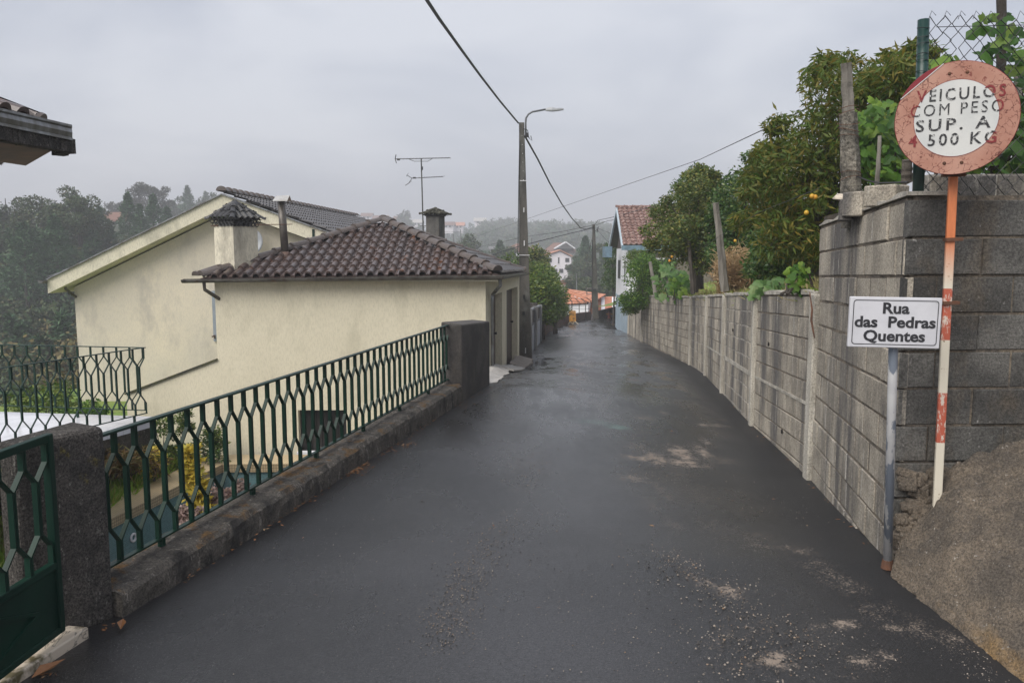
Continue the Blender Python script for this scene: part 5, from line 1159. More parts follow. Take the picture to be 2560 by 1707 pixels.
mb = MB(); a_, b_ = P(1489, 806, 55), P(1484, 561, 55); V_ = []
for c_, w_ in ((a_, .42), (a_.lerp(b_, .28), .36), (b_, .17)):
    for x, y in ((-1, -1), (1, -1), (1, 1), (-1, 1)): V_.append(c_ + Vector((x * w_ / 2, y * w_ / 2, 0)))
mb.add(V_, [(3, 2, 1, 0), (8, 9, 10, 11)] + [(s * 4 + k, s * 4 + (k + 1) % 4, s * 4 + 4 + (k + 1) % 4, s * 4 + 4 + k) for s in range(2) for k in range(4)]); mb.build('shaft', m_pole, rt)
mb = MB(); mb.tube([P(1480, 770, 54.7), P(1481, 600, 54.7)], .03, 5); mb.tube([P(1491, 575, 54.7), P(1496, 567, 54.7), P(1493, 580, 54.7), P(1489, 577, 54.7)], .03, 5); mb.box(P(1486, 724, 54.7), (.25, .2, .12)); mb.build('cable_loops', m_black, rt)
simple_pole(1153, 601, 1151, 574, 230, .3, .2, 'thin far pole left of the tree behind the main ridge')
simple_pole(1134, 606, 1133, 585, 210, .3, .2, 'shorter far pole just left of the round far tree')
simple_pole(1330, 612, 1329, 595, 180, .25, .2, 'thin pole behind the dark tiled roofs in the valley')
simple_pole(1442, 740, 1441, 684, 85, .12, .10, 'thin grey pole rising beside the orange tiled roof', m_metalg)
simple_pole(262, 533, 262, 504, 150, .18, .12, 'slim pole above the red roof on the wooded hill', m_metalg)
def cable(pts, r, lab, sub=1, group='overhead cables'):
    q = [P(*p) if len(p) == 3 and not isinstance(p, Vector) else Vector(p) for p in pts]; mb = MB(); mb.tube(q, r, 5)
    return tag(mb.build('overhead_cable', m_black), lab, 'cable', group)
c0_ = P(1067, 0, 10); c1_ = P(1098, 47, 11.0)
dd0 = (c0_ - c1_)
cable([Vector((c0_.x - 3.2, -16, 6.6)), Vector((c0_.x - 1.6, -3, 5.3)), tuple(P(1047, -30, 9.4)) and (1047, -30, 9.4), (1067, 0, 10), (1098, 47, 11.0), (1154, 125, 13.2), (1200, 188, 15.8), (1250, 253, 19.2), (1296, 308, 22.9)], .024, 'thick twisted cable coming down over the roofs to the street lamp pole')
cable([(1312, 340, 22.9), (1344, 397, 26), (1374, 457, 30), (1404, 509, 36), (1430, 546, 43), (1452, 570, 50), (1466, 573, 53), (1484, 567, 55)], .028, 'black cable sagging from the lamp pole to the pole at the bend')
cable([(1484, 570, 55), (1462, 575, 53), (1400, 590, 48), (1312, 612, 42), (1250, 630, 38), (1190, 655, 34)], .026, 'black cable running left from the far pole behind the outbuilding')
cable([(1484, 563, 55), (1400, 580, 60), (1312, 592, 70), (1180, 622, 90)], .018, 'thin cable running left from the far pole across the misty hill')
cable([(1179, 595, 80), (1310, 550, 62), (1500, 485, 45), (1750, 399, 28), (1935, 312, 16), (2060, 250, 10.5)], .011, 'very thin wire crossing the sky from the valley to the peach tree')
cable([(1487, 562, 55), (1495, 551, 52), (1524, 545, 46), (1600, 525, 34), (1690, 497, 25), (1800, 450, 18), (1960, 390, 12)], .016, 'cable running right from the far pole over the red roof into the trees')
cable([(1487, 564, 55), (1520, 552, 48), (1570, 545, 40)], .016, 'short cable from the far pole to the blue house gable')
cable([(1488, 568, 55), (1510, 577, 48), (1530, 585, 43)], .014, 'short thin cable drooping from the far pole to the blue house')
cable([(1492, 574, 55), (1512, 596, 49), (1532, 618, 44)], .018, 'cable descending from the far pole to the white house wall')
cable([(1482, 590, 55), (1470, 635, 62), (1455, 690, 70)], .014, 'slack cable hanging from the far pole down into the valley')
cable([(1110, 580, 230), (1151, 580, 230), (1240, 590, 210), (1310, 597, 200)], .03, 'faint wire between the far thin poles on the misty hill')
cable([(2050, 470, 6.2), (1900, 530, 9), (1800, 590, 12), (1740, 630, 15)], .003, 'fine garden wire hanging in front of the peach tree')
cable([(2140, 440, 5.85), (2170, 452, 5.6), (2200, 458, 5.3), (2270, 456, 4.9)], .006, 'dark twisted wire tied from the granite post toward the fence post', group='garden wires')
# ------------------------------------------------------------------ white and blue house on the right
hb_ = thing('blue_white_house', (7, 41, -2.2), 'white house with faded blue base, blue eaves and weathered red tile roof', 'house')
RA = P(1540, 520, 40.5); RB_ = Vector((22, 40.5, RA.z)); EA = P(1555, 614, 36.6); EA.x = P(1554, 614, 36.6).x; EB = Vector((22, 36.6, EA.z))
Wn = P(1571, 835, 36.4); Wf = P(1538, 822, 43.6)
bz = -2.3
for z0, z1, mt, nm in ((bz, P(1545, 742, 40).z, m_blue, 'base_wall'), (P(1545, 742, 40).z, EA.z - .12, m_white, 'upper_wall')):
    g_ = .0 if nm == 'base_wall' else .012
    mb = MB(); mb.prism([Vector((Wn.x + g_, 37.0 if nm != 'base_wall' else 36.1, z0)), Vector((22, 37.0, z0)), Vector((22, 44, z0)), Vector((Wf.x + g_, 43.6, z0))], (0, 0, z1 - z0))
    mb.build(nm, mt, hb_)
mb = MB(); xa, xb = Wf.x, Wf.x + .01; zt3 = EA.z - .12; mb.prism([Vector((Wf.x + .02, 43.5, zt3)), Vector((5.45, 37.0, zt3)), Vector((5.55, 40.6, RA.z - .2))], (.2, 0, 0)); mb.build('gable', m_brown, hb_)
mb = MB(); mb.hexa((P(1598, 700, 36.95).x, 36.95, -1.5), (22, 36.95, -1.5), (22, 37.0, -1.5), (P(1598, 700, 36.95).x, 37.0, -1.5), (0, 0, EA.z - .13 + 1.5)); mb.build('brown_wall', M('bare_render', (.20, .175, .14), (.15, .13, .105), 1.5, .9, .3), hb_)  # brown render sheet over the white wall, below the eave
for px0, px1, py0, py1 in ((1546, 1551, 650, 697), (1562, 1567, 650, 702)):
    # narrow windows on the road face
    def onface(px, py):
        a = Vector((Wn.x, 36.1, 0)); b = Vector((Wf.x, 43.6, 0)); d0 = P(px, py, 10) - Vector((0, 0, EYE)); n3 = Vector(((b - a).y, -(b - a).x, 0)); t_ = (a - Vector((0, 0, EYE))).dot(n3) / d0.dot(n3); return Vector((0, 0, EYE)) + d0 * t_
    q0, q1 = onface(px0, py0), onface(px1, py1); mb = MB(); mb.hexa((q0.x - .02, q0.y, q1.z), (q1.x - .02, q1.y, q1.z), (q1.x + .05, q1.y, q1.z), (q0.x + .05, q0.y, q1.z), (0, 0, q0.z - q1.z)); mb.build('window', m_dark, hb_)
mb = MB(); a_, b_ = P(1643, 650, 36.9), P(1690, 700, 36.9); mb.box(((a_.x + b_.x) / 2, 36.92, (a_.z + b_.z) / 2), (b_.x - a_.x, .05, a_.z - b_.z)); wn_ = mb.build('window', m_dark, hb_); mb = MB(); mb.box(((a_.x + b_.x) / 2, 36.9, a_.z + .05), (b_.x - a_.x + .1, .08, .07)); mb.build('window_frame', m_white, wn_)
rl = RA + Vector((-.0, 0, 0)); BK = RA + Vector((0, 3.9, EA.z - RA.z)) 
mb = MB()
for A, B in ((EA, RA), (RA, Vector((RA.x + .1, 44.4, EA.z)))):
    mb.add([A, B, B + Vector((0, 0, -.2)), A + Vector((0, 0, -.2))] + [q + Vector((.08, 0, 0)) for q in (A, B, B + Vector((0, 0, -.2)), A + Vector((0, 0, -.2)))], [(0, 1, 2, 3), (7, 6, 5, 4), (0, 4, 5, 1), (2, 6, 7, 3), (1, 5, 6, 2), (3, 7, 4, 0)])
mb.build('barge_board', M('pale_blue_board', (.50, .58, .64), (.42, .50, .56), 3, .6, 0), hb_)
mb = MB(); mb.hexa(EA + Vector((.08, 0, -.06)), EB + Vector((0, 0, -.06)), RB_ + Vector((0, 0, -.06)), RA + Vector((.08, 0, -.06)), (0, 0, .05)); mb.hexa(RA + Vector((.08, 0, -.06)), RB_ + Vector((0, 0, -.06)), Vector((22, 44.4, EA.z - .06)), Vector((RA.x + .1, 44.4, EA.z - .06)), (0, 0, .05)); mb.build('roof_deck', m_brown, hb_)
mb = MB(); mb.bar(EA + Vector((0, -.02, -.10)), EB + Vector((0, -.02, -.10)), .05, .22, (0, 0, 1)); mb.build('eave_board', m_bluetrim, hb_)
tile_field('roof_tiles', [EA + Vector((.06, 0, .02)), EB, RB_, RA + Vector((.06, 0, .02))], EA + Vector((.06, 0, .02)), EB + Vector((0, 0, .02)), .24, .34, .06, m_tile_red, hb_, 'wave', 5, .04, .006)
ridge_run('ridge_tiles', RA + Vector((0, 0, .03)), RB_ + Vector((0, 0, .03)), .12, .42, m_tile_red, hb_, .02)
mb = MB(); a_ = P(1528, 617, 39); mb.box((a_.x + .05, 41.0, a_.z - .25), (.35, 1.2, .55)); mb.build('corbel', m_bluetrim, hb_)
# ------------------------------------------------------------------ grey gates and low walls beyond the pole on the left
def span_box(mb, A, B, h0, h1, th): mb.bar(Vector((A[0], A[1], (h0 + h1) / 2)), Vector((B[0], B[1], (h0 + h1) / 2)), th, h1 - h0)
def gpanel(pxa, Da, pxb, Db, pyt_a, lab, solid=.62):
    ba = edge(LP, Da); bb = edge(LP, Db); A = Vector((Lx(Da) - .10, Da, 0)); B = Vector((Lx(Db) - .10, Db, 0)); za = float(ba[1]); zb = float(bb[1]); top = P(pxa, pyt_a, Da).z
    rt = thing('entrance_gate', (A.x, A.y, za), lab, 'gate', 'grey gates along the left of the road')
    hh = top - za
    def run(z0, z1, th, mat, nm, par):
        mb = MB(); nrm = Vector(((B - A).y, -(B - A).x, 0)).normalized() * th / 2
        V_ = [Vector((q.x, q.y, zz + k)) + s * nrm for q, zz in ((A, za), (B, zb)) for k in (z0, z1) for s in (-1, 1)]
        mb.add(V_, [(0, 1, 3, 2), (4, 6, 7, 5), (0, 4, 5, 1), (2, 3, 7, 6), (0, 2, 6, 4), (1, 5, 7, 3)]); return mb.build(nm, mat, par)
    run(-.3, hh * solid, .08, m_fgate, 'lower_panel', rt); run(hh * solid, hh * solid + .06, .11, m_greywall, 'middle_rail', rt); run(hh * solid + .06, hh - .06, .03, m_brown, 'upper_panel', rt); run(hh - .06, hh, .10, m_fgate, 'top_rail', rt)
    for q, zz in ((A, za), (B, zb)):
        mb = MB(); mb.box((q.x + .03, q.y, zz + hh / 2 - .1), (.16, .22, hh + .25)); mb.build('gate_post', m_greywall, rt)
gpanel(1324, 24.3, 1338, 27.0, 773, 'grey metal gate immediately beyond the lamp pole')
gpanel(1345, 27.6, 1364, 31.0, 767, 'taller grey metal gate second beyond the lamp pole')
mb = MB(); A = Vector((Lx(31.4) - .2, 31.4, -3.5)); B = Vector((Lx(34) - .3, 34, -3.5)); mb.hexa(A, B, B + Vector((-.3, 0, 0)), A + Vector((-.3, 0, 0)), (0, 0, 3.3)); tag(mb.build('dark_wall_pier', m_render), 'dark wall stub beyond the second grey gate', 'wall pier')
# corrugated fence with bent wire posts on a low brick wall
bw = thing('brick_wall', (2.2, 44, -2.4), 'low red brick wall curving round the far bend', 'wall')
pts = [(Lx(34.2) - .15, 34.2), (Lx(38) - .12, 38), (Lx(42) - .05, 42), P(1408, 815, 46).xy, P(1432, 810, 49).xy, P(1455, 806, 52).xy, P(1478, 803, 54).xy]
mb = MB()
for i in range(len(pts) - 1):
    a_, b_ = Vector((*pts[i][:2], 0)), Vector((*pts[i + 1][:2], 0)); za = float(edge(LP, a_.y)[1]); zb = float(edge(LP, b_.y)[1]); nr_ = Vector((-(b_ - a_).y, (b_ - a_).x, 0)).normalized() * .2
    V_ = [Vector((q.x, q.y, z_)) + s for q, zz in ((a_, za), (b_, zb)) for z_ in (zz - .5, zz + .62) for s in (Vector((0, 0, 0)), nr_)]
    mb.add(V_, [(0, 1, 3, 2), (4, 6, 7, 5), (0, 4, 5, 1), (2, 3, 7, 6), (0, 2, 6, 4), (1, 5, 7, 3)])
m_brickw = bpy.data.materials.new('weathered_brickwork'); t = NT(m_brickw); b = t.n('ShaderNodeTexBrick'); t.l(t.coord('UV'), b.inputs['Vector']); b.inputs['Scale'].default_value = 1; b.inputs['Brick Width'].default_value = .3; b.inputs['Row Height'].default_value = .12; b.inputs['Mortar Size'].default_value = .012
b.inputs['Color1'].default_value = (.17, .085, .06, 1); b.inputs['Color2'].default_value = (.11, .065, .05, 1); b.inputs['Mortar'].default_value = (.12, .10, .085, 1)
t.col(t.mix(t.step(t.noise(1.5, 5, .7), .5, .7), b.outputs['Color'], (.10, .09, .07))); t.set(Roughness=.9)
mb.build('brickwork', m_brickw, bw)
cf = thing('corrugated_fence', (1.6, 40, -2.2), 'bluish corrugated metal sheet fence on the left before the barrier', 'fence')
mb = MB(); A = P(1388, 800, 37); B = P(1419, 798, 45.0); A = Vector((Lx(36.0) - .25, 36.0, 0)); B = Vector((Lx(44) - .2, 44, 0)); n_ = 110; V_ = []
zt_a, zt_b = P(1392, 762, 37).z, P(1418, 762, 44).z
for i in range(n_ + 1):
    k = i / n_; q = A.lerp(B, k); o_ = .03 * math.sin(i * math.pi / 2.0); zb_ = float(edge(LP, q.y)[1]) + .55; V_ += [Vector((q.x + o_, q.y, zb_)), Vector((q.x + o_, q.y, zt_a + (zt_b - zt_a) * k))]
mb.add(V_, [(2 * i, 2 * i + 2, 2 * i + 3, 2 * i + 1) for i in range(n_)]); o = mb.build('sheet', m_corr, cf); s_ = o.modifiers.new('s', 'SOLIDIFY'); s_.thickness = .01
wf = thing('wire_fence', (4, 51, -2.4), 'cranked steel fence posts and wires above the low brick wall', 'fence')
wp = [(1395, 752, 40), (1412, 752, 44), (1430, 750, 48), (1448, 752, 50.5), (1464, 753, 52.5), (1477, 750, 54)]
tops = []
for px, py, D in wp:
    b_ = P(px, 790, D); c_ = P(px, py + 3, D); d_ = P(px - 10, py - 6, D - .1); mb = MB(); mb.tube([b_ - Vector((0, 0, .3)), c_, d_], .028, 5); mb.build('post', m_steel, wf); tops.append((c_, d_, b_))
for nm, idx2 in (('wire', 0), ('wire', 1)):
    mb = MB(); mb.tube([q[idx2] for q in tops], .014, 4); mb.build(nm, m_steel, wf)
mb = MB(); mb.tube([q[0].lerp(q[2], .5) for q in tops], .012, 4); mb.build('wire', m_steel, wf)
# grey wall beyond the bend
mb = MB(); a_, b_ = P(1493, 803, 56), P(1600, 806, 58); mb.hexa(a_ - Vector((0, 0, .8)), b_ - Vector((0, 0, .8)), b_ + Vector((0, .3, -.8)), a_ + Vector((0, .3, -.8)), (0, 0, .8)); V0 = [a_, b_]; ta, tb = P(1493, 778, 56), P(1600, 752, 58)
mb = MB(); q = [a_ - Vector((0, 0, .8)), b_ - Vector((0, 0, .8)), b_ + Vector((0, .3, -.8)), a_ + Vector((0, .3, -.8))]; mb.add(q + [ta, tb, tb + Vector((0, .3, 0)), ta + Vector((0, .3, 0))], [(3, 2, 1, 0), (4, 5, 6, 7), (0, 1, 5, 4), (1, 2, 6, 5), (2, 3, 7, 6), (3, 0, 4, 7)]); tag(mb.build('retaining_wall', m_greywall), 'grey rendered retaining wall rising right behind the far pole', 'wall')
hy = thing('hydrant', P(1523, 799, 55.5), 'small red hydrant at the foot of the grey wall', 'hydrant')
mb = MB(); a_ = P(1523, 801, 55.3); mb.tube([a_, a_ + Vector((0, 0, .1)), a_ + Vector((0, 0, .12)), a_ + Vector((0, 0, .6))], [.17, .17, .11, .10], 10); mb.build('barrel', M('hydrant_red', (.38, .07, .05), (.25, .06, .05), 5, .6, 0), hy)
mb = MB(); mb.tube([a_ + Vector((0, 0, .6)), a_ + Vector((0, 0, .66)), a_ + Vector((0, 0, .74)), a_ + Vector((0, 0, .76))], [.14, .14, .08, .02], 10); mb.build('cap', m_rust, hy); mb = MB(); mb.tube([a_ + Vector((-.2, -.02, .45)), a_ + Vector((.2, -.02, .45))], .06, 8); mb.build('nozzle', m_orangebar, hy)
# orange barrier
ob = thing('road_barrier', P(1430, 815, 47.5), 'orange road works barrier on splayed pale legs beside the brick wall', 'barrier')
def PP(px, py): return P(px, py, 47.3)
m_leg = M('barrier_leg', (.55, .50, .40), (.35, .28, .18), 6, .6, 0)
mb = MB(); c4 = [PP(1423, 776), PP(1438, 777), PP(1439, 803), PP(1424, 804)]
for i in range(4): mb.bar(c4[i], c4[(i + 1) % 4], .05, .05, (0, 1, 0))
mb.build('frame', m_orangebar, ob)
mb = MB(); mb.prism([c4[3], c4[2], c4[2].lerp(c4[1], .93), c4[3].lerp(c4[0], .93)], (0, .025, 0)); mb.build('panel', m_orangebar, ob)
mb = MB(); e_ = .03
for q, r_ in ((PP(1427, 784), .09), (PP(1434, 796), .08), (PP(1433, 786), .06)): mb.tube([q + Vector((0, -.03, 0)), q + Vector((0, -.02, 0))], r_, 8)
mb.build('panel_stain', M('barrier_brown', (.30, .16, .04), None, 4, .6, 0), ob)  # dark brown discs on the orange panel
for a, b in (((1425, 804), (1419, 812)), ((1425, 804), (1433, 811)), ((1437, 803), (1430, 812)), ((1437, 803), (1446, 810))):
    mb = MB(); mb.tube([PP(*a), PP(*b) + Vector((0, -.1, 0))], .03, 5); mb.build('leg', m_leg, ob)
# ------------------------------------------------------------------ valley houses
def gable_house(name, lab, corners, z0, ze, zr, mat_w, mat_r, win=(), over=.4, cat='house', chim=None, pitch=.9, group='houses in the misty valley', hip=0):
    """corners: front-left, front-right, depth; ridge runs left to right"""
    (x0, y0), (x1, y1), dp = corners; a = Vector((x0, y0, 0)); b = Vector((x1, y1, 0)); e = (b - a).normalized(); f = Vector((-e.y, e.x, 0)); 
    rt = thing(name, (a + b) / 2 + f * dp / 2 + Vector((0, 0, z0)), lab, cat, group)
    up = lambda v, z: Vector((v.x, v.y, z))
    mb = MB(); mb.hexa(up(a, z0), up(b, z0), up(b + f * dp, z0), up(a + f * dp, z0), (0, 0, ze - z0))
    if not hip:
        mb.prism([up(a, ze), up(a + f * dp, ze), up(a + f * dp / 2, zr)], e * .25); mb.prism([up(b, ze), up(b + f * dp, ze), up(b + f * dp / 2, zr)], -e * .25)
    mb.build('wall', mat_w, rt)
    oa, ob_ = a - e * over - f * over, b + e * over - f * over; r0 = a - e * over + f * dp / 2 + e * hip; r1 = b + e * over + f * dp / 2 - e * hip; oc, od = b + e * over + f * (dp + over), a - e * over + f * (dp + over); zo = ze - over * (zr - ze) / (dp / 2) + .08
    mb = MB(); E = [up(oa, zo), up(ob_, zo), up(r1, zr + .1), up(r0, zr + .1), up(oc, zo), up(od, zo)]
    th = Vector((0, 0, .14)); W_ = [q - th for q in E]
    mb.add(E + W_, [(0, 1, 2, 3), (4, 5, 3, 2), (9, 8, 7, 6), (8, 9, 11, 10), (0, 6, 7, 1), (4, 10, 11, 5), (1, 7, 8, 2), (2, 8, 10, 4), (3, 9, 6, 0), (5, 11, 9, 3)]); rf = mb.build('roof', mat_r, rt)
    if chim:
        mb = MB(); c_ = a.lerp(b, chim) + f * dp * .4; mb.box((c_.x, c_.y, zr + .1), (.7, .7, 1.6)); mb.box((c_.x, c_.y, zr + 1.0), (.9, .9, .15)); mb.build('chimney', m_whitewash, rf)
    for k, z, w_, h_ in win:
        c_ = a.lerp(b, k) - f * .02; mb = MB(); mb.box((c_.x, c_.y, z), (w_, .1, h_), math.atan2(e.y, e.x)); wnn = mb.build('window', m_dark, rt)
        mb = MB(); mb.box((c_.x, c_.y - .04, z - h_ / 2 - .05), (w_ + .2, .15, .1), math.atan2(e.y, e.x)); mb.build('window_sill', m_white, wnn)
    return rt
# orange-roofed house just below the bend
ah = thing('orange_roof_house', (4.5, 68, -8), 'low white house with an orange tiled roof and white chimney below the bend', 'house')
e0_, e1_ = P(1370, 763, 64), P(1479, 758, 60); rA, rB = P(1392, 715, 70), P(1410, 722, 70); rB = P(1414, 728, 68)
ridge0 = P(1365, 716, 71)
mb = MB(); w0_, w1_ = e0_ + Vector((0, .5, -.1)), e1_ + Vector((-.2, .5, -.1)); mb.hexa(w0_ - Vector((0, 0, 3.5)), w1_ - Vector((0, 0, 3.5)), w1_ + Vector((1.5, 12, -3.5)), w0_ + Vector((0, 12, -3.5)), (0, 0, 3.5)); mb.build('wall', m_white, ah)
hip_ = P(1403, 722, 68)
bkR = Vector((e1_.x + 2.5, e1_.y + 12, e1_.z))
tile_field('roof_tiles', [e0_, e1_, hip_, ridge0], e0_, e1_, .34, .5, .05, m_tile_orange, ah, 'wave', 3, .05)
tile_field('roof_tiles', [e1_, bkR, hip_], e1_, bkR, .34, .5, .05, m_tile_orange, ah, 'wave', 3, .05)
ridge_run('ridge_tiles', e1_, hip_, .16, .5, m_tile_orange, ah, .05); ridge_run('ridge_tiles', hip_, ridge0, .16, .5, m_tile_orange, ah, .05)
cm = thing('chimney', P(1403, 765, 66), 'tall whitewashed chimney of the orange roofed house', 'chimney'); c_ = P(1404, 745, 66); zt_ = P(1403, 709, 66).z
mb = MB(); mb.box((c_.x, c_.y, zt_ / 2 + (c_.z - 1.5) / 2), (.52, .52, zt_ - c_.z + 1.5), -.3); mb.build('shaft', m_whitewash, cm); mb = MB(); mb.box((c_.x, c_.y, zt_ + .03), (.66, .66, .10), -.3); mb.box((c_.x, c_.y, zt_ + .22), (.5, .5, .06), -.3); mb.build('cap', m_tile_rust, cm)
aa = thing('tv_antenna', P(1410, 712, 66), 'small television aerial on the white chimney in the valley', 'antenna'); mb = MB(); q = P(1409, 712, 66); mb.tube([q, P(1413, 690, 66)], .03, 4)
for dz in (0, .2, .4): mb.tube([P(1410, 702, 66) + Vector((0, 0, dz)), P(1432, 699, 66) + Vector((0, 0, dz))], .014, 4)
mb.tube([P(1406, 700, 66), P(1413, 690, 66)], .02, 4); mb.build('aerial', m_metalg, aa)
# second orange roof with white divider, right of the pole
rt = thing('orange_roof_house', P(1550, 775, 68), 'orange tiled roof with pale vertical ribs right of the far pole', 'house')
q0, q1, q2, q3 = P(1462, 786, 62), P(1580, 780, 66), P(1580, 745, 74), P(1455, 744, 70)
tile_field('roof_tiles', [q0, q1, q2, q3], q0, q1, .34, .5, .05, m_tile_orange, rt, 'wave', 3, .05)
for px in (1508, 1535): mb = MB(); mb.bar(P(px, 785, 63), P(px - 1, 744, 71), .3, .14); mb.build('roof_rib', m_white, rt)
mb = MB(); mb.hexa(q0 + Vector((0, .5, -3.4)), q1 + Vector((0, .5, -3.4)), q2 + Vector((0, 0, -4.6)), q3 + Vector((0, 0, -4.6)), (0, 0, 3.2)); mb.build('wall', m_whitewash, rt)
fr_ = thing('balcony_frame', P(1478, 745, 66), 'pale metal frame standing beyond the orange roofs beside the far pole', 'frame'); mb = MB()
for a, b in (((1467, 748), (1467, 721)), ((1467, 721), (1492, 721)), ((1467, 734), (1492, 735)), ((1491, 745), (1491, 716))): mb.tube([P(*a, 66), P(*b, 66)], .035, 4)
mb.build('bars', m_metalg, fr_)
# pink-white gabled house (gable faces us)
ph = thing('pink_house', P(1396, 690, 185), 'pale pink gabled house with dark windows among the valley trees', 'house', 'houses in the misty valley')
D0 = 185; g0_, g1_, gp = P(1364, 642, D0), P(1428, 642, D0), P(1400, 629, D0); zb_ = P(1400, 686, D0).z
g0_.z = P(1364, 640, D0).z; g1_.z = P(1428, 643, D0).z
mb = MB(); mb.prism([Vector((g0_.x, D0, zb_ - 4)), Vector((g1_.x, D0, zb_ - 4)), g1_, gp, g0_], (0, 10, 0)); mb.build('wall', m_pinkwall, ph)
mb = MB()
for A, B in ((g0_ + Vector((-.5, -.5, .0)), gp + Vector((0, -.5, .25))), (gp + Vector((0, -.5, .25)), g1_ + Vector((.5, -.5, .0)))):
    mb.add([A, B, B + Vector((0, 11, 0)), A + Vector((0, 11, 0))] + [q + Vector((0, 0, .2)) for q in (A, B, B + Vector((0, 11, 0)), A + Vector((0, 11, 0)))], [(3, 2, 1, 0), (4, 5, 6, 7), (0, 1, 5, 4), (1, 2, 6, 5), (2, 3, 7, 6), (3, 0, 4, 7)])
mb.build('roof', m_tile_orange, ph)
for px, py, w_, h_ in ((1375, 651, .85, .9), (1396.5, 651, .32, 1.4), (1418, 650, .9, .9), (1388, 678, 1.0, 1.1), (1403, 677, .9, .9)):
    q = P(px, py, D0); mb = MB(); mb.box((q.x, D0 - .05, q.z), (w_, .12, h_)); mb.build('window', m_dark, ph)
def vh(px0, px1, pyb, pye, pyr, D, dp, lab, mw, mr, win=(), chim=None, hip=0, over=.5):
    a, b = P(px0, pye, D), P(px1, pye, D); z0 = P(px0, pyb, D).z - 2; ze = a.z; zr = EYE + (P(px0, pyr, D).z - EYE) * (D + dp / 2) / D
    w_ = [(k, P(px0, wy, D).z, ww, hh) for k, wy, ww, hh in win]
    return gable_house('valley_house', lab, ((a.x, D), (b.x, D), dp), z0, ze, zr, mw, mr, w_, over, chim=chim, hip=hip)
vh(1362, 1442, 650, 629, 608, 205, 12, 'brown roofed house with a white dormer gable behind the pink house', m_whitewash, m_tile_rust, (), None, 3)
q = P(1412, 618, 204); dm = thing('dormer_gable', q, 'white dormer gable on the brown roof behind the pink house', 'dormer', 'houses in the misty valley'); a_, b_, c_ = P(1388, 622, 204), P(1433, 622, 204), P(1413, 607.5, 204)
mb = MB(); mb.prism([a_, b_, c_], (0, 5, 0)); mb.build('wall', m_pinkwall, dm); mb = MB(); mb.bar(a_ + Vector((-.3, -.2, 0)), c_ + Vector((0, -.2, .2)), 5.4, .25, (0, 0, 1)); mb.bar(c_ + Vector((0, -.2, .2)), b_ + Vector((.3, -.2, 0)), 5.4, .25, (0, 0, 1)); mb.build('roof', m_white, dm)
vh(1262, 1338, 660, 624, 610, 170, 10, 'brown hipped roof house left of the lamp pole in the valley', m_whitewash, m_tile_rust, (), None, 3)
vh(1284, 1300, 660, 628, 622, 150, 5, 'small white outbuilding in the valley left of the lamp pole', m_white, m_tile_rust, ())
vh(1226, 1240, 640, 622, 617, 190, 6, 'small pale flat house among the valley trees', m_pinkwall, m_greywall, ((.3, 628, .6, .8), (.7, 628, .6, .8)))
vh(212, 310, 560, 551, 532, 128, 10, 'red roofed house half hidden in the forest on the left hill', m_whitewash, m_tile_rust, ((.8, 556, 1, .8),), None, 2)
for i, (px, py, w_, mr, lab) in enumerate(((1000, 548, 30, m_tile_rust, 'faint house on the misty hill behind the aerial mast'), (1120, 562, 26, m_tile_rust, 'faint brown roofed house right of the dark chimney on the hill'), (1147, 563, 22, m_tile_orange, 'faint pink house on the hill beside the forest edge'),
                      (1042, 556, 22, m_whitewash, 'faint white house left of the dark chimney on the hill'), (950, 546, 34, m_tile_rust, 'faint long house on the hill above the grey roof ridge'), (1200, 552, 26, m_whitewash, 'faint white house near the ridge of the far hill'), (915, 540, 24, m_tile_rust, 'faint house at the left end of the far hill ridge'))):
    vh(px - w_ / 2, px + w_ / 2, py + 12, py, py - 7, 430 + 10 * i, 9, lab, m_pinkwall, mr, ((.3, py + 4, 1.2, 1.2), (.7, py + 4, 1.2, 1.2)), over=.8)
# ------------------------------------------------------------------ foliage
def leaves(pts, size, aspect=.45, droop=0.0, jitter=.35, fold=True, r=None):
    """diamond leaves at pts; returns V,F (4 vertices, folded along the midrib as 2 triangles)"""
    g = r or rng; N = len(pts); pts = np.asarray(pts)
    d = g.normal(size=(N, 3)); d[:, 2] = d[:, 2] * .7 - droop; d /= np.linalg.norm(d, axis=1)[:, None] + 1e-9
    a = g.normal(size=(N, 3)); s = np.cross(d, a); s /= np.linalg.norm(s, axis=1)[:, None] + 1e-9
    L = size * (1 + g.uniform(-jitter, jitter, N))[:, None]; n_ = np.cross(d, s)
    V = np.stack([pts, pts + d * L * .45 + s * L * aspect * .5, pts + d * L, pts + d * L * .45 - s * L * aspect * .5 + n_ * L * .06], 1)
    i = (np.arange(N) * 4)[:, None]
    return V.reshape(-1, 3), np.concatenate([i, i + 1, i + 2, i + 3], 1)
def crown_pts(n, clumps, cr, r=None):
    """clumps: (k,3) centres; cr radius per clump"""
    g = r or rng; k = g.integers(0, len(clumps), n); d = g.normal(size=(n, 3)); d /= np.linalg.norm(d, axis=1)[:, None]
    rr = g.uniform(.25, 1, n) ** .5
    return np.asarray(clumps)[k] + d * (rr * np.asarray(cr)[k])[:, None] * np.array([1, 1, .75])
def ell_clumps(c, rad, k, inner=.45, r=None, low=-.75):
    g = r or rng; d = g.normal(size=(k * 3, 3)); d /= np.linalg.norm(d, axis=1)[:, None]; d = d[d[:, 2] > low][:k]
    return np.array(c) + d * g.uniform(inner, 1, len(d))[:, None] * np.array(rad)
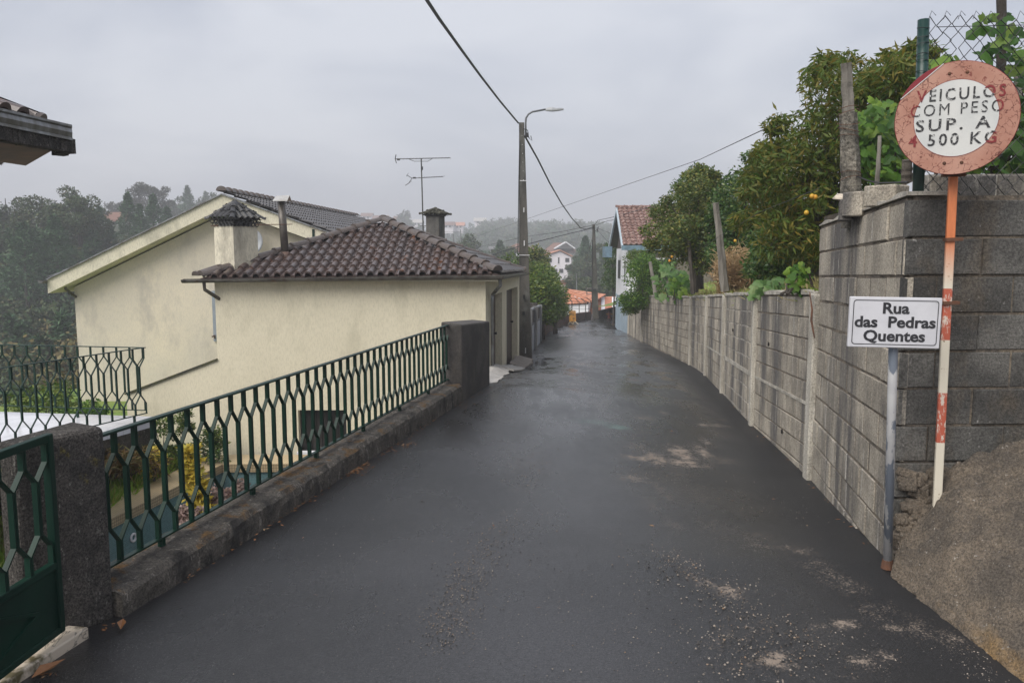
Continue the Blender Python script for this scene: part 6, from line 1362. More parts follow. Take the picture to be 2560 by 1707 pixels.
def limbs(mb, base, top, targets, r0, nl, g=None):
    base = Vector(base); top = Vector(top); sag = Vector((rng.uniform(-.1, .1), rng.uniform(-.1, .1), 0)) * (top - base).length * .4
    pts = [base, base.lerp(top, .4) + sag * .6, base.lerp(top, .75) + sag * .3, top]; mb.tube(pts, [r0, r0 * .78, r0 * .5, r0 * .15], 7)
    for i in range(min(nl, len(targets))):
        q = Vector(targets[i]); k = rng.uniform(.3, .8); s = base.lerp(top, k); m_ = s.lerp(q, .5) + Vector((0, 0, (q - s).length * .08)); mb.tube([s, m_, q], [r0 * .42, r0 * .28, r0 * .06], 5)
def tree(name, lab, base, top, clumps, cr, nleaf, lsize, lmat, aspect=.45, droop=0, r0=.1, nl=10, cat='tree', group=None, bark=m_bark, trunk=True):
    rt = thing(name, Vector(base), lab, cat, group)
    V_, F_ = leaves(crown_pts(nleaf, clumps, cr), lsize, aspect, droop); link_mesh('crown' if cat == 'tree' else 'foliage', V_, F_, lmat, rt, uv=False)
    if trunk:
        mb = MB(); idx_ = rng.permutation(len(clumps))[:nl]; limbs(mb, base, top, [clumps[i] for i in idx_], r0, nl); mb.build('trunk' if cat == 'tree' else 'stem', bark, rt)
    return rt
def pc(lst, D, jd, r_):   # clump centres from photo places at depth D
    return np.array([tuple(P(px, py, D + rng.uniform(-jd, jd))) for px, py in lst]), np.array([r_ * rng.uniform(.8, 1.2) for _ in lst])
def fill(poly_, n, seed=0):
    g = np.random.default_rng(seed); xs = [p[0] for p in poly_]; ys = [p[1] for p in poly_]; o_ = []
    while len(o_) < n:
        x, y = g.uniform(min(xs), max(xs)), g.uniform(min(ys), max(ys)); ins = False
        for i in range(len(poly_)):
            (x0, y0), (x1, y1) = poly_[i], poly_[(i + 1) % len(poly_)]
            if (y0 > y) != (y1 > y) and x < (x1 - x0) * (y - y0) / (y1 - y0) + x0: ins = not ins
        if ins: o_.append((x, y))
    return o_
def ragged_pc(poly_, n, seed, D, jd, r_, ext=1.10):
    a, b = pc(fill(poly_, n, seed), D, jd, r_); cx_ = sum(q[0] for q in poly_) / len(poly_); cy__ = sum(q[1] for q in poly_) / len(poly_); g = np.random.default_rng(seed + 99); e = []
    for _ in range(n // 3):
        i = g.integers(0, len(poly_)); k = g.random(); p0, p1 = poly_[i], poly_[(i + 1) % len(poly_)]; x = p0[0] + (p1[0] - p0[0]) * k; y = p0[1] + (p1[1] - p0[1]) * k
        if y > cy__ + (max(q[1] for q in poly_) - cy__) * .6: continue
        f = g.uniform(1.0, ext); e.append((cx_ + (x - cx_) * f, cy__ + (y - cy__) * f))
    c, d = pc(e, D, jd * .5, r_ * .5); return np.concatenate([a, c]), np.concatenate([b, d])
# --- peach tree behind the wall (two overlapping crowns)
pk = [(2085, 185), (2135, 200), (2020, 270), (1990, 330), (1935, 420), (1895, 540), (1960, 640), (2060, 660), (2140, 560), (2160, 300), (2210, 215), (2100, 330), (2240, 170), (2290, 205), (2180, 230), (2250, 300)]
cl, cr = ragged_pc([(2075, 165), (2140, 165), (2180, 250), (2230, 330), (2200, 520), (2090, 640), (1910, 620), (1875, 540), (1905, 420), (1955, 330), (2010, 240)], 130, 1, 10.8, 1.1, .29, 1.2)
tree('peach_tree', 'large peach tree with narrow drooping green and rust leaves behind the granite post', (cl[:, 0].mean(), 10.8, 1.2), (cl[:, 0].mean() + .1, 10.8, 3.6), cl, cr, 25000, .105, l_peach, .24, .75, .09, 22)
cl, cr = ragged_pc([(2160, 230), (2240, 130), (2300, 120), (2345, 170), (2340, 260), (2280, 330), (2180, 330)], 40, 2, 9.6, .7, .2, 1.2)
tree('peach_tree', 'smaller peach tree between the granite post and the green fence post', (P(2260, 500, 9.6).x, 9.6, 1.6), tuple(P(2262, 220, 9.6)), cl, cr, 7600, .10, l_peach, .24, .75, .06, 12)
# --- citrus and other garden trees
cl, cr = ragged_pc([(1730, 440), (1770, 435), (1790, 470), (1850, 490), (1860, 630), (1800, 668), (1670, 655), (1630, 610), (1640, 540), (1680, 505), (1712, 470)], 95, 3, 18, 1.1, .34, 1.2)
tree('citrus_tree', 'round citrus tree with yellowing leaves in front of the red roof', (P(1735, 735, 18).x, 18, .9), tuple(P(1735, 560, 18)), cl, cr, 26000, .070, l_citrusy, .5, .1, .10, 14)
cl, cr = ragged_pc([(1805, 480), (1870, 412), (1900, 440), (1960, 500), (1980, 680), (1880, 690), (1800, 660), (1790, 560)], 90, 4, 16.2, 1.1, .36, 1.2)
tree('citrus_tree', 'dark glossy citrus tree between the round citrus and the peach tree', (P(1870, 735, 16).x, 16.2, 1.1), tuple(P(1870, 520, 16)), cl, cr, 24000, .070, l_citrus, .5, .1, .10, 14)
cl, cr = pc(fill([(1700, 455), (1735, 432), (1790, 445), (1800, 500), (1720, 520)], 16, 5), 19.5, .6, .3)
tree('citrus_tree', 'bright topped citrus tree rising above the round citrus', (P(1750, 735, 19.5).x, 19.5, .9), tuple(P(1748, 470, 19.5)), cl, cr, 2600, .085, l_citrus, .5, .1, .09, 6)
cl, cr = ragged_pc([(1890, 620), (1960, 560), (2040, 580), (2080, 640), (2070, 720), (1930, 700), (1885, 680)], 46, 6, 12.6, .7, .28, 1.2)
tree('orange_tree', 'low dark orange tree with ripe fruit left of the tall wall', (P(1980, 760, 12.6).x, 12.6, 1.1), tuple(P(1980, 600, 12.6)), cl, cr, 11000, .075, l_citrus, .5, .1, .07, 10)
OR_ = ((1951, 611, 11.6, 'lower left orange of the close cluster in the low dark orange tree'), (1957, 622, 11.6, 'lower right orange of the cluster in the low dark orange tree'), (1948, 640, 11.7, 'single orange hanging just below the cluster in the low orange tree'), (1953, 602, 11.5, 'topmost orange of the cluster in the low orange tree'),
       (2038, 493, 9.4, 'right orange of the touching pair left of the granite post'), (2030, 491, 9.4, 'left orange of the touching pair left of the granite post'), (2016, 532, 9.5, 'single orange below the pair left of the granite post'), (1680, 642, 17.0, 'upper orange low in the round citrus tree'), (1838, 602, 15.0, 'lone greenish orange above the dry bush'), (1674, 652, 17.0, 'lower orange low in the round citrus tree'))
for i, (px, py, D, olab) in enumerate(OR_):
    mb = MB(); c_ = P(px, py, D); r_ = .031; V_ = []; S = 8
    for a in range(5):
        th = math.pi * (a + .5) / 5
        for k in range(S): V_.append(c_ + Vector((r_ * math.sin(th) * math.cos(k * math.pi / 4), r_ * math.sin(th) * math.sin(k * math.pi / 4), r_ * math.cos(th))))
    mb.add(V_, [(a * S + k, (a + 1) * S + k, (a + 1) * S + (k + 1) % S, a * S + (k + 1) % S) for a in range(4) for k in range(S)] + [tuple(range(S)), tuple(4 * S + k for k in range(S - 1, -1, -1))])
    tag(mb.build('orange', m_fruit, smooth=True), olab, 'fruit', 'ripe oranges in the garden trees')
# --- fig with big leaves
def big_leaves(name, lab, region, n, D, jd, size, mat, seed, cat='plant', droop=.35, stems=6, base_py=None, group=None, aspect=.85):
    pts = np.array([tuple(P(px, py, D + rng.uniform(-jd, jd))) for px, py in fill(region, n, seed)])
    V_ = []; F_ = []
    for p_ in pts:
        nrm = Vector((rng.uniform(-.6, .6), rng.uniform(-1, -.1), rng.uniform(.1, 1))).normalized(); t_ = Vector((rng.uniform(-1, 1), 0, rng.uniform(-1, .2) - droop)); t_ = (t_ - nrm * t_.dot(nrm)).normalized(); s_ = nrm.cross(t_); L = size * rng.uniform(.6, 1.25); c_ = Vector(p_); b = len(V_)
        out_ = [(0, 0), (.42, -.12), (.55, .25), (.30, .42), (.36, .72), (0, 1.0), (-.36, .72), (-.30, .42), (-.55, .25), (-.42, -.12)]
        for x, y in out_: V_.append(c_ + s_ * (x * L * aspect) + t_ * (y * L) - nrm * (abs(x) * L * .25 + y * y * L * .15))
        F_ += [(b, b + 1, b + 2, b + 3), (b, b + 3, b + 4, b + 5), (b, b + 5, b + 6, b + 7), (b, b + 7, b + 8, b + 9)]
    b0 = P(np.mean([q[0] for q in region]), base_py or max(q[1] for q in region), D); rt = thing(name, b0, lab, cat, group); link_mesh('foliage' if cat != 'tree' else 'crown', [tuple(v) for v in V_], F_, mat, rt, uv=False)
    mb = MB()
    for i in range(stems): q = Vector(pts[rng.integers(0, len(pts))]); s = b0 + Vector((rng.uniform(-.2, .2), rng.uniform(-.1, .1), -.05)); mb.tube([s, s.lerp(q, .5) + Vector((rng.uniform(-.05, .05), 0, .05)), q], [.016, .011, .004], 5)
    mb.build('stem' if cat != 'tree' else 'trunk', m_bark, rt); return rt
big_leaves('fig_tree', 'bright green fig bush beside the granite post', [(2135, 280), (2180, 240), (2250, 260), (2280, 340), (2265, 440), (2180, 455), (2130, 420)], 300, 8.0, .4, .115, l_bright, 11, 'tree', base_py=480)
big_leaves('fig_tree', 'fig branch with lobed leaves above the round sign', [(2320, 150), (2390, 130), (2395, 190), (2340, 220), (2300, 200)], 34, 6.6, .2, .13, l_bright, 12, 'tree', base_py=470)
big_leaves('bean_vine', 'bean vine with broad leaves climbing the dark pole behind the fence', [(2455, 20), (2560, 30), (2600, 120), (2600, 420), (2500, 430), (2440, 400), (2480, 250), (2440, 180)], 150, 5.5, .3, .105, l_vine, 13, 'climbing plant', base_py=470)
big_leaves('bean_vine', 'leafy vine low behind the round sign at the upper blocks', [(2350, 300), (2560, 330), (2600, 420), (2400, 440)], 90, 5.6, .25, .11, l_bright, 14, 'climbing plant', base_py=460)
big_leaves('squash_plant', 'pale green squash plant spilling over the low wall top', [(1880, 705), (1950, 690), (1985, 712), (1980, 745), (1890, 742)], 62, 9.6, .4, .13, l_squash, 15, base_py=726)
big_leaves('squash_plant', 'leafy green plant against the end of the tall wall', [(1975, 660), (2020, 650), (2022, 738), (1970, 735)], 46, 7.8, .2, .09, l_bright, 16, base_py=722)
big_leaves('cabbage_plant', 'bluish cabbage stalk among the shrubs on the wall', [(1650, 650), (1690, 640), (1720, 700), (1700, 745), (1640, 745)], 70, 22.5, .8, .22, l_squash, 17, base_py=745)
big_leaves('ivy_shrub', 'bright yellow-green leafy shrub between the stakes on the wall', [(1680, 690), (1720, 680), (1735, 725), (1700, 745), (1670, 740)], 70, 21, .6, .18, l_bright, 18, base_py=745, cat='shrub')
cl, cr = pc(fill([(1580, 680), (1620, 640), (1650, 660), (1650, 735), (1600, 765), (1560, 760), (1565, 720)], 34, 7), 27, .9, .38)
tree('garden_shrub', 'bushy bright green shrub hanging over the far end of the block wall', (P(1610, 748, 27).x, 27, .1), tuple(P(1605, 690, 27)), cl, cr, 6500, .11, l_bright, .35, .3, .05, 8, 'shrub')
cl, cr = pc(fill([(1572, 650), (1600, 620), (1615, 650), (1600, 680), (1575, 680)], 10, 8), 31, .6, .35)
tree('garden_shrub', 'feathery shrub against the wall of the red-roofed house', (P(1595, 745, 31).x, 31, 0), tuple(P(1592, 650, 31)), cl, cr, 1700, .11, l_glossy, .3, .2, .05, 5, 'shrub')
cl, cr = pc(fill([(1560, 740), (1600, 735), (1610, 765), (1580, 785), (1552, 775)], 10, 9), 28.0, .2, .22)
tree('garden_shrub', 'trailing shrub draped over the blue base of the house', (P(1590, 750, 28).x, 28.2, .1), tuple(P(1575, 750, 28)), cl, cr, 1500, .09, l_glossy, .4, .4, .03, 4, 'shrub')
cl, cr = pc([(1531, 640), (1530, 665), (1529, 690), (1533, 620), (1530, 705)], 46.5, .5, .55)
tree('cypress_shrub', 'dark narrow shrub at the left corner of the white house', (P(1531, 720, 47).x, 46.5, -2.8), tuple(P(1531, 620, 47)), cl, cr, 2600, .14, l_citrus, .4, 0, .06, 3, 'shrub')
# --- dry bush: bare twigs
def twiggy(name, lab, region, D, n, mat, seed, base, th=.004, cat='shrub'):
    rt = thing(name, base, lab, cat); mb = MB(); g = np.random.default_rng(seed); tg = fill(region, n, seed)
    for px, py in tg:
        q = P(px, py, D + g.uniform(-.5, .5)); s = Vector(base) + Vector((g.uniform(-.35, .35), g.uniform(-.2, .2), 0)); m_ = s.lerp(q, .55) + Vector((g.uniform(-.1, .1), g.uniform(-.1, .1), .08)); mb.tube([s, m_, q], [th * 1.6, th * 1.1, th * .5], 3, False)
        for _ in range(7): k = g.uniform(.35, 1); a = s.lerp(q, k); b = a + Vector((g.uniform(-.2, .2), g.uniform(-.2, .2), g.uniform(-.06, .20))); mb.tube([a, b], [th * .8, th * .4], 3, False)
    mb.build('twigs', mat, rt); V_, F_ = leaves(np.array([tuple(P(*fill(region, 1, int(g.integers(1e6)))[0], D + g.uniform(-.5, .5))) for _ in range(900)]), .05, .3, .2); link_mesh('seed_heads', V_, F_, mat, rt, uv=False); return rt
twiggy('dry_bush', 'dry brown twiggy bush behind the pale wooden post', [(1785, 640), (1830, 612), (1880, 620), (1905, 660), (1905, 710), (1800, 715), (1770, 690)], 14.6, 330, l_dry, 21, P(1845, 738, 14.6), .006)
def grass_strip(name, lab, pts, size, mat, keepz=False):
    V_, F_ = leaves(np.array(pts), size, .07, -1.6); o = link_mesh(name, V_, F_, mat, uv=False, keep=True); tag(o, kind='stuff'); return o
gp_ = []; gd = []
for _ in range(15000):
    D = 7.2 + 29 * rng.random() ** 1.5; x0 = Rx(D) + .1 + abs(rng.normal(0, .8)); k = x0 - Rx(D) - .16
    z = float(np.interp(D, [q[0] for q in gy2], [q[1] for q in gy2])) + np.interp(k, [0, .8, 2.2, 5], [-.08, .03, .50, 1.05])
    (gp_ if rng.random() < .5 else gd).append((x0, D, z - .02))
grass_strip('garden_grass', '', gp_, .20, l_grass); grass_strip('dry_garden_grass', '', gd, .24, l_grassdry)
# --- yard below the street: grass, shrubs, flowers
yg = []
for _ in range(16000):
    y = rng.uniform(5, 15.6); x = -6.75 + (y - 5) * .035 - abs(rng.normal(0, 1.3)); yg.append((x, y, YZ))
grass_strip('lawn_grass', '', yg, .28, l_grass)
yd = [(-6.7 - abs(rng.normal(0, .5)), rng.uniform(9.5, 13), YZ) for _ in range(1200)]
grass_strip('lawn_grass_dry', '', yd, .3, l_grassdry)
def bush(name, lab, px, py, D, rw, rh, n, ls, mat, base_z=YZ, k=16, aspect=.45, droop=0, cat='shrub', group=None, trunk=True):
    c_ = P(px, py, D); cl = ell_clumps(tuple(c_), (rw, rw, rh), k); return tree(name, lab, (c_.x, c_.y, base_z), tuple(c_), cl, [rw * .38] * len(cl), n, ls, mat, aspect, droop, .03, 6, cat, group, m_bark, trunk)
bush('yard_shrub', 'yellow-green upright shrub against the cream wall below the terrace', 405, 1110, 14.6, .30, .55, 1500, .06, l_glossy)
bush('yard_shrub', 'tall green and gold shrub left of the basement window', 455, 1100, 14.8, .26, .70, 1500, .06, l_glossy)
bush('yard_shrub', 'low green shrub by the corner of the mosaic ledge', 515, 1130, 15.2, .36, .36, 1400, .06, l_citrus)
bush('yard_shrub', 'small leafy sprig right of the golden shrubs', 545, 1095, 15.4, .25, .3, 700, .07, l_glossy)
bush('brown_fern', 'brown and green conifer fronds under the terrace slab', 325, 1155, 13.7, .50, .28, 1900, .18, l_fern, k=14, aspect=.10, droop=.5, cat='fern')
bush('gold_shrub', 'small golden leaved shrub in the grass', 385, 1165, 13.9, .26, .36, 700, .08, l_gold)
bush('yard_shrub', 'yellow-green bush beyond the terrace railing', 115, 1005, 17, .8, .5, 2600, .08, l_glossy, -2.6)
bush('yard_shrub', 'bright green clump beyond the terrace corner', 205, 1045, 14.5, .42, .26, 1300, .09, l_bright, -2.4)
bush('yard_shrub', 'dark weeds in the shade of the terrace wall', 62, 1265, 12.0, .4, .35, 1200, .10, l_citrus, YZ)
# golden conifer-like plant and pink flowers just behind the street wall
gc = thing('golden_shrub', P(497, 1290, 5.6), 'upright golden yellow shrub just behind the street railing', 'shrub')
cl = np.array([tuple(P(472 + 30 * k + rng.uniform(-14, 14), 1125 + 175 * k + rng.uniform(-8, 8), 5.9)) for k in np.linspace(0, 1, 26)]); crr = np.array([.03 + .055 * k for k in np.linspace(0, 1, 26)])
V_, F_ = leaves(crown_pts(1500, cl, crr), .055, .42, -.3); link_mesh('foliage', V_, F_, l_gold, gc, uv=False)
mb = MB(); mb.tube([P(503, 1330, 5.9), P(490, 1220, 5.9), P(473, 1120, 5.9)], [.012, .008, .003], 5); mb.build('stem', m_bark, gc)
for i, (px, py, D, lab) in enumerate(((560, 1235, 6.4, 'dusty pink flower cluster left of the others behind the railing'), (608, 1215, 6.9, 'largest dusty pink flower cluster behind the railing'), (475, 1290, 5.4, 'dusty pink flower cluster below the golden shrub'), (535, 1250, 6.0, 'dusty pink flower cluster right beside the golden shrub'))):
    fl_ = thing('flower_cluster', P(px, py + 45, D), lab, 'flowers', 'pink flowers behind the railing'); cl = np.array([tuple(P(px + rng.uniform(-22, 22), py + rng.uniform(-14, 14), D)) for _ in range(8)]); V_, F_ = leaves(crown_pts(420, cl, [.045] * 8), .035, .7); link_mesh('petals', V_, F_, l_gold if False else m_petal, fl_, uv=False)
    mb = MB(); [mb.tube([P(px, py + 45, D), Vector(q)], [.005, .003], 4) for q in cl]; mb.build('stem', l_bright, fl_)
# --- tree beyond the lamp pole on the left of the road
def road_tree(region, n, D, nleaf, lab, mat, seed, bpy_=870, r_=.5, ls=.13, name='garden_tree'):
    cl, cr = pc(fill(region, n, seed), D, 1.2, r_); xm = float(cl[:, 0].mean()); return tree(name, lab, (xm, D, P(1330, bpy_, D).z), (xm, D, float(cl[:, 2].max())), cl, cr, nleaf, ls, mat, .45, .15, .12, 12)
road_tree([(1325, 690), (1345, 668), (1368, 690), (1380, 715), (1390, 760), (1385, 790), (1325, 790)], 40, 33, 11000, 'lush bright green tree just beyond the lamp pole', l_glossy, 31)
road_tree([(1322, 650), (1345, 610), (1360, 640), (1362, 690), (1330, 710), (1320, 700)], 16, 42, 2600, 'tall darker tree behind the lush tree by the lamp pole', l_citrusy, 32, 860, .42, .16)
road_tree([(1370, 680), (1400, 700), (1412, 740), (1405, 790), (1375, 800)], 22, 37, 5200, 'overhanging green tree above the corrugated fence', l_glossy, 33, 850, .42, .12)
road_tree([(1238, 650), (1292, 645), (1292, 690), (1240, 690)], 10, 34, 1500, 'green shrub top showing between outbuilding roof and lamp pole', l_glossy, 34, 860, .5, .13, 'garden_tree')
for i, (x, y, lab) in enumerate(((1288, 770, 'dark ivy strip between outbuilding wall and lamp pole'),)):
    cl, cr = pc([(1297, 700 + 20 * k) for k in range(9)], 24.2, .15, .10); tree('ivy_plant', lab, tuple(P(1297, 900, 24.2)), tuple(P(1297, 700, 24.2)), cl, cr, 1500, .07, l_citrus, .5, 0, .03, 3, 'climbing plant')
# fallen leaves along both walls
lp = []
for _ in range(300):
    D = rng.uniform(4.2, 11.5) if rng.random() < .5 else rng.uniform(22, 42); lp.append((Lx(D) + abs(rng.normal(0, .035)), D))
for px, py, n in ((880, 1178, 110), (905, 1165, 60), (975, 1128, 22), (1010, 1112, 36), (1160, 1018, 14), (640, 1262, 10), (240, 1572, 6), (120, 1690, 10)):
    for _ in range(n): c_ = onroad(px + rng.normal(0, 17), py + rng.normal(0, 4.5)); lp.append((c_.x, c_.y))
for _ in range(200): D = rng.uniform(4.6, 36); lp.append((Rx(D) - abs(rng.normal(0, .05)) - .01, D))
for _ in range(60): D = rng.uniform(2.6, 12); lp.append((rng.uniform(Lx(D) + .05, Rx(D)), D)) if rng.random() < .35 else None
lp = [(max(x, Lx(D) + .01), D, float(roadz(x, D)) + .012) for x, D in lp if not 11.6 < D < 22]
V_, F_ = leaves(np.array(lp), .034, .4, 0); V_ = V_.reshape(-1, 4, 3); V_[:, :, 2] = V_[:, :1, 2] + (V_[:, :, 2] - V_[:, :1, 2]) * .22; o = link_mesh('leaf_litter', V_.reshape(-1, 3), F_, l_litter, keep=True, uv=False); tag(o, kind='stuff')
for px, py, sz, lab in ((122, 1672, .08, 'large curled brown leaf at the end of the marble threshold'), (305, 1561, .05, 'orange leaf lying on the asphalt beside the gate pillar')):
    c_ = PZ(px, py, .02); mb = MB(); a_ = rng.uniform(0, 3); e_ = Vector((math.cos(a_), math.sin(a_), 0)) * sz; f_ = Vector((-math.sin(a_), math.cos(a_), 0)) * sz * .4
    mb.add([c_ - e_, c_ - e_ * .2 + f_ + Vector((0, 0, .02)), c_ + e_ + Vector((0, 0, .01)), c_ - e_ * .1 - f_ + Vector((0, 0, .015)), c_ + Vector((0, 0, .003))], [(0, 3, 4), (3, 2, 4), (2, 1, 4), (1, 0, 4)]); tag(mb.build('dead_leaf', l_litter), lab, 'leaf')
# ------------------------------------------------------------------ forest on the left hill and the far hills
def broad_crown(g, n, H, W, clumps=14, ls=.45):
    cl = ell_clumps((0, 0, H * .62), (W * .38, W * .38, H * .30), clumps, .35, g, -.9); p_ = crown_pts(n, cl, [W * .19] * len(cl), g); return leaves(p_, ls, .55, 0, r=g)
def pine_crown(g, n, H, W, ls=.5):
    z = g.uniform(.15, 1, n) ** .8; a = g.uniform(0, 6.28, n); w_ = (1 - z) ** .75 * W * .5 * (1 + .25 * np.sin(z * 40)); r_ = w_ * g.uniform(.4, 1, n); p_ = np.stack([r_ * np.cos(a), r_ * np.sin(a), z * H], 1); return leaves(p_, ls, .3, -.2, r=g)
g = np.random.default_rng(5)
def forest(name, spots, kinds, nleaf, mats):
    Vs = {0: [], 1: [], 2: []}; Fs = {0: [], 1: [], 2: []}; cnt = {0: 0, 1: 0, 2: 0}
    for (x, y, z, H), kd in zip(spots, kinds):
        q_ = 1 if nleaf > 300 else 3.2
        if kd == 1: V_, F_ = pine_crown(g, nleaf, H, H * .42, (.34 * H / 10 + .15) * q_)
        else: V_, F_ = broad_crown(g, nleaf, H, H * .85, 12, (.30 * H / 10 + .16) * q_)
        V_ = V_ + np.array([x, y, z]); Vs[kd].append(V_); Fs[kd].append(F_ + cnt[kd]); cnt[kd] += len(V_)
    for kd in Vs:
        if Vs[kd]: o = link_mesh(name + ('', '_conifers', '_autumn')[kd], np.concatenate(Vs[kd]), np.concatenate(Fs[kd]), mats[kd], keep=True, uv=False); tag(o, kind='stuff')
spots = []; kinds = []
for _ in range(430):
    y = 52 + 76 * g.random() ** 1.2; x = g.uniform(-.72, -.30) * y; z = float(tz(x, y)); H = g.uniform(6.5, 9.5); top = z + H
    lim = EYE + (630 - 505) / 1991 * y if x / y < -.50 else EYE + (630 - 590) / 1991 * y
    if top > lim: continue
    spots.append((x, y, z - .5, H)); kinds.append(1 if g.random() < .35 else (2 if y < 66 and g.random() < .5 else 0))
forest('forest', spots, kinds, 1050, (l_forest, l_pine, l_autumn))
spots = []; kinds = []
for _ in range(150):
    y = g.uniform(30, 60); x = g.uniform(-.75, -.42) * y; z = float(tz(x, y)); H = g.uniform(2.5, 5); 
    if z + H > EYE + (630 - 770) / 1991 * y: continue
    spots.append((x, y, z - .3, H)); kinds.append(2 if g.random() < .45 else 0)
forest('valley_scrub', spots, kinds, 900, (l_forest, l_pine, l_autumn))
spots = []; kinds = []
for _ in range(1700):
    y = g.uniform(310, 520); x = g.uniform(-.40, .24) * y; z = float(tz(x, y)); spots.append((x, y, z - 1, g.uniform(5, 12))); kinds.append(int(g.random() < .35))
forest('far_forest', spots, kinds, 110, (l_forest, l_pine, l_autumn))
spots = []; kinds = []
for _ in range(420):
    y = g.uniform(100, 300); x = g.uniform(-.10, .20) * y
    z = float(tz(x, y)); H = g.uniform(6, 10); lim = EYE + (630 - 622) / 1991 * y
    if z + H > lim: H = lim - z
    px = 1280 + x / y * 1991
    if H < 3 or (1340 < px < 1450 and y < 200) : continue
    spots.append((x, y, z - .5, H)); kinds.append(int(g.random() < .4))
forest('valley_woods', spots, kinds, 420, (l_forest, l_pine, l_autumn))
# single trees one can tell apart
def big_tree(px, pyt, pyb, D, W, lab, mat, n=5200, kind=0, ls=.42, open_=0, bark=m_bark, group='trees on the misty hills'):
    base = P(px, pyb, D); topz = P(px, pyt, D).z; H = topz - base.z; g2 = np.random.default_rng(int(abs(px) * 7 + D)); rt = thing('pine_tree' if kind == 1 else 'broadleaf_tree', base, lab, 'tree', group)
    if kind == 1:
        V_, F_ = pine_crown(g2, n, H, W, ls); V_ = V_ + np.array(base); cls = [tuple(base + Vector((0, 0, H * .8)))]
    else:
        k = 26 if not open_ else 34; cl = ell_clumps((base.x, base.y, base.z + H * (.66 if open_ else .60)), (W * .42, W * .42, H * (.27 if open_ else .36)), k, .55 if open_ else .3, g2, -.5); cls = [tuple(q) for q in cl]
        V_, F_ = leaves(crown_pts(n, cl, [W * (.085 if open_ else .13)] * len(cl), g2), ls, .5, 0, r=g2)
    link_mesh('crown', V_, F_, mat, rt, uv=False); mb = MB(); limbs(mb, base, base + Vector((0, 0, H * .9)), cls, H * .018, 26 if open_ else 8); mb.build('trunk', bark, rt)
big_tree(205, 448, 720, 84, 7.6, 'tall dark broadleaf tree crowning the left forest edge', l_forest, 8500, ls=.26)
big_tree(120, 462, 740, 88, 7.5, 'dark spreading tree left of the tallest forest edge tree', l_forest, 7000, ls=.28)
big_tree(30, 468, 740, 92, 8, 'dark broadleaf tree in the left hill forest near the eave', l_forest, 7000, ls=.28)
big_tree(-40, 470, 740, 92, 8, 'dark broadleaf tree at the edge of the left hill forest', l_forest, 4000, ls=.3)
big_tree(75, 560, 800, 74, 8, 'green pine standing in front of the left forest', l_pine, 5200, 1, ls=.34)
big_tree(150, 540, 800, 76, 8, 'broad green pine below the tallest forest edge tree', l_pine, 5200, 1, ls=.34)
big_tree(245, 508, 600, 118, 3.8, 'small dark tree just left of the red forest roof', l_forest, 2200, ls=.34)
big_tree(380, 443, 640, 165, 11.5, 'large pale eucalyptus rising above the misty ridge', l_euc, 9000, ls=.34, open_=1, bark=m_barkpale)
big_tree(330, 484, 700, 100, 6, 'pointed pine right of the red forest roof', l_pine, 5000, 1, ls=.34)
big_tree(358, 512, 700, 98, 5, 'shorter pine between the two pointed pines', l_pine, 3000, 1, ls=.34)
big_tree(392, 488, 700, 104, 6.5, 'pointed pine behind the cream roof slope', l_pine, 5200, 1, ls=.34)
big_tree(425, 520, 700, 108, 7, 'rounded conifer touching the cream roof slope', l_pine, 4600, 1, ls=.36)
big_tree(300, 495, 600, 190, 7, 'faint grey tree in mist left of the eucalyptus', l_euc, 2600, ls=.5, open_=1)
big_tree(475, 468, 620, 205, 9, 'misty pointed tree right of the eucalyptus', l_pine, 3600, 1, ls=.6)
big_tree(450, 482, 620, 210, 8, 'misty rounded tree between eucalyptus and pointed tree', l_forest, 2600, ls=.6)
big_tree(510, 486, 620, 230, 9, 'misty low tree just left of the cream gable peak', l_forest, 2400, ls=.6)
big_tree(545, 470, 620, 225, 9, 'misty tree directly above the cream gable peak', l_forest, 2800, ls=.6)
big_tree(520, 480, 620, 240, 8, 'misty slender tree left of the gable peak', l_pine, 2000, 1, ls=.6)
big_tree(660, 482, 620, 300, 9, 'very faint tree beyond the grey tiled ridge', l_forest, 1600, ls=1.3)
big_tree(690, 484, 620, 310, 8, 'very faint tree beside the metal flue cowl', l_forest, 1400, ls=1.3)
big_tree(1013, 526, 640, 420, 18, 'faint round tree on the hill between mast and roof', l_forest, 1500, ls=2.2)
big_tree(1162, 586, 680, 120, 6.2, 'round dark tree above the outbuilding side roof', l_forest, 4200, ls=.3)
big_tree(1250, 603, 700, 130, 5.0, 'green conifer left of the brown hipped roof', l_pine, 3600, 1, ls=.36)
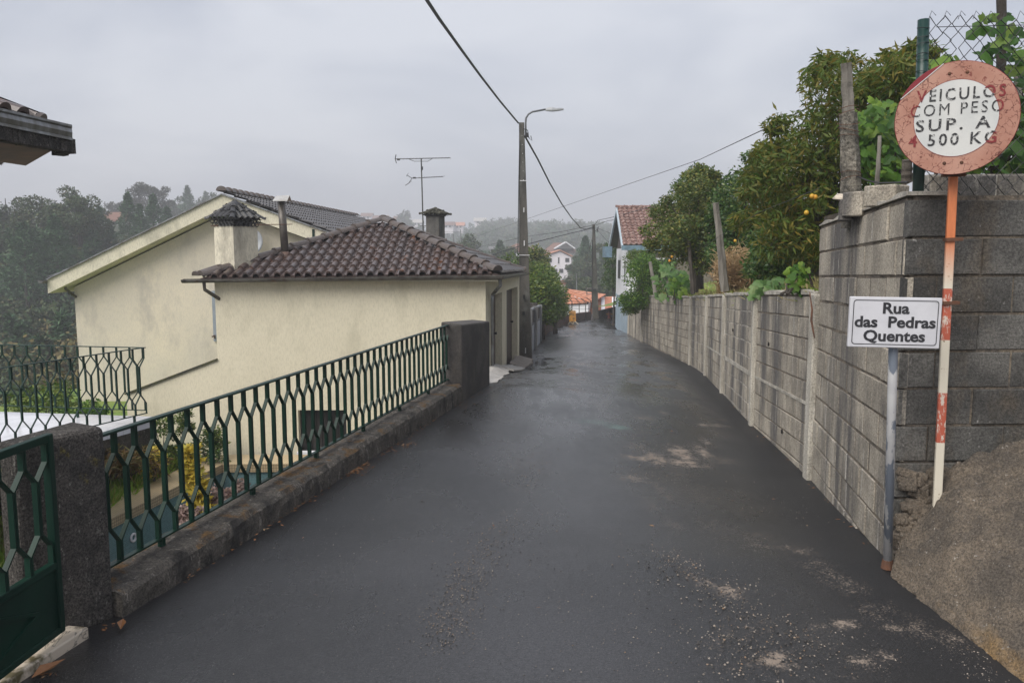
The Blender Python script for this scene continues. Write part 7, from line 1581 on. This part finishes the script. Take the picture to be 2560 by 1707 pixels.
big_tree(1268, 612, 700, 120, 5.5, 'leafy valley tree left of the lamp pole', l_forest, 3200, ls=.34)
big_tree(1352, 625, 700, 120, 3.4, 'slender tree left of the pink house', l_forest, 3000, ls=.34)
big_tree(1462, 592, 780, 125, 8, 'tall dark conifer left of the far pole', l_pine, 7500, 1, ls=.36)
big_tree(1446, 618, 770, 130, 5, 'dark tree right of the pink house', l_forest, 5200, ls=.34)
big_tree(1480, 604, 780, 120, 7.5, 'rounded dark tree behind the far pole', l_forest, 6200, ls=.34)
big_tree(1512, 610, 780, 122, 6.5, 'pointed dark tree left of the white house wall', l_pine, 5400, 1, ls=.34)
big_tree(1532, 622, 780, 118, 6.5, 'dark tree partly behind the white house corner', l_forest, 4400, ls=.34)
big_tree(1432, 690, 790, 100, 5, 'low dark tree under the pink house', l_forest, 4200, ls=.3)
big_tree(1452, 690, 790, 92, 6, 'bushy tree directly above the orange roof', l_forest, 4600, ls=.28)
big_tree(1500, 690, 800, 90, 7, 'dark bushy tree behind the orange roofs', l_forest, 5200, ls=.28)
big_tree(1375, 700, 790, 96, 4.5, 'dark bushy tree left of the white chimney', l_forest, 3800, ls=.28)
big_tree(1445, 560, 640, 380, 15, 'faint rounded tree on the far ridge left of the far pole', l_forest, 1500, ls=2.0)
big_tree(1383, 562, 640, 390, 16, 'faint leafy tree on the far ridge above the pink house', l_forest, 1500, ls=2.0)
# ------------------------------------------------------------------ haze
mb = MB(); mb.hexa((-880, -110, -36), (880, -110, -36), (880, 1090, -36), (-880, 1090, -36), (0, 0, 36 + 46))
m_haze = bpy.data.materials.new('haze_air'); m_haze.use_nodes = True; tt_ = m_haze.node_tree; tt_.nodes.clear(); oo = tt_.nodes.new('ShaderNodeOutputMaterial'); pv = tt_.nodes.new('ShaderNodeVolumePrincipled')
pv.inputs['Color'].default_value = (.90, .915, .95, 1); pv.inputs['Density'].default_value = .0020; pv.inputs['Anisotropy'].default_value = 0; tt_.links.new(pv.outputs[0], oo.inputs['Volume'])
hz_ = mb.build('haze', m_haze, keep=True); tag(hz_, kind='stuff')
